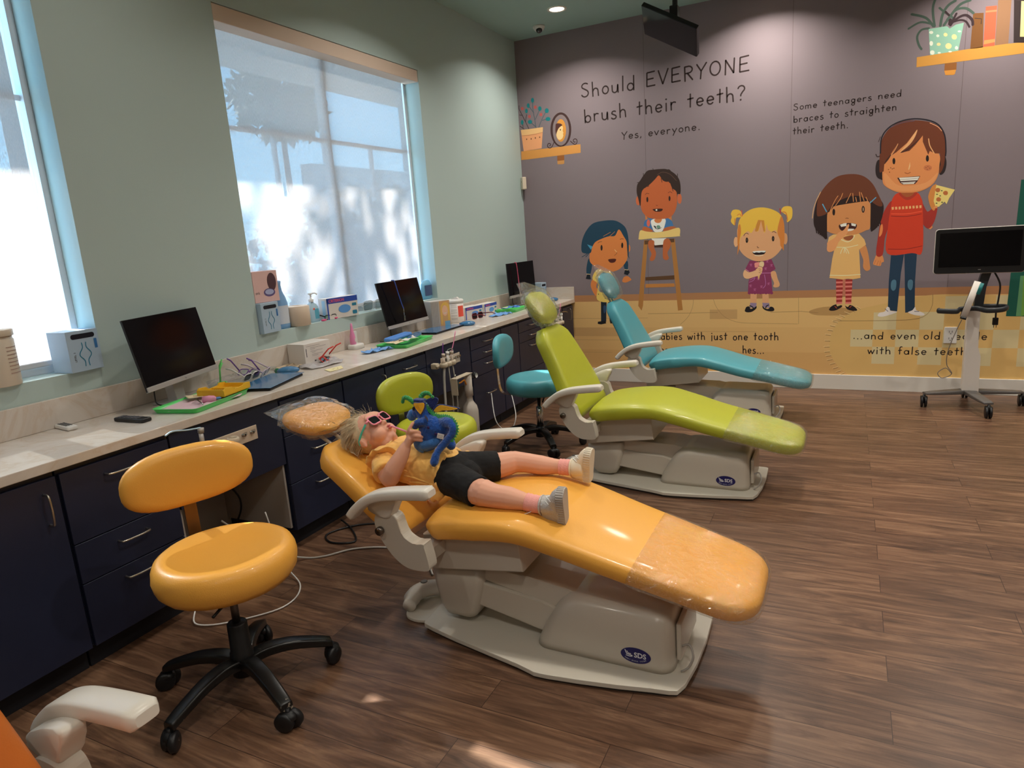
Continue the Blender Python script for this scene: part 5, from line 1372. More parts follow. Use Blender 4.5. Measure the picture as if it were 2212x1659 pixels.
def monitor(label, c, yaw, tilt, w=.55, h=.331, cable=True):
    t = thing('computer_monitor', label, 'monitor', (c[0], c[1], CZ), yaw, 'computer monitors on the counter')
    z = c[2] - CZ; T = Matrix.Translation((0, 0, z)) @ Matrix.Rotation(tilt, 4, 'X')
    m = MB(); m.M = T; m.box(-w / 2, w / 2, .001, .012, -h / 2, h / 2, .002); m.box(-w * .33, w * .33, .012, .04, -h * .42, h * .25, .012); m.build('housing', M_blkp, t)
    m = MB(); m.M = T; m.box(-w / 2 + .002, w / 2 - .002, -.0006, .001, -h / 2 + .024, h / 2 - .002); m.build('screen', M_screen, t)
    m = MB(); m.M = T; m.box(-w / 2, w / 2, -.003, .012, -h / 2 - .002, -h / 2 + .022, .002); o = m.build('chin_bar', M_silver, t)
    m = MB(); m.M = T; text_mesh('hp', .013, lambda a, b: (a - .006, -.0036, b - h / 2 + .006), m); m.build('maker_mark', M_ink, o)
    m = MB(); m.prism([(.004, .004), (.055, .004), (.075, z - .05), (.075, z + .02), (.045, z + .02), (.035, z - .05)][::-1], -.035, .035, 'YZ', bev=.003)
    m.box(-.09, .09, -.02, .10, .0005, .008, .003)
    m.build('stand', M_silver, t)
    if cable:
        m = MB(); m.tube(crom([(-.10, .055, z - .06), (-.13, .05, .06), (-.14, .03, .015), (-.10, -.02, .006), (.10, -.05, .005)], 6), .003, 8); m.build('cable', M_blkp, t)
    return t
monitor('black computer monitor on the counter at left, above the green tray of instruments', (.16, -4.41, 1.125), 1.895, -.196)
m2 = monitor('black computer monitor in front of the window with a blue cord over it', (.13, -2.47, 1.115), 1.62, -.213)
m3 = monitor('black computer monitor at the mural end of the counter with a pink cord over it', (.14, -.45, 1.115), 1.52, -.05)
def bibcord(label, mtx, pts, col):
    t = thing('bib_cord', label, 'cord', mtx, 0, 'bib cords hung over the monitors')
    MB().tube(crom(pts, 6), .0035, 8).build('strap', col, t)
    e = Vector(pts[-1]); m = MB(); m.tube([e, e + Vector((0, .0, -.05))], .003, 6); m.box(e.x - .002, e.x + .004, e.y - .008, e.y + .008, e.z - .085, e.z - .05, .001); m.build('clip', M_chrome, t)
bibcord('blue bib cord hanging down the screen by the window', (0, 0, 0), [(.135, -2.60, 1.283), (.15, -2.60, 1.284), (.163, -2.60, 1.275), (.175, -2.59, 1.20), (.19, -2.58, 1.12), (.20, -2.575, 1.08)], mat('cord_blue', (52, 84, 170), .5))
bibcord('pink bib cord hanging down the farthest screen', (0, 0, 0), [(.14, -.60, 1.281), (.152, -.60, 1.284), (.162, -.60, 1.27), (.168, -.595, 1.18), (.172, -.59, 1.08), (.174, -.588, 1.05)], mat('cord_pink', (224, 90, 124), .5))

def keyboard(label, x, y, rz, w=.40, d=.14):
    t = thing('keyboard', label, 'keyboard', (x, y, CZ), rz, 'film-wrapped keyboards')
    MB().box(-w / 2, w / 2, -d / 2, d / 2, .0005, .012, .004).build('body', M_blkp, t)
    m = MB()
    for i in range(5):
        for k in range(16): m.box(-w / 2 + .01 + k * (w - .02) / 16, -w / 2 + .01 + (k + .86) * (w - .02) / 16, -d / 2 + .01 + i * (d - .02) / 5, -d / 2 + .01 + (i + .84) * (d - .02) / 5, .012, .0145)
    m.build('keys', mat('key_black', (30, 34, 40), .5), t)
    MB().box(-w / 2 - .006, w / 2 + .012, -d / 2 - .004, d / 2 + .006, .0150, .0162, .001).build('blue_film_cover', M_filmb, t)
keyboard('keyboard wrapped in blue film near the clear tray of glasses', .33, -4.01, math.radians(108), .37, .19)
keyboard('keyboard wrapped in blue film right of the middle screen', .225, -2.165, math.radians(92), .42, .19)
def mouse(label, x, y, rz):
    t = thing('computer_mouse', label, 'mouse', (x, y, CZ), rz, 'film-wrapped computer mice')
    m = MB(); m.ball((0, 0, .014), (.055, .032, .02), 16)
    for v in m.bm.verts: v.co.z = max(v.co.z, .0006)
    m.build('shell', M_blkp, t)
    m = MB(); m.ball((0, 0, .0145), (.066, .045, .0225), 20)
    for v in m.bm.verts: v.co.z = max(v.co.z, .0004); v.co += Vector((0, 0, .003 * noise.noise(v.co * 60)))
    for v in m.bm.verts: v.co.z = max(v.co.z, .0003)
    m.build('film_wrap', M_filmb, t)
mouse('mouse in crumpled blue film at the far end of the nearer keyboard', .21, -3.76, .5)
mouse('mouse in blue film beside the wipes canister', .32, -1.90, .4)
mouse('mouse in dark blue film at the mural end of the counter', .33, -.16, .2)

def tray(label, x, y, rz, L=.38, W=.24):
    t = thing('instrument_tray', label, 'tray', (x, y, CZ), rz, 'bright green instrument trays')
    m = MB()
    def rg(s, z, o=0): return [(p[0], p[1], z) for p in rrect(-L / 2 * s + o, L / 2 * s - o, -W / 2 * s + o, W / 2 * s - o, .022, 4)]
    m.loft([rg(.95, .0006), rg(.95, .001), rg(1.0, .021), rg(1.02, .022), rg(.995, .0225), rg(.94, .004)], cap=False)
    a = [m.v(p) for p in rg(.94, .004)]; m._f(a); b = [m.v(p) for p in rg(.95, .0006)]; m._f(b[::-1])
    m.build('tray_body', M_tray, t); return t
tray('bright green instrument tray with pink papers and a yellow block below the left screen', .325, -4.43, math.radians(103), .40, .235)
tray('bright green instrument tray with blue packets in front of the middle screen', .32, -2.76, math.radians(97), .42, .235)
tray('bright green instrument tray nearest the mural, half hidden by the green headrest', .24, -.93, math.radians(95), .36, .22)
def paper(label, pts, z, c, name='paper_sheet', cat='paper', wav=.004, seed=1, kind=None):
    """thin crumpled sheet from an outline; gets real thickness"""
    m = MB(); cx = sum(p[0] for p in pts) / len(pts); cy = sum(p[1] for p in pts) / len(pts); n = len(pts)
    prev = None
    rings = []
    for r in (1.0, .8, .55, .3):
        ring = []
        for i, p in enumerate(crom([(q[0], q[1], 0) for q in pts], 3, True) if n > 4 else [Vector((pts[i][0] * (1 - f) + pts[(i + 1) % n][0] * f, pts[i][1] * (1 - f) + pts[(i + 1) % n][1] * f, 0)) for i in range(n) for f in (0, .25, .5, .75)]):
            x = (p.x - cx) * r; y = (p.y - cy) * r
            ring.append((x, y, abs(noise.noise(Vector((p.x * r * 30, p.y * r * 30, seed * 7.3)))) * wav * 2 + .0008))
        rings.append(ring)
    m.loft(rings, cap=False); m._f([m.v(p) for p in rings[-1]], True)
    o = m.build(name, c, None, solid=.0006, loc=(cx, cy, z)); tag(o, label, cat); return o
# on tray 1
paper('pale pink tray paper lying in the nearest green tray', [(.22, -4.60), (.40, -4.60), (.42, -4.40), (.42, -4.28), (.24, -4.27)], CZ + .006, M_pink, wav=.008)
paper('cream note lying on the pink tray paper', [(.20, -4.43), (.28, -4.47), (.33, -4.40), (.25, -4.36)], CZ + .026, M_crm, 'note_sheet', wav=.003, seed=2)
t = thing('bur_block', 'yellow plastic instrument block in the nearest green tray', 'instrument block', (.335, -4.31, CZ + .024), math.radians(12))
m = MB()
m.box(-.075, .075, -.10, .10, 0, .006, .002)
for s in (-1, 1): m.prism([(-.10, .004), (.10, .004), (.10, .030), (.06, .034), (.05, .022), (-.02, .020), (-.04, .036), (-.085, .040), (-.10, .028)], s * .072 - .004, s * .072 + .004, 'YZ', bev=.001)
m.box(-.072, .072, -.10, -.094, .004, .034, .001); m.box(-.072, .072, .094, .10, .004, .026, .001); m.box(-.072, .072, -.002, .004, .004, .022, .001)
m.build('block_body', mat('block_yellow', (232, 182, 44), .45), t)
m = MB()
for i in range(7): m.tube([(-.03 + i * .011, -.075, .014), (-.03 + i * .011, -.03, .017)], .0042, 8)
m.build('rubber_grips', M_blkp, t)
t = thing('bottle', 'tiny pink bottle with blue cap lying in the nearest green tray', 'bottle', (.385, -4.44, CZ + .024), math.radians(40))
MB().lathe([(.001, -.03), (.016, -.03), (.017, .0), (.014, .02), (.006, .03), (.001, .03)], 16, axis='X', cap=False).build('body', mat('bottle_pink', (226, 150, 184), .4), t)
MB().lathe([(.006, .03), (.007, .045), (.001, .052)], 12, axis='X', cap=False).build('cap', mat('cap_blue', (90, 130, 200), .4), t)
m = MB(); m.tube([(.33, -4.47, CZ + .03), (.40, -4.50, CZ + .022), (.43, -4.515, CZ + .018)], [.0022, .0035, .002], 8); tag(m.build('dental_mirror', M_chrome), 'slim steel instrument on the pink tray paper', 'instrument')
# clear tray with eyewear
M_clear = film('clear_acrylic', (235, 240, 242), .10, .05, .3, 10)
t = thing('eyewear_tray', 'clear crinkled tray holding glasses behind the blue keyboard', 'tray', (.145, -4.02, CZ), math.radians(98))
m = MB(); rg = lambda s, z: [(p[0], p[1], z) for p in rrect(-.20 * s, .20 * s, -.075 * s, .075 * s, .02, 3)]
m.loft([rg(.94, .001), rg(1, .045), rg(1.03, .047)], cap=False); m._f([m.v(p) for p in rg(.94, .001)]); m.build('tray_body', M_clear, t)
def glasses(name_l, x, y, z, rz, col, lens, tilt=0.0, s=1.0, open_=True, grp='protective glasses in the clear tray'):
    t = thing('glasses', name_l, 'glasses', (x, y, z), 0, grp, rot=(tilt, 0, rz))
    m = MB()
    for sd in (-1, 1):
        rp = [(sd * .036 * s + p[0], -.0, .024 * s + p[1]) for p in rrect(-.029 * s, .029 * s, -.021 * s, .021 * s, .014 * s, 4)]
        m.tube(rp, .0028, 6, closed=True)
    m.tube([(-.008 * s, 0, .030 * s), (.008 * s, 0, .030 * s)], .003, 6); m.build('frame', col, t)
    m = MB()
    for sd in (-1, 1):
        for yy in (-.0008, .0008): m.flat([(sd * .036 * s + p[0], .024 * s + p[1]) for p in rrect(-.028 * s, .028 * s, -.020 * s, .020 * s, .013 * s, 4)], lambda a, b, yy=yy: (a, yy, b))
    m.build('lenses', lens, t)
    for sd in (-1, 1):
        m = MB(); e = .11 * s if open_ else .03
        m.tube([(sd * .066 * s, 0, .034 * s), (sd * (.066 if open_ else .0) * s, e * .7 + .01, .032 * s), (sd * (.062 if open_ else -.05) * s, e + .01, .018 * s)], [(.002, .0045)] * 3, 6); m.build('temple', col, t)
    return t
M_lensd = mat('dark_lens', (16, 14, 18), .08, coat=.5); M_lensc = film('clear_lens', (235, 240, 240), .12, .03, 0)
glasses('white-rimmed glasses with dark lenses lying in the clear tray', .175, -4.00, CZ + .012, math.radians(100), M_wpl, M_lensd, .5)
glasses('green-armed clear glasses standing up at the left of the clear tray', .15, -4.13, CZ + .02, math.radians(-40), mat('frame_green', (104, 206, 110), .4), M_lensc, 1.5)
glasses('purple-armed glasses leaning at the back of the clear tray', .13, -3.98, CZ + .03, math.radians(190), mat('frame_purple', (110, 70, 150), .4), M_lensc, .9)
glasses('lilac clear-rimmed glasses at the right of the clear tray', .165, -3.90, CZ + .012, math.radians(120), mat('frame_lilac', (206, 190, 206), .3), M_lensc, .6)
o = MB().ball((0, 0, .016), (.018, .016, .016), 14).build('pompom', mat('pom_green', (20, 120, 76), .8, bump=1, bscale=90), loc=(.16, -3.79, CZ)); tag(o, 'small dark green bobble beside the clear tray of glasses', 'bobble')
# remotes
def remote(label, x, y, rz, L, W, body, key):
    t = thing('remote_control', label, 'remote control', (x, y, CZ), rz)
    MB().box(-L / 2, L / 2, -W / 2, W / 2, .0005, .018, .006, 3).build('body', body, t)
    m = MB()
    for i in range(5):
        for k in range(3): m.box(-L * .38 + i * L * .14, -L * .38 + i * L * .14 + L * .09, -W * .33 + k * W * .24, -W * .33 + k * W * .24 + W * .17, .018, .0198, .0006, 1)
    m.build('keys', key, t)
remote('black handheld remote on the counter near the left edge', .285, -4.76, math.radians(4), .175, .05, M_blkp, mat('key_grey', (86, 86, 92), .5))
remote('small white remote against the splashback near the left edge', .085, -4.925, math.radians(-8), .125, .042, M_wpl, mat('key_dark', (60, 62, 66), .5))
# tan envelopes, white box, plastic bag, sticky note
paper('tan folded napkin standing against the splashback beside the white carton', [(.04, -3.70), (.10, -3.72), (.17, -3.60), (.10, -3.52), (.05, -3.55)], CZ + .001, mat('kraft', (206, 184, 156), .8), 'napkin', 'napkin', .02, 3)
def carton(name, label, cat, x, y, z, dx, dy, h, rz, body, prints=(), grp=None):
    t = thing(name, label, cat, (x, y, z), rz, grp)
    MB().box(-dx / 2, dx / 2, -dy / 2, dy / 2, .0005, h, .0012, 1).build('box_body', body, t)
    for (nm, mt, fn) in prints:
        m = MB(); fn(m); o = m.build(nm, mt, t, recalc=False)
    return t
def faceX(x): return lambda a, b: (x, a, b)
def faceYm(y): return lambda a, b: (a, y, b)
def rectf(fn, a0, a1, b0, b1): return lambda m: m.flat([(a0, b0), (a1, b0), (a1, b1), (a0, b1)], fn)
def lines(fn, L, w=.0014):
    def g(m):
        for (a0, a1, b) in L: m.ribbon([(a0, b), (a1, b)], w, fn, cap=False)
    return g
X = faceX(.0706)
carton('carton', 'white cardboard carton with grey printing against the splashback', 'box', .105, -3.46, CZ, .14, .215, .128, math.radians(-3), M_card, [
    ('printed_text', M_ink, lines(X, [(-.09, .02, .112), (-.06, .07, .10), (-.06, -.02, .092), (-.06, .04, .080), (-.05, -.02, .072), (-.05, .04, .06), (-.05, .0, .052)])),
    ('printed_icons', M_ink, lambda m: [m.box(.0703, .0708, a, a + .014, .012, .024) for a in (-.035, .02, .045, .075)] + [m.box(.0703, .0708, -.095, -.090, .05, .10)])])
o = paper('clear plastic pouch with printed text on the counter in front of the carton', [(.16, -3.62), (.30, -3.66), (.33, -3.44), (.24, -3.36), (.17, -3.42)], CZ + .001, mat('pouch', (206, 200, 200), .25, alpha=.75), 'plastic_pouch', 'pouch', .016, 4)
glasses('red-rimmed glasses under the plastic pouch by the white carton', .215, -3.43, CZ + .004, math.radians(-70), mat('frame_red', (226, 74, 66), .4), M_lensd, .8, grp='loose glasses')
paper('pale yellow sticky note at the counter edge', [(.385, -3.66), (.465, -3.70), (.475, -3.60), (.40, -3.53)], CZ + .0004, mat('sticky', (236, 222, 170), .8), 'sticky_note', 'note', .0008, 5)
# curing light in stand
t = thing('curing_light', 'pink handheld curing light standing in its white charging base', 'curing light', (.07, -2.985, CZ))
m = MB(); m.loft([[(p[0], p[1], z) for p in rrect(-.035 * s, .04 * s, -.055 * s, .055 * s, .02, 4)] for z, s in ((.0005, 1), (.028, .96), (.034, .86))]); m.box(-.032, -.018, .015, .05, .03, .115, .005); m.build('charging_base', M_wpl, t)
m = MB(); m.lathe([(.001, .03), (.020, .032), (.021, .06), (.016, .10), (.012, .115), (.008, .155), (.006, .175), (.001, .176)], 18, (0, -.022, 0), cap=False); m.build('handpiece', mat('pale_pink_plastic', (232, 142, 186), .35), t)
m = MB(); m.box(.019, .0225, -.026, -.018, .052, .074, .001); m.build('switch', M_wpl, t)
# gloves
def glove(label, x, y, rz, c, s=1.0, seed=1):
    o = paper(label, [(x + s * (a * math.cos(rz) - b * math.sin(rz)), y + s * (a * math.sin(rz) + b * math.cos(rz))) for a, b in ((-.10, -.03), (-.02, -.045), (.05, -.05), (.12, -.06), (.11, -.035), (.06, -.02), (.13, -.015), (.125, .005), (.06, .005), (.11, .03), (.10, .045), (.03, .03), (.05, .06), (.03, .065), (-.01, .03), (-.09, .03))], CZ + .001, c, 'nitrile_glove', 'glove', .018, seed)
    return o
glove('crumpled blue glove on the counter left of the second tray', .30, -3.08, math.radians(80), M_nitl)
glove('light blue glove beside the glove boxes near the far tray', .29, -1.30, math.radians(80), M_nitl, 1.1, 4)
glove('blue glove lying on the green tray nearest the mural', .26, -1.02, math.radians(60), M_nitr, .8, 6).location.z += .028
# tray 2 contents
def packet(label, x, y, z, rz, L, W, h, c):
    m = MB(); m.box(-L / 2, L / 2, -W / 2, W / 2, 0, h, h * .45, 3)
    bmesh.ops.subdivide_edges(m.bm, edges=m.bm.edges[:], cuts=2)
    for v in m.bm.verts: v.co += Vector((0, 0, .004 * noise.noise(v.co * 45 + Vector((x, y, 0))))) if v.co.z > h * .3 else Vector((0, 0, 0))
    o = m.build('wrapped_packet', c, loc=(x, y, z), rot=(0, 0, rz)); tag(o, label, 'packet'); return o
packet('long blue wrapped packet at the back of the second green tray', .25, -2.74, CZ + .025, math.radians(97), .30, .07, .03, M_nitr)
packet('blue folded packet in front of the long packet', .33, -2.66, CZ + .025, math.radians(110), .20, .06, .022, M_filmb)
paper('cream paper leaf in the second green tray', [(.27, -2.93), (.38, -2.95), (.37, -2.78), (.25, -2.80)], CZ + .025, M_crm, 'paper_leaf', wav=.012, seed=8)
paper('white crumpled tissue in the second green tray', [(.33, -2.86), (.40, -2.84), (.41, -2.72), (.34, -2.70)], CZ + .025, M_card, 'tissue', 'tissue', .02, 9)
paper('yellow paper leaf on the tray nearest the mural', [(.16, -1.05), (.24, -1.08), (.25, -.88), (.17, -.86)], CZ + .026, M_crm, 'paper_leaf', wav=.006, seed=10)
m = MB(); m.tube(crom([(.07, -2.72, CZ + .004), (.14, -2.66, CZ + .004), (.10, -2.56, CZ + .004), (.08, -2.52, CZ + .02)], 6), .003, 8); tag(m.build('power_cord', M_blkp), 'thin black cord on the counter below the middle screen', 'cord')
# magazine holder, canister, glove boxes
def mag(m):
    F = faceX(.0556)
t = thing('brochure_box', 'grey brochure box with a picture of a smiling blonde woman right of the middle screen', 'box', (.125, -2.02, CZ), math.radians(-28))
MB().box(-.05, .055, -.085, .085, .0005, .215, .0015, 1).build('box_body', mat('brochure_grey', (176, 168, 160), .6), t)
m = MB(); F = faceX(.0556)
m.flat([(p[0], p[1]) for p in rrect(-.01, .083, .004, .212, .003)], F); o = m.build('printed_photo', mat('photo_tan', (214, 164, 110), .5), t, recalc=False)
m = MB(); F = faceX(.0561); m.flat(arc(.038, .135, .026, .042), F); m.build('printed_face', mat('photo_skin', (236, 186, 152), .5), o, recalc=False)
m = MB(); F = faceX(.0560); m.flat([(p.x, p.y) for p in crom([(.0, .10), (.004, .17), (.03, .20), (.07, .19), (.078, .13), (.075, .03), (.06, .04), (.062, .13), (.04, .175), (.015, .16), (.012, .05), (.0, .03)], 3, True)], F); m.build('printed_hair', mat('photo_hair', (228, 184, 92), .5), o, recalc=False)
m = MB(); F = faceX(.0565); m.ribbon([(.026, .118), (.036, .112), (.048, .119)], .005, F); m.build('printed_smile', M_card, o, recalc=False)
m = MB(); F = faceX(.0562); m.flat([(.03, .012), (.078, .012), (.078, .052), (.03, .052)], F); m.build('printed_panel', mat('photo_blue', (120, 170, 200), .5), o, recalc=False)
m = MB()
for k in range(5): m.box(.0555, .0562, -.08 + k * .013, -.0785 + k * .013, .01, .205)
m.build('page_edges', M_ink, t)
t = thing('wipes_canister', 'white wipes canister with a red label panel beside the brochure box', 'canister', (.10, -1.71, CZ))
MB().lathe([(.001, .0005), (.072, .0005), (.074, .004), (.074, .165), (.001, .165)], 32, cap=False).build('body', M_card, t)
MB().lathe([(.001, .1655), (.077, .1655), (.077, .185), (.070, .192), (.001, .194)], 32, cap=False).build('lid', M_wpl, t)
m = MB(); m.prism([(-.02, .0), (.05, .0), (.03, .018), (-.02, .004)], -.012, .012, 'XZ'); o = m.build('pull_tissue', M_card, t, loc=(0, .0, .194))
def cyl(m, a0, a1, z0, z1, r):
    n = 8; V = [[m.v((r * math.cos(math.radians(a0 + (a1 - a0) * k / n)), r * math.sin(math.radians(a0 + (a1 - a0) * k / n)), z)) for k in range(n + 1)] for z in (z0, z1)]
    for k in range(n): m._f([V[0][k], V[0][k + 1], V[1][k + 1], V[1][k]])
m = MB(); cyl(m, -38, 10, .05, .14, .0745); m.build('red_panel', mat('label_red', (232, 88, 70), .5), t, recalc=False)
m = MB(); 
for z in (.15, .14, .128, .11, .10, .085, .06, .04, .03): cyl(m, -85, -45, z, z + .002, .0745)
m.build('printed_text', M_ink, t, recalc=False)
M_bbl = mat('print_blue', (48, 80, 176), .5)
def crit(label, x, y, z, dx, dy, h, rz, side, ts=.020):
    t = thing('glove_box', label, 'box', (x, y, z), rz, 'glove dispenser boxes')
    MB().box(-dx / 2, dx / 2, -dy / 2, dy / 2, .0005, h, .001, 1).build('box_body', M_card, t)
    F = faceX(dx / 2 + .0005)
    m = MB(); m.flat([(-dy / 2, h * .74), (dy / 2, h * .74), (dy / 2, h), (-dy / 2, h)], F); m.flat([(-dy / 2, 0), (-dy / 2 + .012, 0), (-dy / 2 + .012, h), (-dy / 2, h)], F); o = m.build('blue_band', M_bbl, t, recalc=False)
    m = MB(); F = faceX(dx / 2 + .0012); text_mesh('CRITERION', ts, lambda a, b: F(a - dy / 2 + .018, b + h * .80), m, bold=.0006); m.build('lettering', mat('lettering_red', (226, 92, 104), .5), o, recalc=False)
    m = MB(); m.flat(arc(dy * .05, h * .42, dy * .2, h * .2), F); o = m.build('opening', mat('opening_blue', (96, 156, 222), .5), t, recalc=False)
    m = MB(); m.flat(rrect(dy * .30, dy * .45, h * .5, h * .64, .006), F); m.flat(rrect(dy * .30, dy * .45, h * .10, h * .28, .006), F); m.build('badge', M_teali, t, recalc=False)
    m = MB(); G = lambda a, b: (a, -dy / 2 - .0006, b); m.flat([(-dx * .1, h * .1), (dx * .3, h * .1), (dx * .3, h * .9), (-dx * .1, h * .9)], G); m.build('side_panel_print', mat('print_pale', (168, 206, 228), .5), t, recalc=False)
    return t
crit('white and blue glove box standing on the sill of the wide window', -.035, -2.985, SZ, .08, .27, .138, math.radians(-8), 0, .026)
crit('white and blue glove box behind the dark red glasses', .10, -1.475, CZ, .11, .24, .105, math.radians(-8), 0, .018)
crit('white and blue glove box set askew behind the first one', .115, -1.19, CZ, .10, .22, .10, math.radians(-2), 0, .016)
glasses('dark red sunglasses in front of the glove boxes', .215, -1.53, CZ + .004, math.radians(-98), mat('frame_maroon', (120, 36, 52), .3), M_lensd, .1, 1.15, grp='loose glasses')
def maskbox(label, x, y, z, dx, dy, h, rz, cut=True):
    t = thing('mask_box', label, 'box', (x, y, z), rz, 'pale blue mask boxes')
    MB().box(-dx / 2, dx / 2, -dy / 2, dy / 2, .0005, h, .001, 1).build('box_body', M_lblue, t)
    F = faceX(dx / 2 + .0006)
    m = MB(); m.flat(rrect(-dy * .36, dy * .38, h * .80, h * .92, h * .055), F); m.build('slot', mat('slot_dark', (24, 24, 36), .6), t, recalc=False)
    F = faceX(dx / 2 + .0009); m = MB()
    for s in (-1, 1): m.ribbon([(p.x, p.y) for p in crom([(s * .010, h * .70), (s * .009, h * .58), (s * dy * .16, h * .46), (s * dy * .17, h * .38), (s * .009, h * .26), (s * .010, h * .12)], 5)], .004, F)
    m.build('printed_emblem', M_teali, t, recalc=False)
    m = MB(); m.flat(rrect(dy * .33, dy * .42, h * .52, h * .76, .002), F); m.build('printed_tab', mat('tab_blue', (60, 116, 176), .5), t, recalc=False)
    m = MB(); text_mesh('LEVEL 3', .013, lambda a, b: F(-dy * .3 - b, h * .25 + a), m); m.build('printed_text', M_ink, t, recalc=False)
    return t
maskbox('pale blue mask box on the sill at the left window, beside the white tub', -.034, -4.752, SZ, .118, .150, .180, math.radians(5))
maskbox('pale blue mask box on the wide sill, under the pink box', -.037, -3.655, SZ, .125, .145, .175, math.radians(4))
maskbox('pale blue mask box on the counter behind the farthest screen', .17, -.105, CZ, .11, .10, .185, math.radians(-8))
t = thing('compact_box', 'pink box printed with an oval compact, standing on a mask box', 'box', (-.035, -3.625, SZ + .176), math.radians(-3))
MB().box(-.06, .03, -.09, .09, .0005, .180, .001, 1).build('box_body', mat('box_pink', (228, 190, 186), .6), t)
F = faceX(.0306); m = MB(); m.flat(arc(.045, .115, .033, .052), F); m.build('printed_lid', mat('compact_plum', (92, 66, 74), .4), t, recalc=False)
m = MB(); m.flat(arc(.02, .055, .042, .024), F); o = m.build('printed_tray', mat('compact_violet', (104, 92, 140), .4), t, recalc=False)
F = faceX(.0311); m = MB(); m.flat(arc(.02, .058, .032, .016), F); m.build('printed_aligner', mat('aligner_print', (178, 184, 220), .4), o, recalc=False)
m = MB(); text_mesh('ork', .022, lambda a, b: F(a - .082, b + .05), m); m.build('printed_text', M_ink, t, recalc=False)
# spray bottle
t = thing('spray_bottle', 'light blue spray bottle without trigger next to the mask box', 'bottle', (-.045, -3.495, SZ))
m = MB(); rings = []
for z, a, b in ((.0005, .030, .050), (.02, .032, .052), (.15, .032, .052), (.19, .026, .040), (.225, .017, .022), (.255, .015, .018), (.262, .017, .024), (.285, .020, .030), (.29, .012, .020)):
    rings.append([(a * math.cos(2 * PI * k / 20), b * math.sin(2 * PI * k / 20) - (.008 if z > .26 else 0), z) for k in range(20)])
m.loft(rings); m.build('bottle_body', mat('bottle_lightblue', (128, 174, 222), .3), t)
m = MB(); V = []
for z in (.03, .14): V.append([m.v((.0328 * math.cos(a), .0528 * math.sin(a), z)) for a in [math.radians(-50 + 12 * k) for k in range(9)]])
for k in range(8): m._f([V[0][k], V[0][k + 1], V[1][k + 1], V[1][k]])
o = m.build('label', mat('label_white', (206, 214, 226), .6), t, recalc=False)
m = MB(); m.lathe([(.001, 0), (.062, 0), (.072, .003), (.073, .12), (.062, .124), (.025, .124), (.025, .118), (.001, .118)], 30, cap=False); m.M = Matrix()
tag(m.build('tape_roll', mat('tape_tan', (214, 194, 172), .4), loc=(-.030, -3.375, SZ + .0006)), 'wide beige roll of film standing on the wide sill', 'roll')
t = thing('hand_sanitizer', 'clear pump bottle of sanitizer on the sill before the shade', 'bottle', (-.06, -3.215, SZ))
m = MB(); m.loft([[(.8 * s * p[0], s * p[1], z) for p in rrect(-.030, .030, -.048, .048, .02, 4)] for z, s in ((.0005, .95), (.01, 1), (.09, 1), (.115, .7), (.122, .38), (.13, .36))]); m.build('bottle_body', mat('gel_clear', (186, 216, 232), .1, alpha=.75), t)
m = MB(); m.lathe([(.016, .13), (.017, .145), (.006, .15), (.005, .175), (.014, .178), (.014, .186), (.001, .188)], 14, cap=False); m.tube([(0, 0, .183), (.02, .02, .185), (.03, .03, .175)], .004, 8); m.build('pump', M_wpl, t)
m = MB(); F = faceX(.0245); m.flat(rrect(-.004, .034, .02, .085, .004), F); o = m.build('label', mat('label_aqua', (92, 172, 200), .5), t, recalc=False)
m = MB(); F = faceX(.025); m.flat(arc(-.008, .085, .008, .007), F); m.build('red_dot', mat('label_red', (232, 88, 70), .5), t, recalc=False)
glasses('small glasses with black arms and bright pink ends on the sill edge', -.018, -3.10, SZ + .001, math.radians(80), M_blkp, M_lensc, .2, .7, grp='loose glasses')
for nm, yy in (('left', -3.17), ('right', -3.055)): 
    o = MB().box(-.012, .012, -.018, .018, 0.0006, .010, .003).build('earpiece_sleeve', mat('hot_pink', (240, 90, 140), .5), loc=(-.012, yy, SZ), rot=(0, 0, .3)); tag(o, 'bright pink sleeve lying at the %s end of the small black glasses' % nm, 'sleeve')
glasses('clear safety goggles lying on the wide sill by the middle screen', -.02, -2.63, SZ + .001, math.radians(85), mat('goggle_clear', (226, 228, 230), .2), M_lensc, .1, 1.7, False, grp='loose glasses')
t = thing('soap_refill', 'rounded blue tissue pack standing at the right end of the wide sill', 'pack', (-.055, -1.875, SZ))
m = MB(); m.loft([[(.030 * s * math.cos(2 * PI * k / 20), .075 * s * math.sin(2 * PI * k / 20), z) for k in range(20)] for z, s in ((.0005, .7), (.03, .95), (.08, 1), (.12, .9), (.15, .6), (.158, .2))]); m.build('pack_body', mat('pack_blue', (120, 182, 216), .3), t)
m = MB(); V = [[m.v((.0312 * math.cos(a), .0775 * math.sin(a), z)) for a in [math.radians(-45 + 10 * k) for k in range(9)]] for z in (.03, .115)]
for k in range(8): m._f([V[0][k], V[0][k + 1], V[1][k + 1], V[1][k]])
m.build('label', mat('pack_label', (70, 90, 130), .5), t, recalc=False)
t = thing('supply_tub', 'tall cream plastic tub on the sill at the left edge', 'tub', (-.035, -5.065, SZ))
MB().lathe([(.001, .0005), (.066, .0005), (.068, .004), (.070, .185), (.066, .190), (.066, .20), (.001, .20)], 36, cap=False).build('body', mat('tub_cream', (214, 200, 182), .45), t)
MB().lathe([(.001, .201), (.072, .201), (.073, .204), (.073, .224), (.070, .227), (.001, .228)], 36, cap=False).build('lid', mat('tub_lid', (208, 192, 172), .4), t)
m = MB()
for z in (.05, .065, .08, .095, .11, .125, .14, .155): cyl(m, 5, 50, z, z + .003, .0706)
m.build('printed_text', mat('print_rose', (170, 140, 130), .6), t, recalc=False)
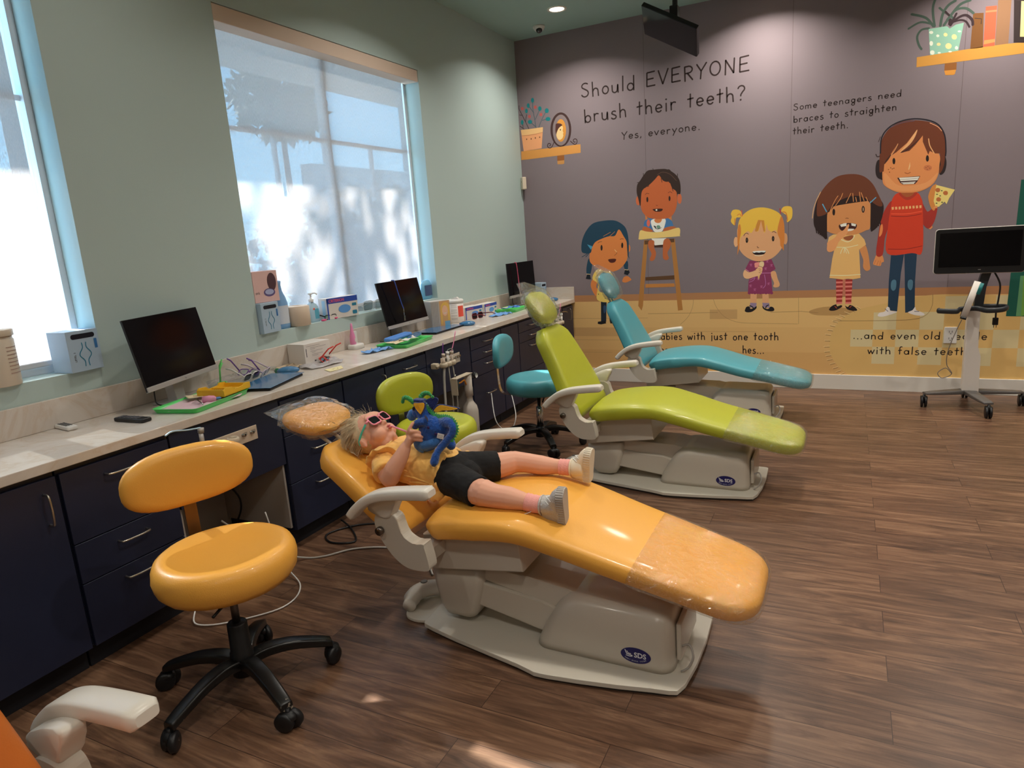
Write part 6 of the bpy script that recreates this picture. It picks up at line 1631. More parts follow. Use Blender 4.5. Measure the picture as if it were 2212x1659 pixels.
# splashback power outlet, wall sensor, ceiling camera, wall outlet
t = thing('motion_sensor', 'small white motion sensor in the wall corner under the painted shelf', 'sensor', (.035, -.03, 2.055), math.radians(-45))
MB().box(-.034, .034, -.03, .012, -.06, .06, .006).build('housing', mat('sensor_ivory', (226, 210, 190), .4), t); m = MB(); m.ball((0, -.0302, .015), (.004, .002, .005), 8); m.build('lens', M_ink, t)
t = thing('security_camera', 'white dome security camera on the ceiling near the corner', 'camera', (.40, -.30, H))
m = MB(); m.lathe([(.001, -.0005), (.055, -.0005), (.056, -.012), (.045, -.03), (.03, -.045), (.001, -.045)], 28, cap=False); m.build('housing', M_wpl, t)
m = MB(); m.ball((.01, -.018, -.040), (.030, .030, .026), 18); o = m.build('lens_dome', mat('dome_black', (18, 18, 20), .1, coat=1), t)
t = thing('wall_outlet', 'white double wall outlet on the mural behind the scanner cart', 'outlet', (3.826, -.003, .495))
MB().box(-.046, .046, -.008, .0015, -.068, .068, .003).build('cover_plate', M_wpl, t)
m = MB()
for z in (-.028, .028):
    m.box(-.012, -.008, -.0086, -.007, z - .006, z + .010); m.box(.008, .012, -.0086, -.007, z - .006, z + .010); m.lathe([(.001, -.0086), (.004, -.0086), (.004, -.007)], 10, (0, 0, z - .014), 'Y', cap=False)
m.build('sockets', M_ink, t)
# ceiling tv
def eulM(a, b, c): return Matrix.Rotation(a, 4, 'Z') @ Matrix.Rotation(b, 4, 'X') @ Matrix.Rotation(c, 4, 'Y')
t = thing('ceiling_television', 'small black television tilted down from a ceiling mount in front of the mural', 'television', (1.79, -1.12, 2.935))
T = eulM(-.83, .85, .88)
m = MB(); m.M = T; m.box(-.235, .235, .001, .035, -.15, .15, .004); m.box(-.14, .14, .035, .06, -.09, .09, .01); m.build('housing', M_blkp, t)
m = MB(); m.M = T; m.box(-.232, .232, -.0008, .001, -.147, .147); m.build('screen', mat('tv_screen', (9, 9, 10), .06, spec=.8), t)
bk = T @ Vector((0, .07, 0))
m = MB(); m.tube([bk, bk + Vector((.0, .02, .06)), (bk.x, bk.y, .475)], .02, 12); m.ball(bk, .035, 12); m.lathe([(.001, 0), (.05, 0), (.05, -.015), (.022, -.02)], 20, (bk.x, bk.y, .4745), cap=False); m.box(bk.x - .03, bk.x + .03, bk.y - .04, bk.y + .04, bk.z + .02, bk.z + .12, .006); m.build('mount_pole', M_blkp, t)
# ------------------------------------------------------------------ utility holders on the aprons
def panel(label, y0, y1, z0, z1):
    t = thing('utility_panel', label, 'control panel', (FX - .0015, (y0 + y1) / 2, 0), 0, 'valve panels on the aprons')
    hy = (y1 - y0) / 2
    MB().box(0, .006, -hy, hy, z0, z1, .001, 1).build('face_plate', mat('panel_ivory', (208, 190, 170), .4), t)
    for k, f in enumerate((-.10, .22, .52, .80)):
        m = MB(); m.lathe([(.001, .006), (.010, .006), (.010, .010), (.006, .012), (.006, .022), (.001, .022)], 14, (0, f * hy, z0 + (z1 - z0) * .6), 'X', cap=False)
        if k > 1: m.box(.016, .022, f * hy - .003, f * hy + .012, z0 + (z1 - z0) * .6, z0 + (z1 - z0) * .6 + .014)
        m.build('knob', M_chrome, t)
    MB().box(.006, .010, -hy * .55, -hy * .30, z0 + .03, z1 - .01, .001, 1).build('gauge_window', M_blkp, t)
    return t
panel('ivory valve panel on the apron behind the yellow stool', -4.66, -4.30, .66, .728)
panel('ivory valve panel on the apron behind the green stool', -2.62, -2.36, .66, .73)
panel('ivory valve panel on the farthest apron', -.60, -.36, .655, .725)
def holder(label, y, z, n, x=FX):
    t = thing('handpiece_holder', label, 'instrument holder', (x + .006, y, z), 0, 'handpiece holders on the aprons')
    m = MB(); m.box(.0, .05, -.10, -.06, -.02, .02, .008); 
    m.tube([(.05, -.10, 0), (.05, .14, 0)], .010, 10); m.build('bar', mat('holder_ivory', (200, 186, 164), .4), t)
    for k in range(n):
        m = MB(); yy = -.06 + k * .055
        a = arc(.082, yy, .024, .022, 200, 520, 14)
        m.tube([(p[0], p[1], .005) for p in a], [(.006, .016)] * len(a), 8); m.build('cup', mat('holder_ivory', (200, 186, 164), .4), t)
    return t
holder('row of cup-shaped handpiece holders behind the yellow stool', -4.62, .715, 4)
holder('handpiece holder with hanging tubes behind the green stool', -2.66, .70, 3)
holder('handpiece holder on the farthest apron', -.62, .69, 3)
def syringe(label, p, tip, c1, c2, tipc=None, tiplen=None):
    t = thing('air_water_syringe', label, 'syringe', p, 0)
    m = MB(); m.tube([(0, 0, -.045), (0, 0, .03)], .010, 12); m.tube([(0, 0, .028), (.0, .004, .05)], .013, 12); m.build('body', c1, t)
    m = MB(); m.tube(crom([(0, .003, .05)] + [tuple(q) for q in tip], 4), .0035, 8); m.build('tip', c2, t); return t
M_iv = mat('syringe_ivory', (206, 190, 176), .35)
syringe('air-water syringe with a pale blue tip standing in the nearest holder', (.588, -4.672, .775), [(.0, -.06, .058), (.0, -.13, .072), (.01, -.17, .066)], M_silver, mat('tip_pale', (170, 200, 220), .3))
syringe('saliva ejector with a long pink tip in the middle holder', (.588, -2.605, .735), [(.01, .02, .10), (.015, .05, .18)], M_iv, mat('tip_pink', (236, 140, 178), .3))
syringe('suction handpiece with a purple and teal tip in the middle holder', (.588, -2.715, .735), [(0, .0, .07), (0, .01, .12)], M_iv, mat('tip_purple', (122, 60, 150), .3))
syringe('white air-water syringe in the middle holder', (.588, -2.66, .74), [(0, .01, .06), (.01, .04, .065), (.01, .06, .05)], M_wpl, M_chrome)
syringe('saliva ejector with a pink tip at the farthest holder', (.588, -.65, .72), [(.01, .02, .08), (.015, .05, .16)], M_iv, mat('tip_pink', (236, 140, 178), .3))
syringe('air-water syringe beside the pink tip at the farthest holder', (.588, -.56, .73), [(0, .03, .06), (.01, .10, .055), (.01, .13, .045)], M_wpl, M_chrome)
def hose(label, pts, r, c, name='suction_hose'):
    o = MB().tube(crom(pts, 8), r, 8).build(name, c); tag(o, label, 'hose'); return o
M_hose = mat('hose_grey', (176, 172, 166), .45)
hose('thick grey suction hose hanging left of the thin ones', [(.588, -2.715, .688), (.588, -2.73, .60), (.60, -2.76, .40), (.60, -2.78, .20), (.55, -2.74, .06), (.40, -2.68, .015)], .009, M_hose)
hose('thin grey hose hanging in the middle, behind the green stool', [(.588, -2.66, .688), (.60, -2.67, .58), (.60, -2.66, .44), (.58, -2.64, .28), (.55, -2.62, .12), (.45, -2.6, .01)], .005, M_hose)
hose('thin grey hose hanging rightmost, behind the green stool', [(.588, -2.605, .688), (.60, -2.61, .58), (.60, -2.60, .42), (.57, -2.58, .26), (.54, -2.56, .12), (.45, -2.55, .01)], .005, M_hose)
hose('grey hose loop hanging under the nearest knee space', [(.40, -4.50, .30), (.44, -4.42, .20), (.55, -4.30, .06), (.62, -4.22, .008), (.70, -4.17, .006), (.80, -4.05, .006), (.98, -3.98, .006), (1.2, -4.02, .006), (1.34, -4.15, .006)], .005, M_hose)
hose('thin white cable looping on the floor around the yellow stool', [(.52, -4.80, .02), (.60, -4.86, .008), (.72, -4.80, .006), (.86, -4.62, .006), (.80, -4.45, .006), (.62, -4.36, .05), (.53, -4.35, .30)], .0035, M_wpl, 'white_cable')
hose('black cable hanging inside the nearest knee space', [(.10, -4.30, .78), (.20, -4.34, .50), (.26, -4.26, .30), (.14, -4.22, .12), (.06, -4.3, .02)], .005, M_blkp, 'black_cable')
hose('black cable looping on the floor beside the yellow chair base', [(.50, -3.80, .02), (.62, -3.86, .008), (.74, -3.98, .006), (.62, -4.03, .006), (.53, -3.95, .006), (.62, -3.80, .006), (.80, -3.72, .006)], .005, M_blkp, 'black_cable')
hose('pale cable hanging under the teal stool', [(.52, -1.95, .32), (.60, -2.05, .12), (.68, -2.0, .03), (.70, -1.9, .12), (.62, -1.8, .30)], .004, M_wpl, 'white_cable')
# vacuum canister stand
t = thing('suction_canister', 'white bottle-shaped suction canister with a gauge behind the green stool', 'canister', (.64, -2.50, 0))
m = MB(); m.lathe([(.001, .001), (.055, .001), (.058, .01), (.058, .33), (.050, .365), (.030, .395), (.024, .41), (.024, .44), (.030, .441), (.030, .50), (.028, .505), (.028, .60), (.001, .60)], 28, cap=False); m.build('bottle_body', mat('canister_ivory', (216, 206, 196), .35), t)
m = MB(); m.box(-.02, .03, -.20, .02, .601, .607, .001); m.box(-.02, .03, -.20, -.194, .49, .601, .001); m.build('bracket_plate', mat('holder_ivory', (200, 186, 164), .4), t)
m = MB(); m.lathe([(.001, 0), (.022, 0), (.024, .016), (.020, .022), (.001, .024)], 20, (.03, .03, .585), 'X', cap=False); o = m.build('pressure_gauge', M_blkp, t)
m = MB(); m.lathe([(.001, .0245), (.018, .0245), (.018, .026)], 18, (.03, .03, .585), 'X', cap=False); m.build('gauge_dial', M_wpl, o)
m = MB(); m.tube(crom([(0, -.03, .53), (.01, -.07, .57), (0, -.10, .56), (-.01, -.14, .56)], 5), .006, 8); m.build('orange_tube', mat('tube_orange', (236, 150, 40), .4), t)
m = MB(); m.box(-.006, .006, -.17, -.158, .51, .60); m.box(-.004, .012, -.155, -.145, .52, .58); m.tube([(0, -.165, .60), (0, -.165, .63)], .005, 8); m.build('valve_block', M_chrome, t)
# ------------------------------------------------------------------ scanner cart
t = thing('scanner_cart', 'white wheeled scanner cart with a black screen by the mural at right', 'cart', (3.92, -.40, 0))
MW = mat('cart_white', (222, 214, 206), .35); MG = mat('cart_grey', (92, 88, 86), .45)
m = MB(); m.prism([(-.045, .105), (.065, .105), (.060, .40), (.035, .47), (.035, .78), (-.045, .78)], -.04, .045, 'XZ', bev=.004); m.build('column', MW, t)
W_ = [(-.30, -.10), (.085, -.36), (.36, .06), (.02, .27)]
for (wx, wy) in W_:
    m = MB(); L_ = math.hypot(wx, wy); ux, uy = wx / L_, wy / L_
    rings = []
    for f, w, h in ((0, .045, .016), (.5, .040, .013), (.85, .035, .010), (1.0, .030, .007)):
        c = Vector((ux * L_ * f, uy * L_ * f, .115 - .006 * f))
        rings.append([(c.x - uy * a, c.y + ux * a, c.z + b) for a, b in rrect(-w, w, -h, h, .005, 2)])
    m.loft(rings); m.build('base_leg', MG, t)
    m = MB(); 
    for s in (-1, 1):
        m.M = Matrix.Translation((wx + s * .013, wy, .0445)); m.lathe([(.001, -.008), (.036, -.009), (.044, -.006), (.044, .006), (.036, .009), (.001, .008)], 18, axis='X', cap=False)
    m.M = Matrix.Translation((wx, wy, 0)); m.lathe([(.010, .03), (.010, .10)], 10); m.box(-.024, .024, -.022, .022, .06, .088, .006); m.build('caster', M_blkp, t)
m = MB(); m.prism([(-.01, .77), (.05, .77), (.06, .93), (.09, 1.06), (.03, 1.06), (.0, .93)], -.03, .03, 'XZ', bev=.004); m.build('neck', mat('cart_dark', (44, 48, 52), .4), t)
Tm = Matrix.Translation((-.01, -.07, 1.205)) @ Matrix.Rotation(-.06, 4, 'Z') @ Matrix.Rotation(-.05, 4, 'X')
m = MB(); m.M = Tm; m.prism(rrect(-.283, .283, -.168, .168, .022, 4), -.002, .030, 'XZ', bev=.003); m.build('screen_shell', MW, t)
m = MB(); m.M = Tm; m.prism(rrect(-.279, .279, -.165, .163, .020, 4), -.006, -.002, 'XZ'); o = m.build('screen_bezel', M_blkp, t)
m = MB(); m.M = Tm; m.box(-.252, .252, -.0072, -.006, -.118, .135); m.build('display', M_screen, o)
m = MB(); m.M = Tm; m.box(.0, .018, -.0072, -.006, -.142, -.139); m.build('maker_mark', M_silver, o)
m = MB(); hp = crom([(-.24, -.10, .765), (-.24, -.13, .765), (-.13, -.13, .76), (-.10, -.08, .77), (0, -.08, .775), (.06, -.13, .765), (.15, -.13, .77), (.19, -.08, .78), (.16, -.02, .78), (.03, .0, .78)], 4)
m.tube(hp, [(.012, .020)] * len(hp), 10); m.build('handle_tray', mat('cart_dark', (44, 48, 52), .4), t)
t2 = thing('intraoral_scanner', 'slim white handheld scanner resting on the cart cradle', 'scanner', (3.92, -.55, .78))
a0, a1 = Vector((-.085, -.0, -.06)), Vector((-.01, .03, .20)); dd = (a1 - a0).normalized(); sx = dd.cross(Vector((0, 1, 0))).normalized(); sy = sx.cross(dd)
def wand(p, q, w, h, r=.006): return [[c + sx * u + sy * v for u, v in rrect(-w, w, -h, h, r, 3)] for c in (p, q)]
m = MB(); m.loft(wand(a0, a1, .022, .008)); m.build('body', MW, t2)
m = MB(); m.loft(wand(a0 + sy * .012, a0 + dd * .20 + sy * .012, .024, .006)); m.loft(wand(a0 - dd * .018, a0, .02, .012)); m.build('cradle', M_blkp, t2)
m = MB(); m.loft(wand(a1 - dd * .09 + sx * -.03, a1 - dd * .005 + sx * -.03, .013, .012)); m.build('teal_grip', mat('scanner_teal', (30, 120, 120), .35), t2)
hose('thin grey scanner cable hanging in a loop in front of the mural', [(3.825, -.55, .70), (3.80, -.53, .62), (3.76, -.50, .46), (3.76, -.46, .34), (3.80, -.44, .26), (3.74, -.42, .22), (3.71, -.42, .26), (3.76, -.42, .30), (3.80, -.42, .26)], .003, mat('cable_mid', (130, 122, 116), .5), 'scanner_cable')
o = hose('black power cord with a plug hanging from the scanner screen', [(4.02, -.44, 1.04), (4.06, -.44, .95), (4.06, -.44, .85), (4.05, -.45, .76), (4.05, -.45, .70)], .006, M_blkp, 'power_cord')
m = MB(); m.box(-.018, .018, -.012, .012, -.055, 0, .004); m.box(-.010, -.006, -.001, .001, -.075, -.055); m.box(.006, .010, -.001, .001, -.075, -.055); m.build('plug', M_blkp, o, loc=(4.05, -.45, .70))
# ================================================================== CHILD LYING ON THE AMBER CHAIR
V = Vector
M_skin = mat('child_skin', (224, 164, 136), .5, sss=.05, bump=.03, bscale=200)
M_lip = mat('child_lips', (204, 104, 100), .4)
M_shirt = mat('yellow_jersey', (244, 188, 100), .85, bump=.10, bscale=420, sheen=.3)
M_short = mat('black_jersey', (18, 17, 18), .9, bump=.1, bscale=400)
M_hair = mat('blonde_hair', (226, 200, 160), .5, var=.3, vscale=60)
CH = thing('person', 'small blonde child in yellow shirt and black shorts lying back on the yellow chair', 'person', (0, 0, 0))
def remesh(o, vox, smooth=4, fac=.5):
    md = o.modifiers.new('remesh', 'REMESH'); md.mode = 'VOXEL'; md.voxel_size = vox; md.use_smooth_shade = True
    if smooth: ms = o.modifiers.new('smooth', 'SMOOTH'); ms.factor = fac; ms.iterations = smooth
    return o
HC = V((1.250, -4.36, .752)); HN = V((.58, 0, .815)); HU = V((-.815, 0, .58)); HS = V((0, 1, 0))
HM = Matrix(((HN.x, HS.x, HU.x, HC.x), (HN.y, HS.y, HU.y, HC.y), (HN.z, HS.z, HU.z, HC.z), (0, 0, 0, 1))) @ Matrix.Diagonal((1.02, 1.06, 1.08, 1))   # local (n, s, u)
def limb(m, pts, r, n=16):
    P = crom(pts, 4); k = len(P) - 1; R = []
    for i in range(len(P)):
        f = i / k * (len(r) - 1); a = min(int(f), len(r) - 2); g = f - a
        q0 = r[a] if isinstance(r[a], tuple) else (r[a], r[a]); q1 = r[a + 1] if isinstance(r[a + 1], tuple) else (r[a + 1], r[a + 1])
        R.append((q0[0] * (1 - g) + q1[0] * g, q0[1] * (1 - g) + q1[1] * g))
    m.tube(P, R, n)
    for e, q in ((P[0], R[0]), (P[-1], R[-1])): m.ball(e, min(q) * .98, 12)
m = MB()
# head
m.M = HM
m.ball((-.004, 0, .012), (.082, .071, .078), 28)
m.ball((.022, 0, -.036), (.058, .058, .056), 24)
for s in (-1, 1): m.ball((.044, s * .030, -.040), (.034, .032, .032), 18)
m.ball((.054, 0, -.078), (.022, .024, .018), 14); m.ball((.026, 0, -.080), (.040, .044, .026), 18)
m.ball((.084, 0, -.021), (.013, .011, .010), 12); m.ball((.075, 0, -.004), (.012, .008, .017), 12)
for s in (-1, 1): m.ball((.080, s * .009, -.024), (.008, .007, .006), 10)
m.ball((.076, 0, -.050), (.011, .018, .013), 12); m.ball((.070, 0, .030), (.014, .05, .026), 16)
for s in (-1, 1):
    m.ball((-.008, s * .073, -.016), (.017, .010, .022), 14); m.ball((-.004, s * .078, -.010), (.012, .006, .016), 12); m.ball((-.004, s * .076, -.033), (.007, .006, .008), 10)
m.M = Matrix()
# neck and torso
limb(m, [tuple(HC + HN * -.005 - HU * .05), (1.325, -4.36, .690), (1.352, -4.36, .678)], [.045, .044, .05])
limb(m, [(1.355, -4.36, .665), (1.43, -4.36, .650), (1.55, -4.36, .636), (1.665, -4.36, .616)], [(.082, .06), (.098, .078), (.100, .076), (.092, .066)], 24)
# legs
limb(m, [(1.675, -4.425, .612), (1.77, -4.468, .612), (1.852, -4.503, .608)], [.062, .057, .049]); limb(m, [(1.856, -4.503, .612), (1.90, -4.505, .606), (1.96, -4.502, .602), (2.02, -4.5, .596), (2.065, -4.498, .590)], [.052, .045, .043, .032, .027])
limb(m, [(1.675, -4.30, .617), (1.755, -4.235, .612), (1.825, -4.178, .620)], [.062, .056, .046]); limb(m, [(1.825, -4.178, .620), (1.87, -4.165, .616), (1.94, -4.155, .608), (2.0, -4.148, .606), (2.055, -4.145, .606)], [.046, .041, .040, .031, .026])
# feet inside the shoes
limb(m, [(2.065, -4.498, .590), (2.105, -4.494, .590), (2.125, -4.494, .592)], [.026, .025, .020]); limb(m, [(2.055, -4.145, .606), (2.085, -4.144, .608), (2.10, -4.144, .610)], [.025, .025, .020])
# near (right) arm
limb(m, [(1.362, -4.44, .676), (1.40, -4.485, .650), (1.438, -4.512, .628)], [.042, .041, .038]); limb(m, [(1.438, -4.512, .628), (1.462, -4.515, .668), (1.492, -4.503, .715), (1.512, -4.487, .758)], [.038, .037, .031, .022])
limb(m, [(1.512, -4.486, .757), (1.522, -4.479, .778), (1.533, -4.476, .800)], [(.021, .0155), (.025, .016), (.024, .014)])
limb(m, [(1.520, -4.478, .806), (1.533, -4.484, .826), (1.541, -4.479, .842), (1.546, -4.470, .853)], [.0085, .0082, .0075, .0065], 10)
limb(m, [(1.536, -4.480, .810), (1.550, -4.490, .823), (1.564, -4.483, .823), (1.571, -4.467, .813)], [.0085, .0082, .0075, .0066], 10)
limb(m, [(1.546, -4.479, .800), (1.562, -4.489, .807), (1.574, -4.480, .803), (1.577, -4.464, .795)], [.0083, .008, .0073, .0064], 10)
limb(m, [(1.548, -4.476, .789), (1.562, -4.484, .790), (1.571, -4.476, .786), (1.573, -4.463, .780)], [.0075, .0072, .0066, .006], 10)
limb(m, [(1.522, -4.468, .770), (1.536, -4.452, .786), (1.546, -4.441, .800), (1.553, -4.438, .812)], [.0105, .0095, .0085, .007], 10)
# far (left) arm, reaching round behind the plush
limb(m, [(1.362, -4.285, .676), (1.42, -4.242, .645), (1.475, -4.235, .634)], [.042, .039, .036]); limb(m, [(1.475, -4.235, .634), (1.500, -4.262, .68), (1.520, -4.300, .735)], [.036, .032, .022])
limb(m, [(1.520, -4.300, .735), (1.53, -4.318, .758)], [(.020, .014), (.023, .013)])
for k, (dx, dz) in enumerate(((-.018, .014), (-.006, .018), (.006, .016), (.017, .010))):
    limb(m, [(1.53 + dx, -4.322, .762 + dz), (1.537 + dx, -4.338, .778 + dz), (1.547 + dx, -4.352, .782 + dz)], [.008, .0078, .0066], 10)
limb(m, [(1.515, -4.308, .745), (1.500, -4.33, .758), (1.497, -4.345, .768)], [.0105, .009, .0075], 10)
body = remesh(m.build('body', M_skin, CH), .0036, 3)
m = MB(); m.M = HM
for z, w, t_ in ((-.0465, .0100, .0046), (-.0545, .0092, .0050)):
    m.tube([(.083, -w, z), (.0885, -w * .5, z + (.0015 if z > -.05 else -.001)), (.0895, 0, z), (.0885, w * .5, z + (.0015 if z > -.05 else -.001)), (.083, w, z)], [.002, t_, t_, t_, .002], 10)
m.build('lips', M_lip, CH)
for s in (-1, 1):
    m = MB(); m.M = HM; m.ball((.0685, s * .030, .004), (.0105, .0125, .0105), 14); o = m.build('eye', mat('eye_white', (226, 220, 214), .2), CH)
    m = MB(); m.M = HM; m.ball((.0775, s * .030, .004), (.0025, .0055, .0055), 12); m.build('iris', mat('iris_blue', (70, 98, 128), .2), o)
# ---- shirt
m = MB()
limb(m, [(1.336, -4.36, .678), (1.42, -4.36, .655), (1.50, -4.36, .644), (1.56, -4.36, .640), (1.625, -4.36, .632)], [(.088, .058), (.110, .086), (.116, .094), (.118, .094), (.112, .080)], 28)
for s, q in ((-1, [(1.352, -4.43, .680), (1.385, -4.468, .662), (1.418, -4.498, .642)]), (1, [(1.352, -4.29, .680), (1.395, -4.262, .66), (1.42, -4.248, .65)])):
    P = [V(p) for p in q]; m.tube(crom(q, 4), [.050 + .0012 * i for i in range(9)], 20)
    m.ball(P[0], .048, 16)
m.ball((1.612, -4.452, .606), (.02, .017, .017), 12); m.ball((1.628, -4.468, .600), (.012, .012, .02), 10); m.ball((1.600, -4.468, .592), (.014, .010, .018), 10)
m.ball((1.66, -4.27, .668), (.016, .014, .014), 10)
limb(m, [(1.615, -4.43, .585), (1.605, -4.452, .555), (1.60, -4.46, .54)], [(.04, .035), (.042, .025), (.036, .014)])
shirt = remesh(m.build('shirt', M_shirt, CH), .0042, 4)
tx = bpy.data.textures.new('folds', 'CLOUDS'); tx.noise_scale = .05; tx.noise_depth = 2
dm = shirt.modifiers.new('folds', 'DISPLACE'); dm.texture = tx; dm.strength = .016; dm.mid_level = .45; dm.texture_coords = 'LOCAL'
# gathered folds running to the knot
m = MB()
for k in range(9):
    a = math.radians(-58 + k * 14); e = V((1.50 + .010 * k, -4.36 + .112 * math.sin(a) * -1 - .01, .638 + .093 * math.cos(a)))
for (p, q, r_) in (((1.46, -4.470, .655), (1.60, -4.462, .612), .006), ((1.48, -4.474, .630), (1.60, -4.466, .606), .006), ((1.50, -4.474, .605), (1.602, -4.464, .598), .005), ((1.52, -4.452, .70), (1.605, -4.452, .625), .005), ((1.64, -4.40, .705), (1.62, -4.45, .622), .006), ((1.645, -4.36, .712), (1.63, -4.44, .63), .006), ((1.57, -4.44, .70), (1.612, -4.455, .622), .005)):
    P, Q = V(p), V(q); md_ = (P + Q) / 2 + V((0, -.004, .006)); m.tube(crom([P, md_, Q], 5), [.0015] * 1 + [r_ * .6] * 3 + [r_] * 6 + [r_ * .7] * 1, 8)
m.build('gathered_folds', M_shirt, CH)
# collar and ruffle
m = MB(); ring = []
for k in range(36):
    a = 2 * PI * k / 36; c = V((1.335, -4.36, .694)); t1 = V((0, 1, 0)); ax = V((.80, 0, -.60)).normalized(); t2 = ax.cross(t1)
    ring.append(c + t1 * .056 * math.cos(a) + t2 * .054 * math.sin(a) + ax * (.006 * math.cos(2 * a)))
m.tube(ring, (.0038), 8, closed=True); m.build('collar', mat('collar_cream', (240, 208, 140), .8), CH)
def ruffle(c, ax, r0, r1, a0, a1, wav, n=56):
    ax = V(ax).normalized(); t1 = ax.orthogonal().normalized(); t2 = ax.cross(t1); m = MB(); rows = []
    for j in range(6):
        f = j / 5; row = []
        for k in range(n + 1):
            a = math.radians(a0 + (a1 - a0) * k / n); e = math.sin(PI * k / n) ** .4
            r_ = r0 + (r1 - r0) * f * e; w = wav * f * math.sin(k * .95 + 1.5 * math.sin(k * .3)) * e
            row.append(V(c) + (t1 * math.cos(a) + t2 * math.sin(a)) * r_ + ax * (.014 * f * e + w))
        rows.append(row)
    VV = [[m.v(p) for p in r] for r in rows]
    for j in range(5):
        for k in range(n): m._f([VV[j][k], VV[j][k + 1], VV[j + 1][k + 1], VV[j + 1][k]])
    return m
m = ruffle((1.372, -4.452, .672), (.48, -.72, -.34), .047, .083, 0, 360, .010); m.build('ruffle', M_shirt, CH, solid=.0018, recalc=False)
m = ruffle((1.385, -4.27, .668), (.55, .6, -.3), .047, .075, 0, 360, .009); m.build('ruffle', M_shirt, CH, solid=.0018, recalc=False)
# ---- shorts
m = MB()
limb(m, [(1.615, -4.36, .622), (1.67, -4.36, .614), (1.70, -4.36, .612)], [(.114, .084), (.112, .082), (.09, .066)], 28)
m.tube(crom([(1.665, -4.415, .615), (1.74, -4.452, .614), (1.828, -4.492, .608)], 4), [(.070, .070), (.069, .069), (.068, .067), (.067, .066), (.066, .064), (.065, .062), (.064, .061), (.0635, .060), (.063, .060)], 22)
m.tube(crom([(1.665, -4.31, .618), (1.715, -4.268, .616), (1.772, -4.222, .614)], 4), [.070, .070, .069, .068, .067, .066, .065, .064, .063], 22)
shorts = remesh(m.build('shorts', M_short, CH), .0042, 3)
dm = shorts.modifiers.new('folds', 'DISPLACE'); dm.texture = tx; dm.strength = .008; dm.mid_level = .5; dm.texture_coords = 'LOCAL'
# ---- socks and shoes
M_sock = mat('sock_pink', (240, 166, 156), .85, bump=.3, bscale=300); M_shc = mat('shoe_canvas', (232, 220, 196), .7); M_shs = mat('shoe_silver', (198, 192, 186), .4, bump=.4, bscale=120, metal=.25)
for pts in ([(2.028, -4.50, .596), (2.06, -4.498, .591), (2.105, -4.494, .589)], [(2.018, -4.147, .606), (2.05, -4.145, .606), (2.085, -4.144, .607)]):
    m = MB(); P = crom(pts, 8); m.tube(P, [.0325 + .0015 * (i % 4 == 0) for i in range(len(P))], 20); m.build('sock', M_sock, CH)
def shoe(origin, toe, up, upper, sole, name, ank):
    """local x to the toe, z up the ankle"""
    x = V(toe).normalized(); z = V(up); z = (z - x * z.dot(x)).normalized(); y = z.cross(x); o_ = V(origin)
    M = Matrix(((x.x, y.x, z.x, o_.x), (x.y, y.y, z.y, o_.y), (x.z, y.z, z.z, o_.z), (0, 0, 0, 1)))
    foot = [(p.x, p.y) for p in crom([(-.035, 0), (-.028, -.022), (.01, -.025), (.05, -.030), (.085, -.026), (.100, 0), (.085, .028), (.05, .030), (.01, .025), (-.028, .022)], 4, True)]
    M = M @ Matrix.Diagonal((1.05, 1.12, 1.65, 1)); m = MB(); m.M = M; m.prism(foot, 0, .018, 'XY')
    n = 40
    for k in range(n):
        a = 2 * PI * k / n; i = int(k / n * len(foot)); p = foot[i]
        m.box(p[0] - .0016, p[0] + .0016, p[1] - .0016, p[1] + .0016, .002, .017)
    so = m.build('sole', sole, None, bevel=.0015)
    m = MB(); m.M = M; rings = []
    for (xx, w, h) in ((-.033, .006, .03), (-.030, .019, .052), (-.015, .024, .060), (.010, .026, .062), (.030, .027, .050), (.055, .028, .038), (.080, .024, .030), (.094, .012, .022), (.098, .003, .018)):
        rings.append([(xx, w * math.cos(a) * (1 if math.sin(a) < .2 else .92), .014 + (h - .014) * max(0, math.sin(a)) ** .8) for a in [2 * PI * k / 24 for k in range(24)]])
    m.loft(rings); m.M = Matrix(); m.tube(crom(ank, 4), [.031, .0345, .0365, .037, .0375, .038, .038, .037, .030], 22); m.tube(crom([V(ank[0]) + V((.001, .0345 * math.cos(2 * PI * k / 20), .0345 * math.sin(2 * PI * k / 20))) for k in range(20)], 2, True), .0035, 6, closed=True); up_ = m.build('upper', upper, None)
    m = MB(); m.M = M
    for k in range(4):
        xx = .022 + k * .012; hz = .058 - k * .0055; m.tube([(xx, -.020, hz - .012), (xx + .003, 0, hz + .001), (xx, .020, hz - .012)], .0019, 6)
    m.tube(crom([(.012, -.004, .064), (.0, -.02, .085), (-.012, -.012, .098), (-.006, 0, .082), (.012, .004, .064)], 5), .0016, 6); m.tube(crom([(.012, .004, .064), (.01, .024, .060), (.016, .034, .045)], 5), .0016, 6)
    la = m.build('laces', M_wpl, None)
    t = thing('shoe', name, 'shoe', o_, 0, 'the child\'s shoes')
    for k in (so, up_, la): k.parent = t; k.matrix_parent_inverse = Matrix.Translation(-o_)
    return t
shoe((2.180, -4.492, .566), (.06, -.22, .97), (-1, -.12, .05), M_shs, mat('sole_grey', (176, 168, 160), .6), 'silver lace-up shoe with ribbed grey sole on the foot nearer the camera', [(2.088, -4.496, .589), (2.115, -4.494, .590), (2.150, -4.494, .594)])
shoe((2.150, -4.142, .590), (.10, -.06, .99), (-1, -.05, .1), M_shc, mat('sole_cream', (216, 206, 186), .6), 'cream lace-up shoe pointing up on the far foot', [(2.068, -4.145, .608), (2.09, -4.144, .609), (2.125, -4.144, .614)])
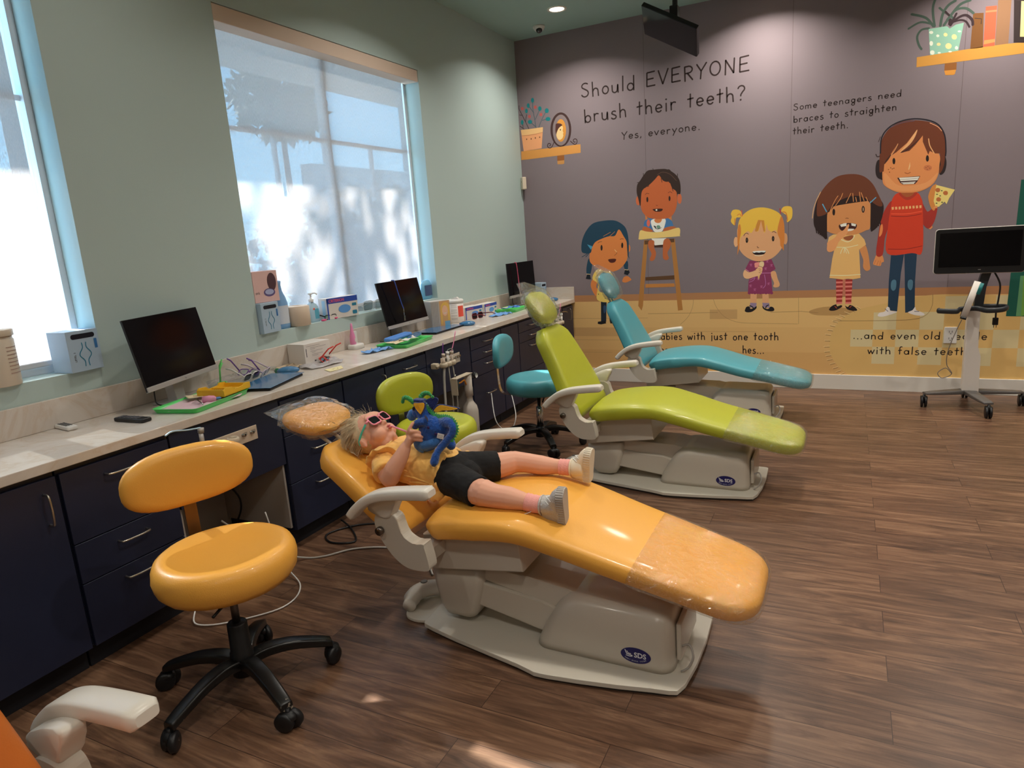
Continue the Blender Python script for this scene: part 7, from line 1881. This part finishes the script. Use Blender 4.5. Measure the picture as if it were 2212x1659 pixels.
# ---- hair: cap plus many separate strands
rnd = random.Random(11)
m = MB(); m.M = HM
m.ball((-.016, 0, .020), (.080, .077, .082), 26)
for v in list(m.bm.verts):
    lc = HM.inverted() @ v.co
    v.co += (v.co - HC).normalized() * .004 * noise.noise(lc * 60)
m.M = Matrix()
Gl = (HM.to_3x3().inverted() @ V((-.25, 0, -1))).normalized()
def strand(d, L, r, wave, lift, seg=7, grv=.30):
    p = V((d.x * .080 - .016, d.y * .077, d.z * .082 + .020)); q = p.copy()
    flow = V((-1.0, d.y * .35, .1)); flow = flow - d * flow.dot(d)
    if flow.length < .05: flow = V((0, d.y + .1, -1))
    dirv = (flow.normalized() + d * lift).normalized(); ph = rnd.uniform(0, 6.28); wa = V((rnd.uniform(-1, 1), rnd.uniform(-1, 1), rnd.uniform(-1, 1))); P = []
    for k in range(seg + 1):
        w = HM @ q; s_ = (V((w.x, 0, w.z)) - V((1.53, 0, .41))).dot(V((.545, 0, .839)))
        if s_ < .064 and s_ > -.05: w += V((.545, 0, .839)) * (.064 - s_)
        P.append(w)
        dirv = (dirv + Gl * grv + wa * wave * math.sin(ph + k * 1.5)).normalized(); q = q + dirv * L / seg
        r_ = V(((q.x + .016) / .084, q.y / .081, (q.z - .020) / .086))
        if r_.length < 1.0: r_.normalize(); q = V((r_.x * .085 - .016, r_.y * .082, r_.z * .087 + .020))
    m.tube(P, [r * (1 - .75 * k / seg) for k in range(seg + 1)], 3, cap=False)
for i in range(520):
    d = V((rnd.gauss(0, 1), rnd.gauss(0, 1), rnd.gauss(0, 1))).normalized()
    if d.x > .60 - .2 * abs(d.y) or d.z < -.5 or (d.x > .05 and d.z < .2): continue
    L = rnd.uniform(.07, .15)
    for c in range(9):
        dd_ = (d + V((rnd.gauss(0, .06), rnd.gauss(0, .06), rnd.gauss(0, .06)))).normalized(); strand(dd_, L * rnd.uniform(.8, 1.1), rnd.uniform(.0008, .0012), .16, .22)
for i in range(420):
    d = V((rnd.uniform(-.7, .60), rnd.uniform(-1, 1), rnd.uniform(.0, 1))).normalized(); strand(d, rnd.uniform(.04, .09), .0006, .55, rnd.uniform(.5, 1.3), 7, .10)
m.build('hair', M_hair, CH, recalc=False)
# ---- sunglasses
t = thing('sunglasses', 'child\'s pink sunglasses with mint green temples on the child\'s face', 'sunglasses', tuple(HC))
def into(o): o.parent = t; o.matrix_parent_inverse = Matrix.Translation(-HC); return o
m = MB(); m.M = HM
fr = lambda s, w, h, r: [(.0900 - .9 * (y_ * s_ - .032 * 0) ** 2 * 2.2, y_, z_) for (y_, z_) in [(s * .0325 + a, .004 + b) for a, b in rrect(-w, w, -h, h, r, 5)] for s_ in (1,)]
for s in (-1, 1):
    ring = [(x_, y_, z_ + (.004 if z_ > .004 and abs(y_) > .04 else 0)) for x_, y_, z_ in fr(s, .0245, .0185, .012)]
    m.tube(ring, [(.0024, .0034)] * len(ring), 8, closed=True)
m.tube([(.0905, -.0085, .009), (.092, 0, .012), (.0905, .0085, .009)], .0034, 8)
for s in (-1, 1): m.tube([(.083, s * .056, .014), (.078, s * .064, .014), (.070, s * .0685, .012)], .004, 8)
into(m.build('frame', mat('frame_pink', (242, 142, 160), .35, coat=.4), None))
m = MB(); m.M = HM
for s in (-1, 1):
    for dx in (-.0006, .0006): m._f([m.v((x_ + dx, y_, z_)) for x_, y_, z_ in fr(s, .0235, .0175, .0115)])
into(m.build('lenses', M_lensd, None))
for s in (-1, 1):
    m = MB(); m.M = HM; m.tube(crom([(.072, s * .0685, .012), (.03, s * .0775, .006), (-.005, s * .0815, -.002), (-.02, s * .080, -.014)], 5), [(.0018, .0045)] * 16, 8); into(m.build('temple', mat('temple_mint', (84, 196, 170), .4), None))
# ---- pink straw from mouth to hand
tag(MB().tube([HM @ V((.087, 0, -.050)), HM @ V((.098, .0, -.064)), V((1.500, -4.43, .796))], .0042, 10).build('drinking_straw', mat('straw_pink', (240, 148, 168), .35)), 'pink straw between the child\'s lips and hand', 'straw')

# ================================================================== PLUSH DRAGON
t = thing('plush_dragon', 'blue plush dragon with green horns and yellow ears held by the child', 'plush toy', (1.57, -4.40, .73))
off = V((1.57, -4.40, .73))
def inp(o): o.parent = t; o.matrix_parent_inverse = Matrix.Translation(-off); return o
M_fur = mat('plush_blue', (14, 82, 172), .95, bump=.45, bscale=230, sheen=.5, var=.3, vscale=40); M_furl = mat('plush_lightblue', (58, 122, 196), .95, bump=.45, bscale=230, sheen=.5, var=.25, vscale=40)
M_furd = mat('plush_navy', (18, 40, 112), .95, bump=.6, bscale=170, sheen=.4); M_hg = mat('plush_green', (52, 160, 84), .9, bump=.7, bscale=120, sheen=.4, var=.25, vscale=30); M_yl = mat('plush_yellow', (246, 180, 44), .8, bump=.2, bscale=200)
YD = -4.405
m = MB()
m.ball((1.545, YD, .893), (.031, .030, .033), 20); m.ball((1.527, YD, .876), (.026, .025, .024), 18)
limb(m, [(1.548, YD, .885), (1.56, YD, .86), (1.575, YD, .83)], [.028, .030, .036])
limb(m, [(1.565, YD, .845), (1.60, YD, .825), (1.635, YD, .820)], [(.038, .036), (.047, .046), (.038, .036)])
limb(m, [(1.58, YD, .82), (1.575, YD, .785), (1.565, YD, .76)], [(.045, .050), (.048, .050), (.042, .040)])
limb(m, [(1.635, YD, .835), (1.665, YD - .01, .848), (1.690, YD - .02, .850)], [.026, .022, .019])
limb(m, [(1.690, YD - .02, .850), (1.705, YD - .028, .835), (1.697, YD - .03, .808), (1.672, YD - .036, .778), (1.647, YD - .05, .750), (1.636, YD - .062, .728)], [.018, .017, .016, .0155, .014, .0135])
limb(m, [(1.636, YD - .062, .728), (1.630, YD - .068, .705), (1.628, YD - .068, .698)], [.0155, .017, .016])
limb(m, [(1.585, YD - .035, .850), (1.555, YD - .042, .848), (1.536, YD - .040, .832)], [.017, .015, .0145])
limb(m, [(1.60, YD + .03, .80), (1.635, YD + .03, .765), (1.65, YD + .03, .74)], [.025, .02, .02])
o = inp(remesh(m.build('body', M_fur, None), .0032, 3))
fx = bpy.data.textures.new('fur_clumps', 'CLOUDS'); fx.noise_scale = .006; fx.noise_depth = 1
dm = o.modifiers.new('fur', 'DISPLACE'); dm.texture = fx; dm.strength = .004; dm.texture_coords = 'LOCAL'
m = MB(); m.ball((1.505, YD - .004, .868), (.021, .021, .021), 18); m.ball((1.492, YD - .006, .860), (.013, .017, .013), 14); m.ball((1.500, YD - .004, .851), (.016, .017, .010), 12)
inp(remesh(m.build('muzzle', M_furl, None), .003, 2))
m = MB(); limb(m, [(1.555, YD - .022, .775), (1.545, YD - .016, .755), (1.560, YD - .008, .742)], [(.034, .034), (.036, .034), (.034, .024)]); limb(m, [(1.56, YD - .03, .755), (1.60, YD - .026, .765), (1.62, YD - .02, .770)], [.025, .024, .018])
inp(remesh(m.build('belly_and_thigh', M_furl, None), .003, 2))
for q, r in ((( (1.530, -4.43, .921), (1.520, -4.437, .936), (1.505, -4.44, .944), (1.492, -4.44, .941), (1.485, -4.44, .926)), (.0085, .0095, .0095, .0085, .006)), (((1.540, -4.395, .920), (1.540, -4.39, .938), (1.553, -4.385, .950), (1.572, -4.385, .951), (1.590, -4.385, .937)), (.0090, .0105, .010, .008, .003))):
    P = crom(q, 6); m = MB(); R = [(r[min(int(i / 6), 3)] * (1 - (i % 6) / 6) + r[min(int(i / 6) + 1, 4)] * ((i % 6) / 6)) * (1 - .13 * (i % 4 == 0)) for i in range(len(P))]; m.tube(P, R, 14); m.ball(P[-1], R[-1], 10); inp(m.build('horn', M_hg, None))
# ears
def plate(P3, th, mt, nm, par=None, n_=None):
    P3 = [V(p) for p in P3]; nn = (P3[1] - P3[0]).cross(P3[2] - P3[0]).normalized() if n_ is None else V(n_)
    m = MB(); A = [m.v(p + nn * th / 2) for p in P3]; B = [m.v(p - nn * th / 2) for p in P3]; m._f(A, False); m._f(B[::-1], False)
    for k in range(len(P3)): m._f([A[k], B[k], B[(k + 1) % len(P3)], A[(k + 1) % len(P3)]], False)
    return m.build(nm, mt, None, bevel=th * .3)
e = crom([(1.533, -4.438, .924), (1.560, -4.443, .928), (1.588, -4.438, .930), (1.590, -4.44, .910), (1.572, -4.443, .880), (1.566, -4.443, .880), (1.548, -4.443, .900)], 3, True)
oe = inp(plate(e, .006, M_furd, 'ear'))
c_ = V((1.566, -4.442, .912)); m2_ = plate([c_ + (p - c_) * .86 + V((0, -.0045, 0)) for p in e], .002, M_yl, 'ear_lining'); m2_.parent = oe
e = crom([(1.545, -4.372, .915), (1.575, -4.365, .93), (1.600, -4.36, .925), (1.59, -4.362, .90), (1.57, -4.366, .885)], 3, True); inp(plate(e, .006, M_furd, 'ear'))
inp(MB().box(1.527, 1.576, -4.436, -4.405, .926, .937, .005).build('brow_band', M_furd, None))
e = crom([(1.568, -4.37, .874), (1.582, -4.365, .892), (1.603, -4.36, .902), (1.64, -4.352, .896), (1.674, -4.345, .889), (1.684, -4.343, .884), (1.650, -4.352, .878), (1.61, -4.36, .876), (1.59, -4.365, .870)], 3, True)
ow = inp(plate(e, .007, M_furd, 'wing', n_=(0.25, -1, .0)))
c_ = V((1.628, -4.357, .887)); m2_ = plate([c_ + (p - c_) * .84 + V((.004, -.006, 0)) for p in e], .003, M_yl, 'wing_lining', n_=(0.25, -1, .0)); m2_.parent = ow
e = crom([(1.575, -4.43, .862), (1.590, -4.45, .880), (1.61, -4.46, .872), (1.60, -4.45, .855)], 3, True); inp(plate(e, .005, M_furd, 'wing', n_=(0.2, -.6, .7)))
sp = crom([(1.552, YD, .925), (1.568, YD, .912), (1.582, YD, .893), (1.600, YD, .876), (1.625, YD, .866), (1.655, YD - .005, .870), (1.685, YD - .015, .869), (1.706, YD - .022, .860), (1.722, YD - .028, .835), (1.712, YD - .03, .806), (1.694, YD - .036, .780)], 3)
cen = V((1.60, YD, .80)); m = MB()
for i in range(len(sp) - 1):
    p, q = sp[i], sp[i + 1]; tt = (q - p).normalized(); out_ = V((tt.z, 0, -tt.x)); 
    if out_.dot(p - cen) < 0: out_ = -out_
    mid = (p + q) / 2; b0, b1 = p - tt * .002 - out_ * .006, q + tt * .002 - out_ * .006; tip = mid + out_ * .011
    for a_, b_, c2 in ((b0 + V((0, -.007, 0)), b1 + V((0, -.007, 0)), tip), (b1 + V((0, .007, 0)), b0 + V((0, .007, 0)), tip), (b0 + V((0, .007, 0)), b0 + V((0, -.007, 0)), tip), (b1 + V((0, -.007, 0)), b1 + V((0, .007, 0)), tip)):
        m._f([m.v(a_), m.v(b_), m.v(c2)], False)
inp(m.build('back_spikes', M_hg, None, recalc=False))
e = [(1.648, -4.459, .816), (1.678, -4.461, .812), (1.672, -4.462, .792), (1.642, -4.460, .796)]; ot = inp(plate(e, .0012, M_card, 'care_tag'))
m = MB(); text_mesh('100% NEW', .0052, lambda a, b: V((1.649 + a, -4.4625, .806 + b - a * .12)), m); text_mesh('MATERIAL', .0052, lambda a, b: V((1.648 + a, -4.4625, .799 + b - a * .12)), m)
m.bm.verts.ensure_lookup_table(); oo = m.build('tag_print', M_ink, ot, recalc=False)
for s, p in ((-1, (1.528, YD - .027, .898)),):
    inp(MB().ball(p, (.006, .004, .008), 12).build('eye', M_blkp, None))
m = MB()
for p in ((1.60, YD - .046, .835), (1.625, YD - .040, .806), (1.585, YD - .049, .80), (1.545, YD - .050, .762), (1.600, YD - .046, .768), (1.49, YD - .019, .867)): m.ball(p, (.0065, .003, .006), 10)
for i, p in enumerate(((1.602, YD - .0475, .832), (1.630, YD - .041, .806), (1.545, YD - .049, .760), (1.597, YD - .047, .765))): inp(MB().ball(p, (.0062, .003, .0055), 10).build('purple_spot', mat('spot_plum', (52, 34, 84), .9), None))
m.bm.free()
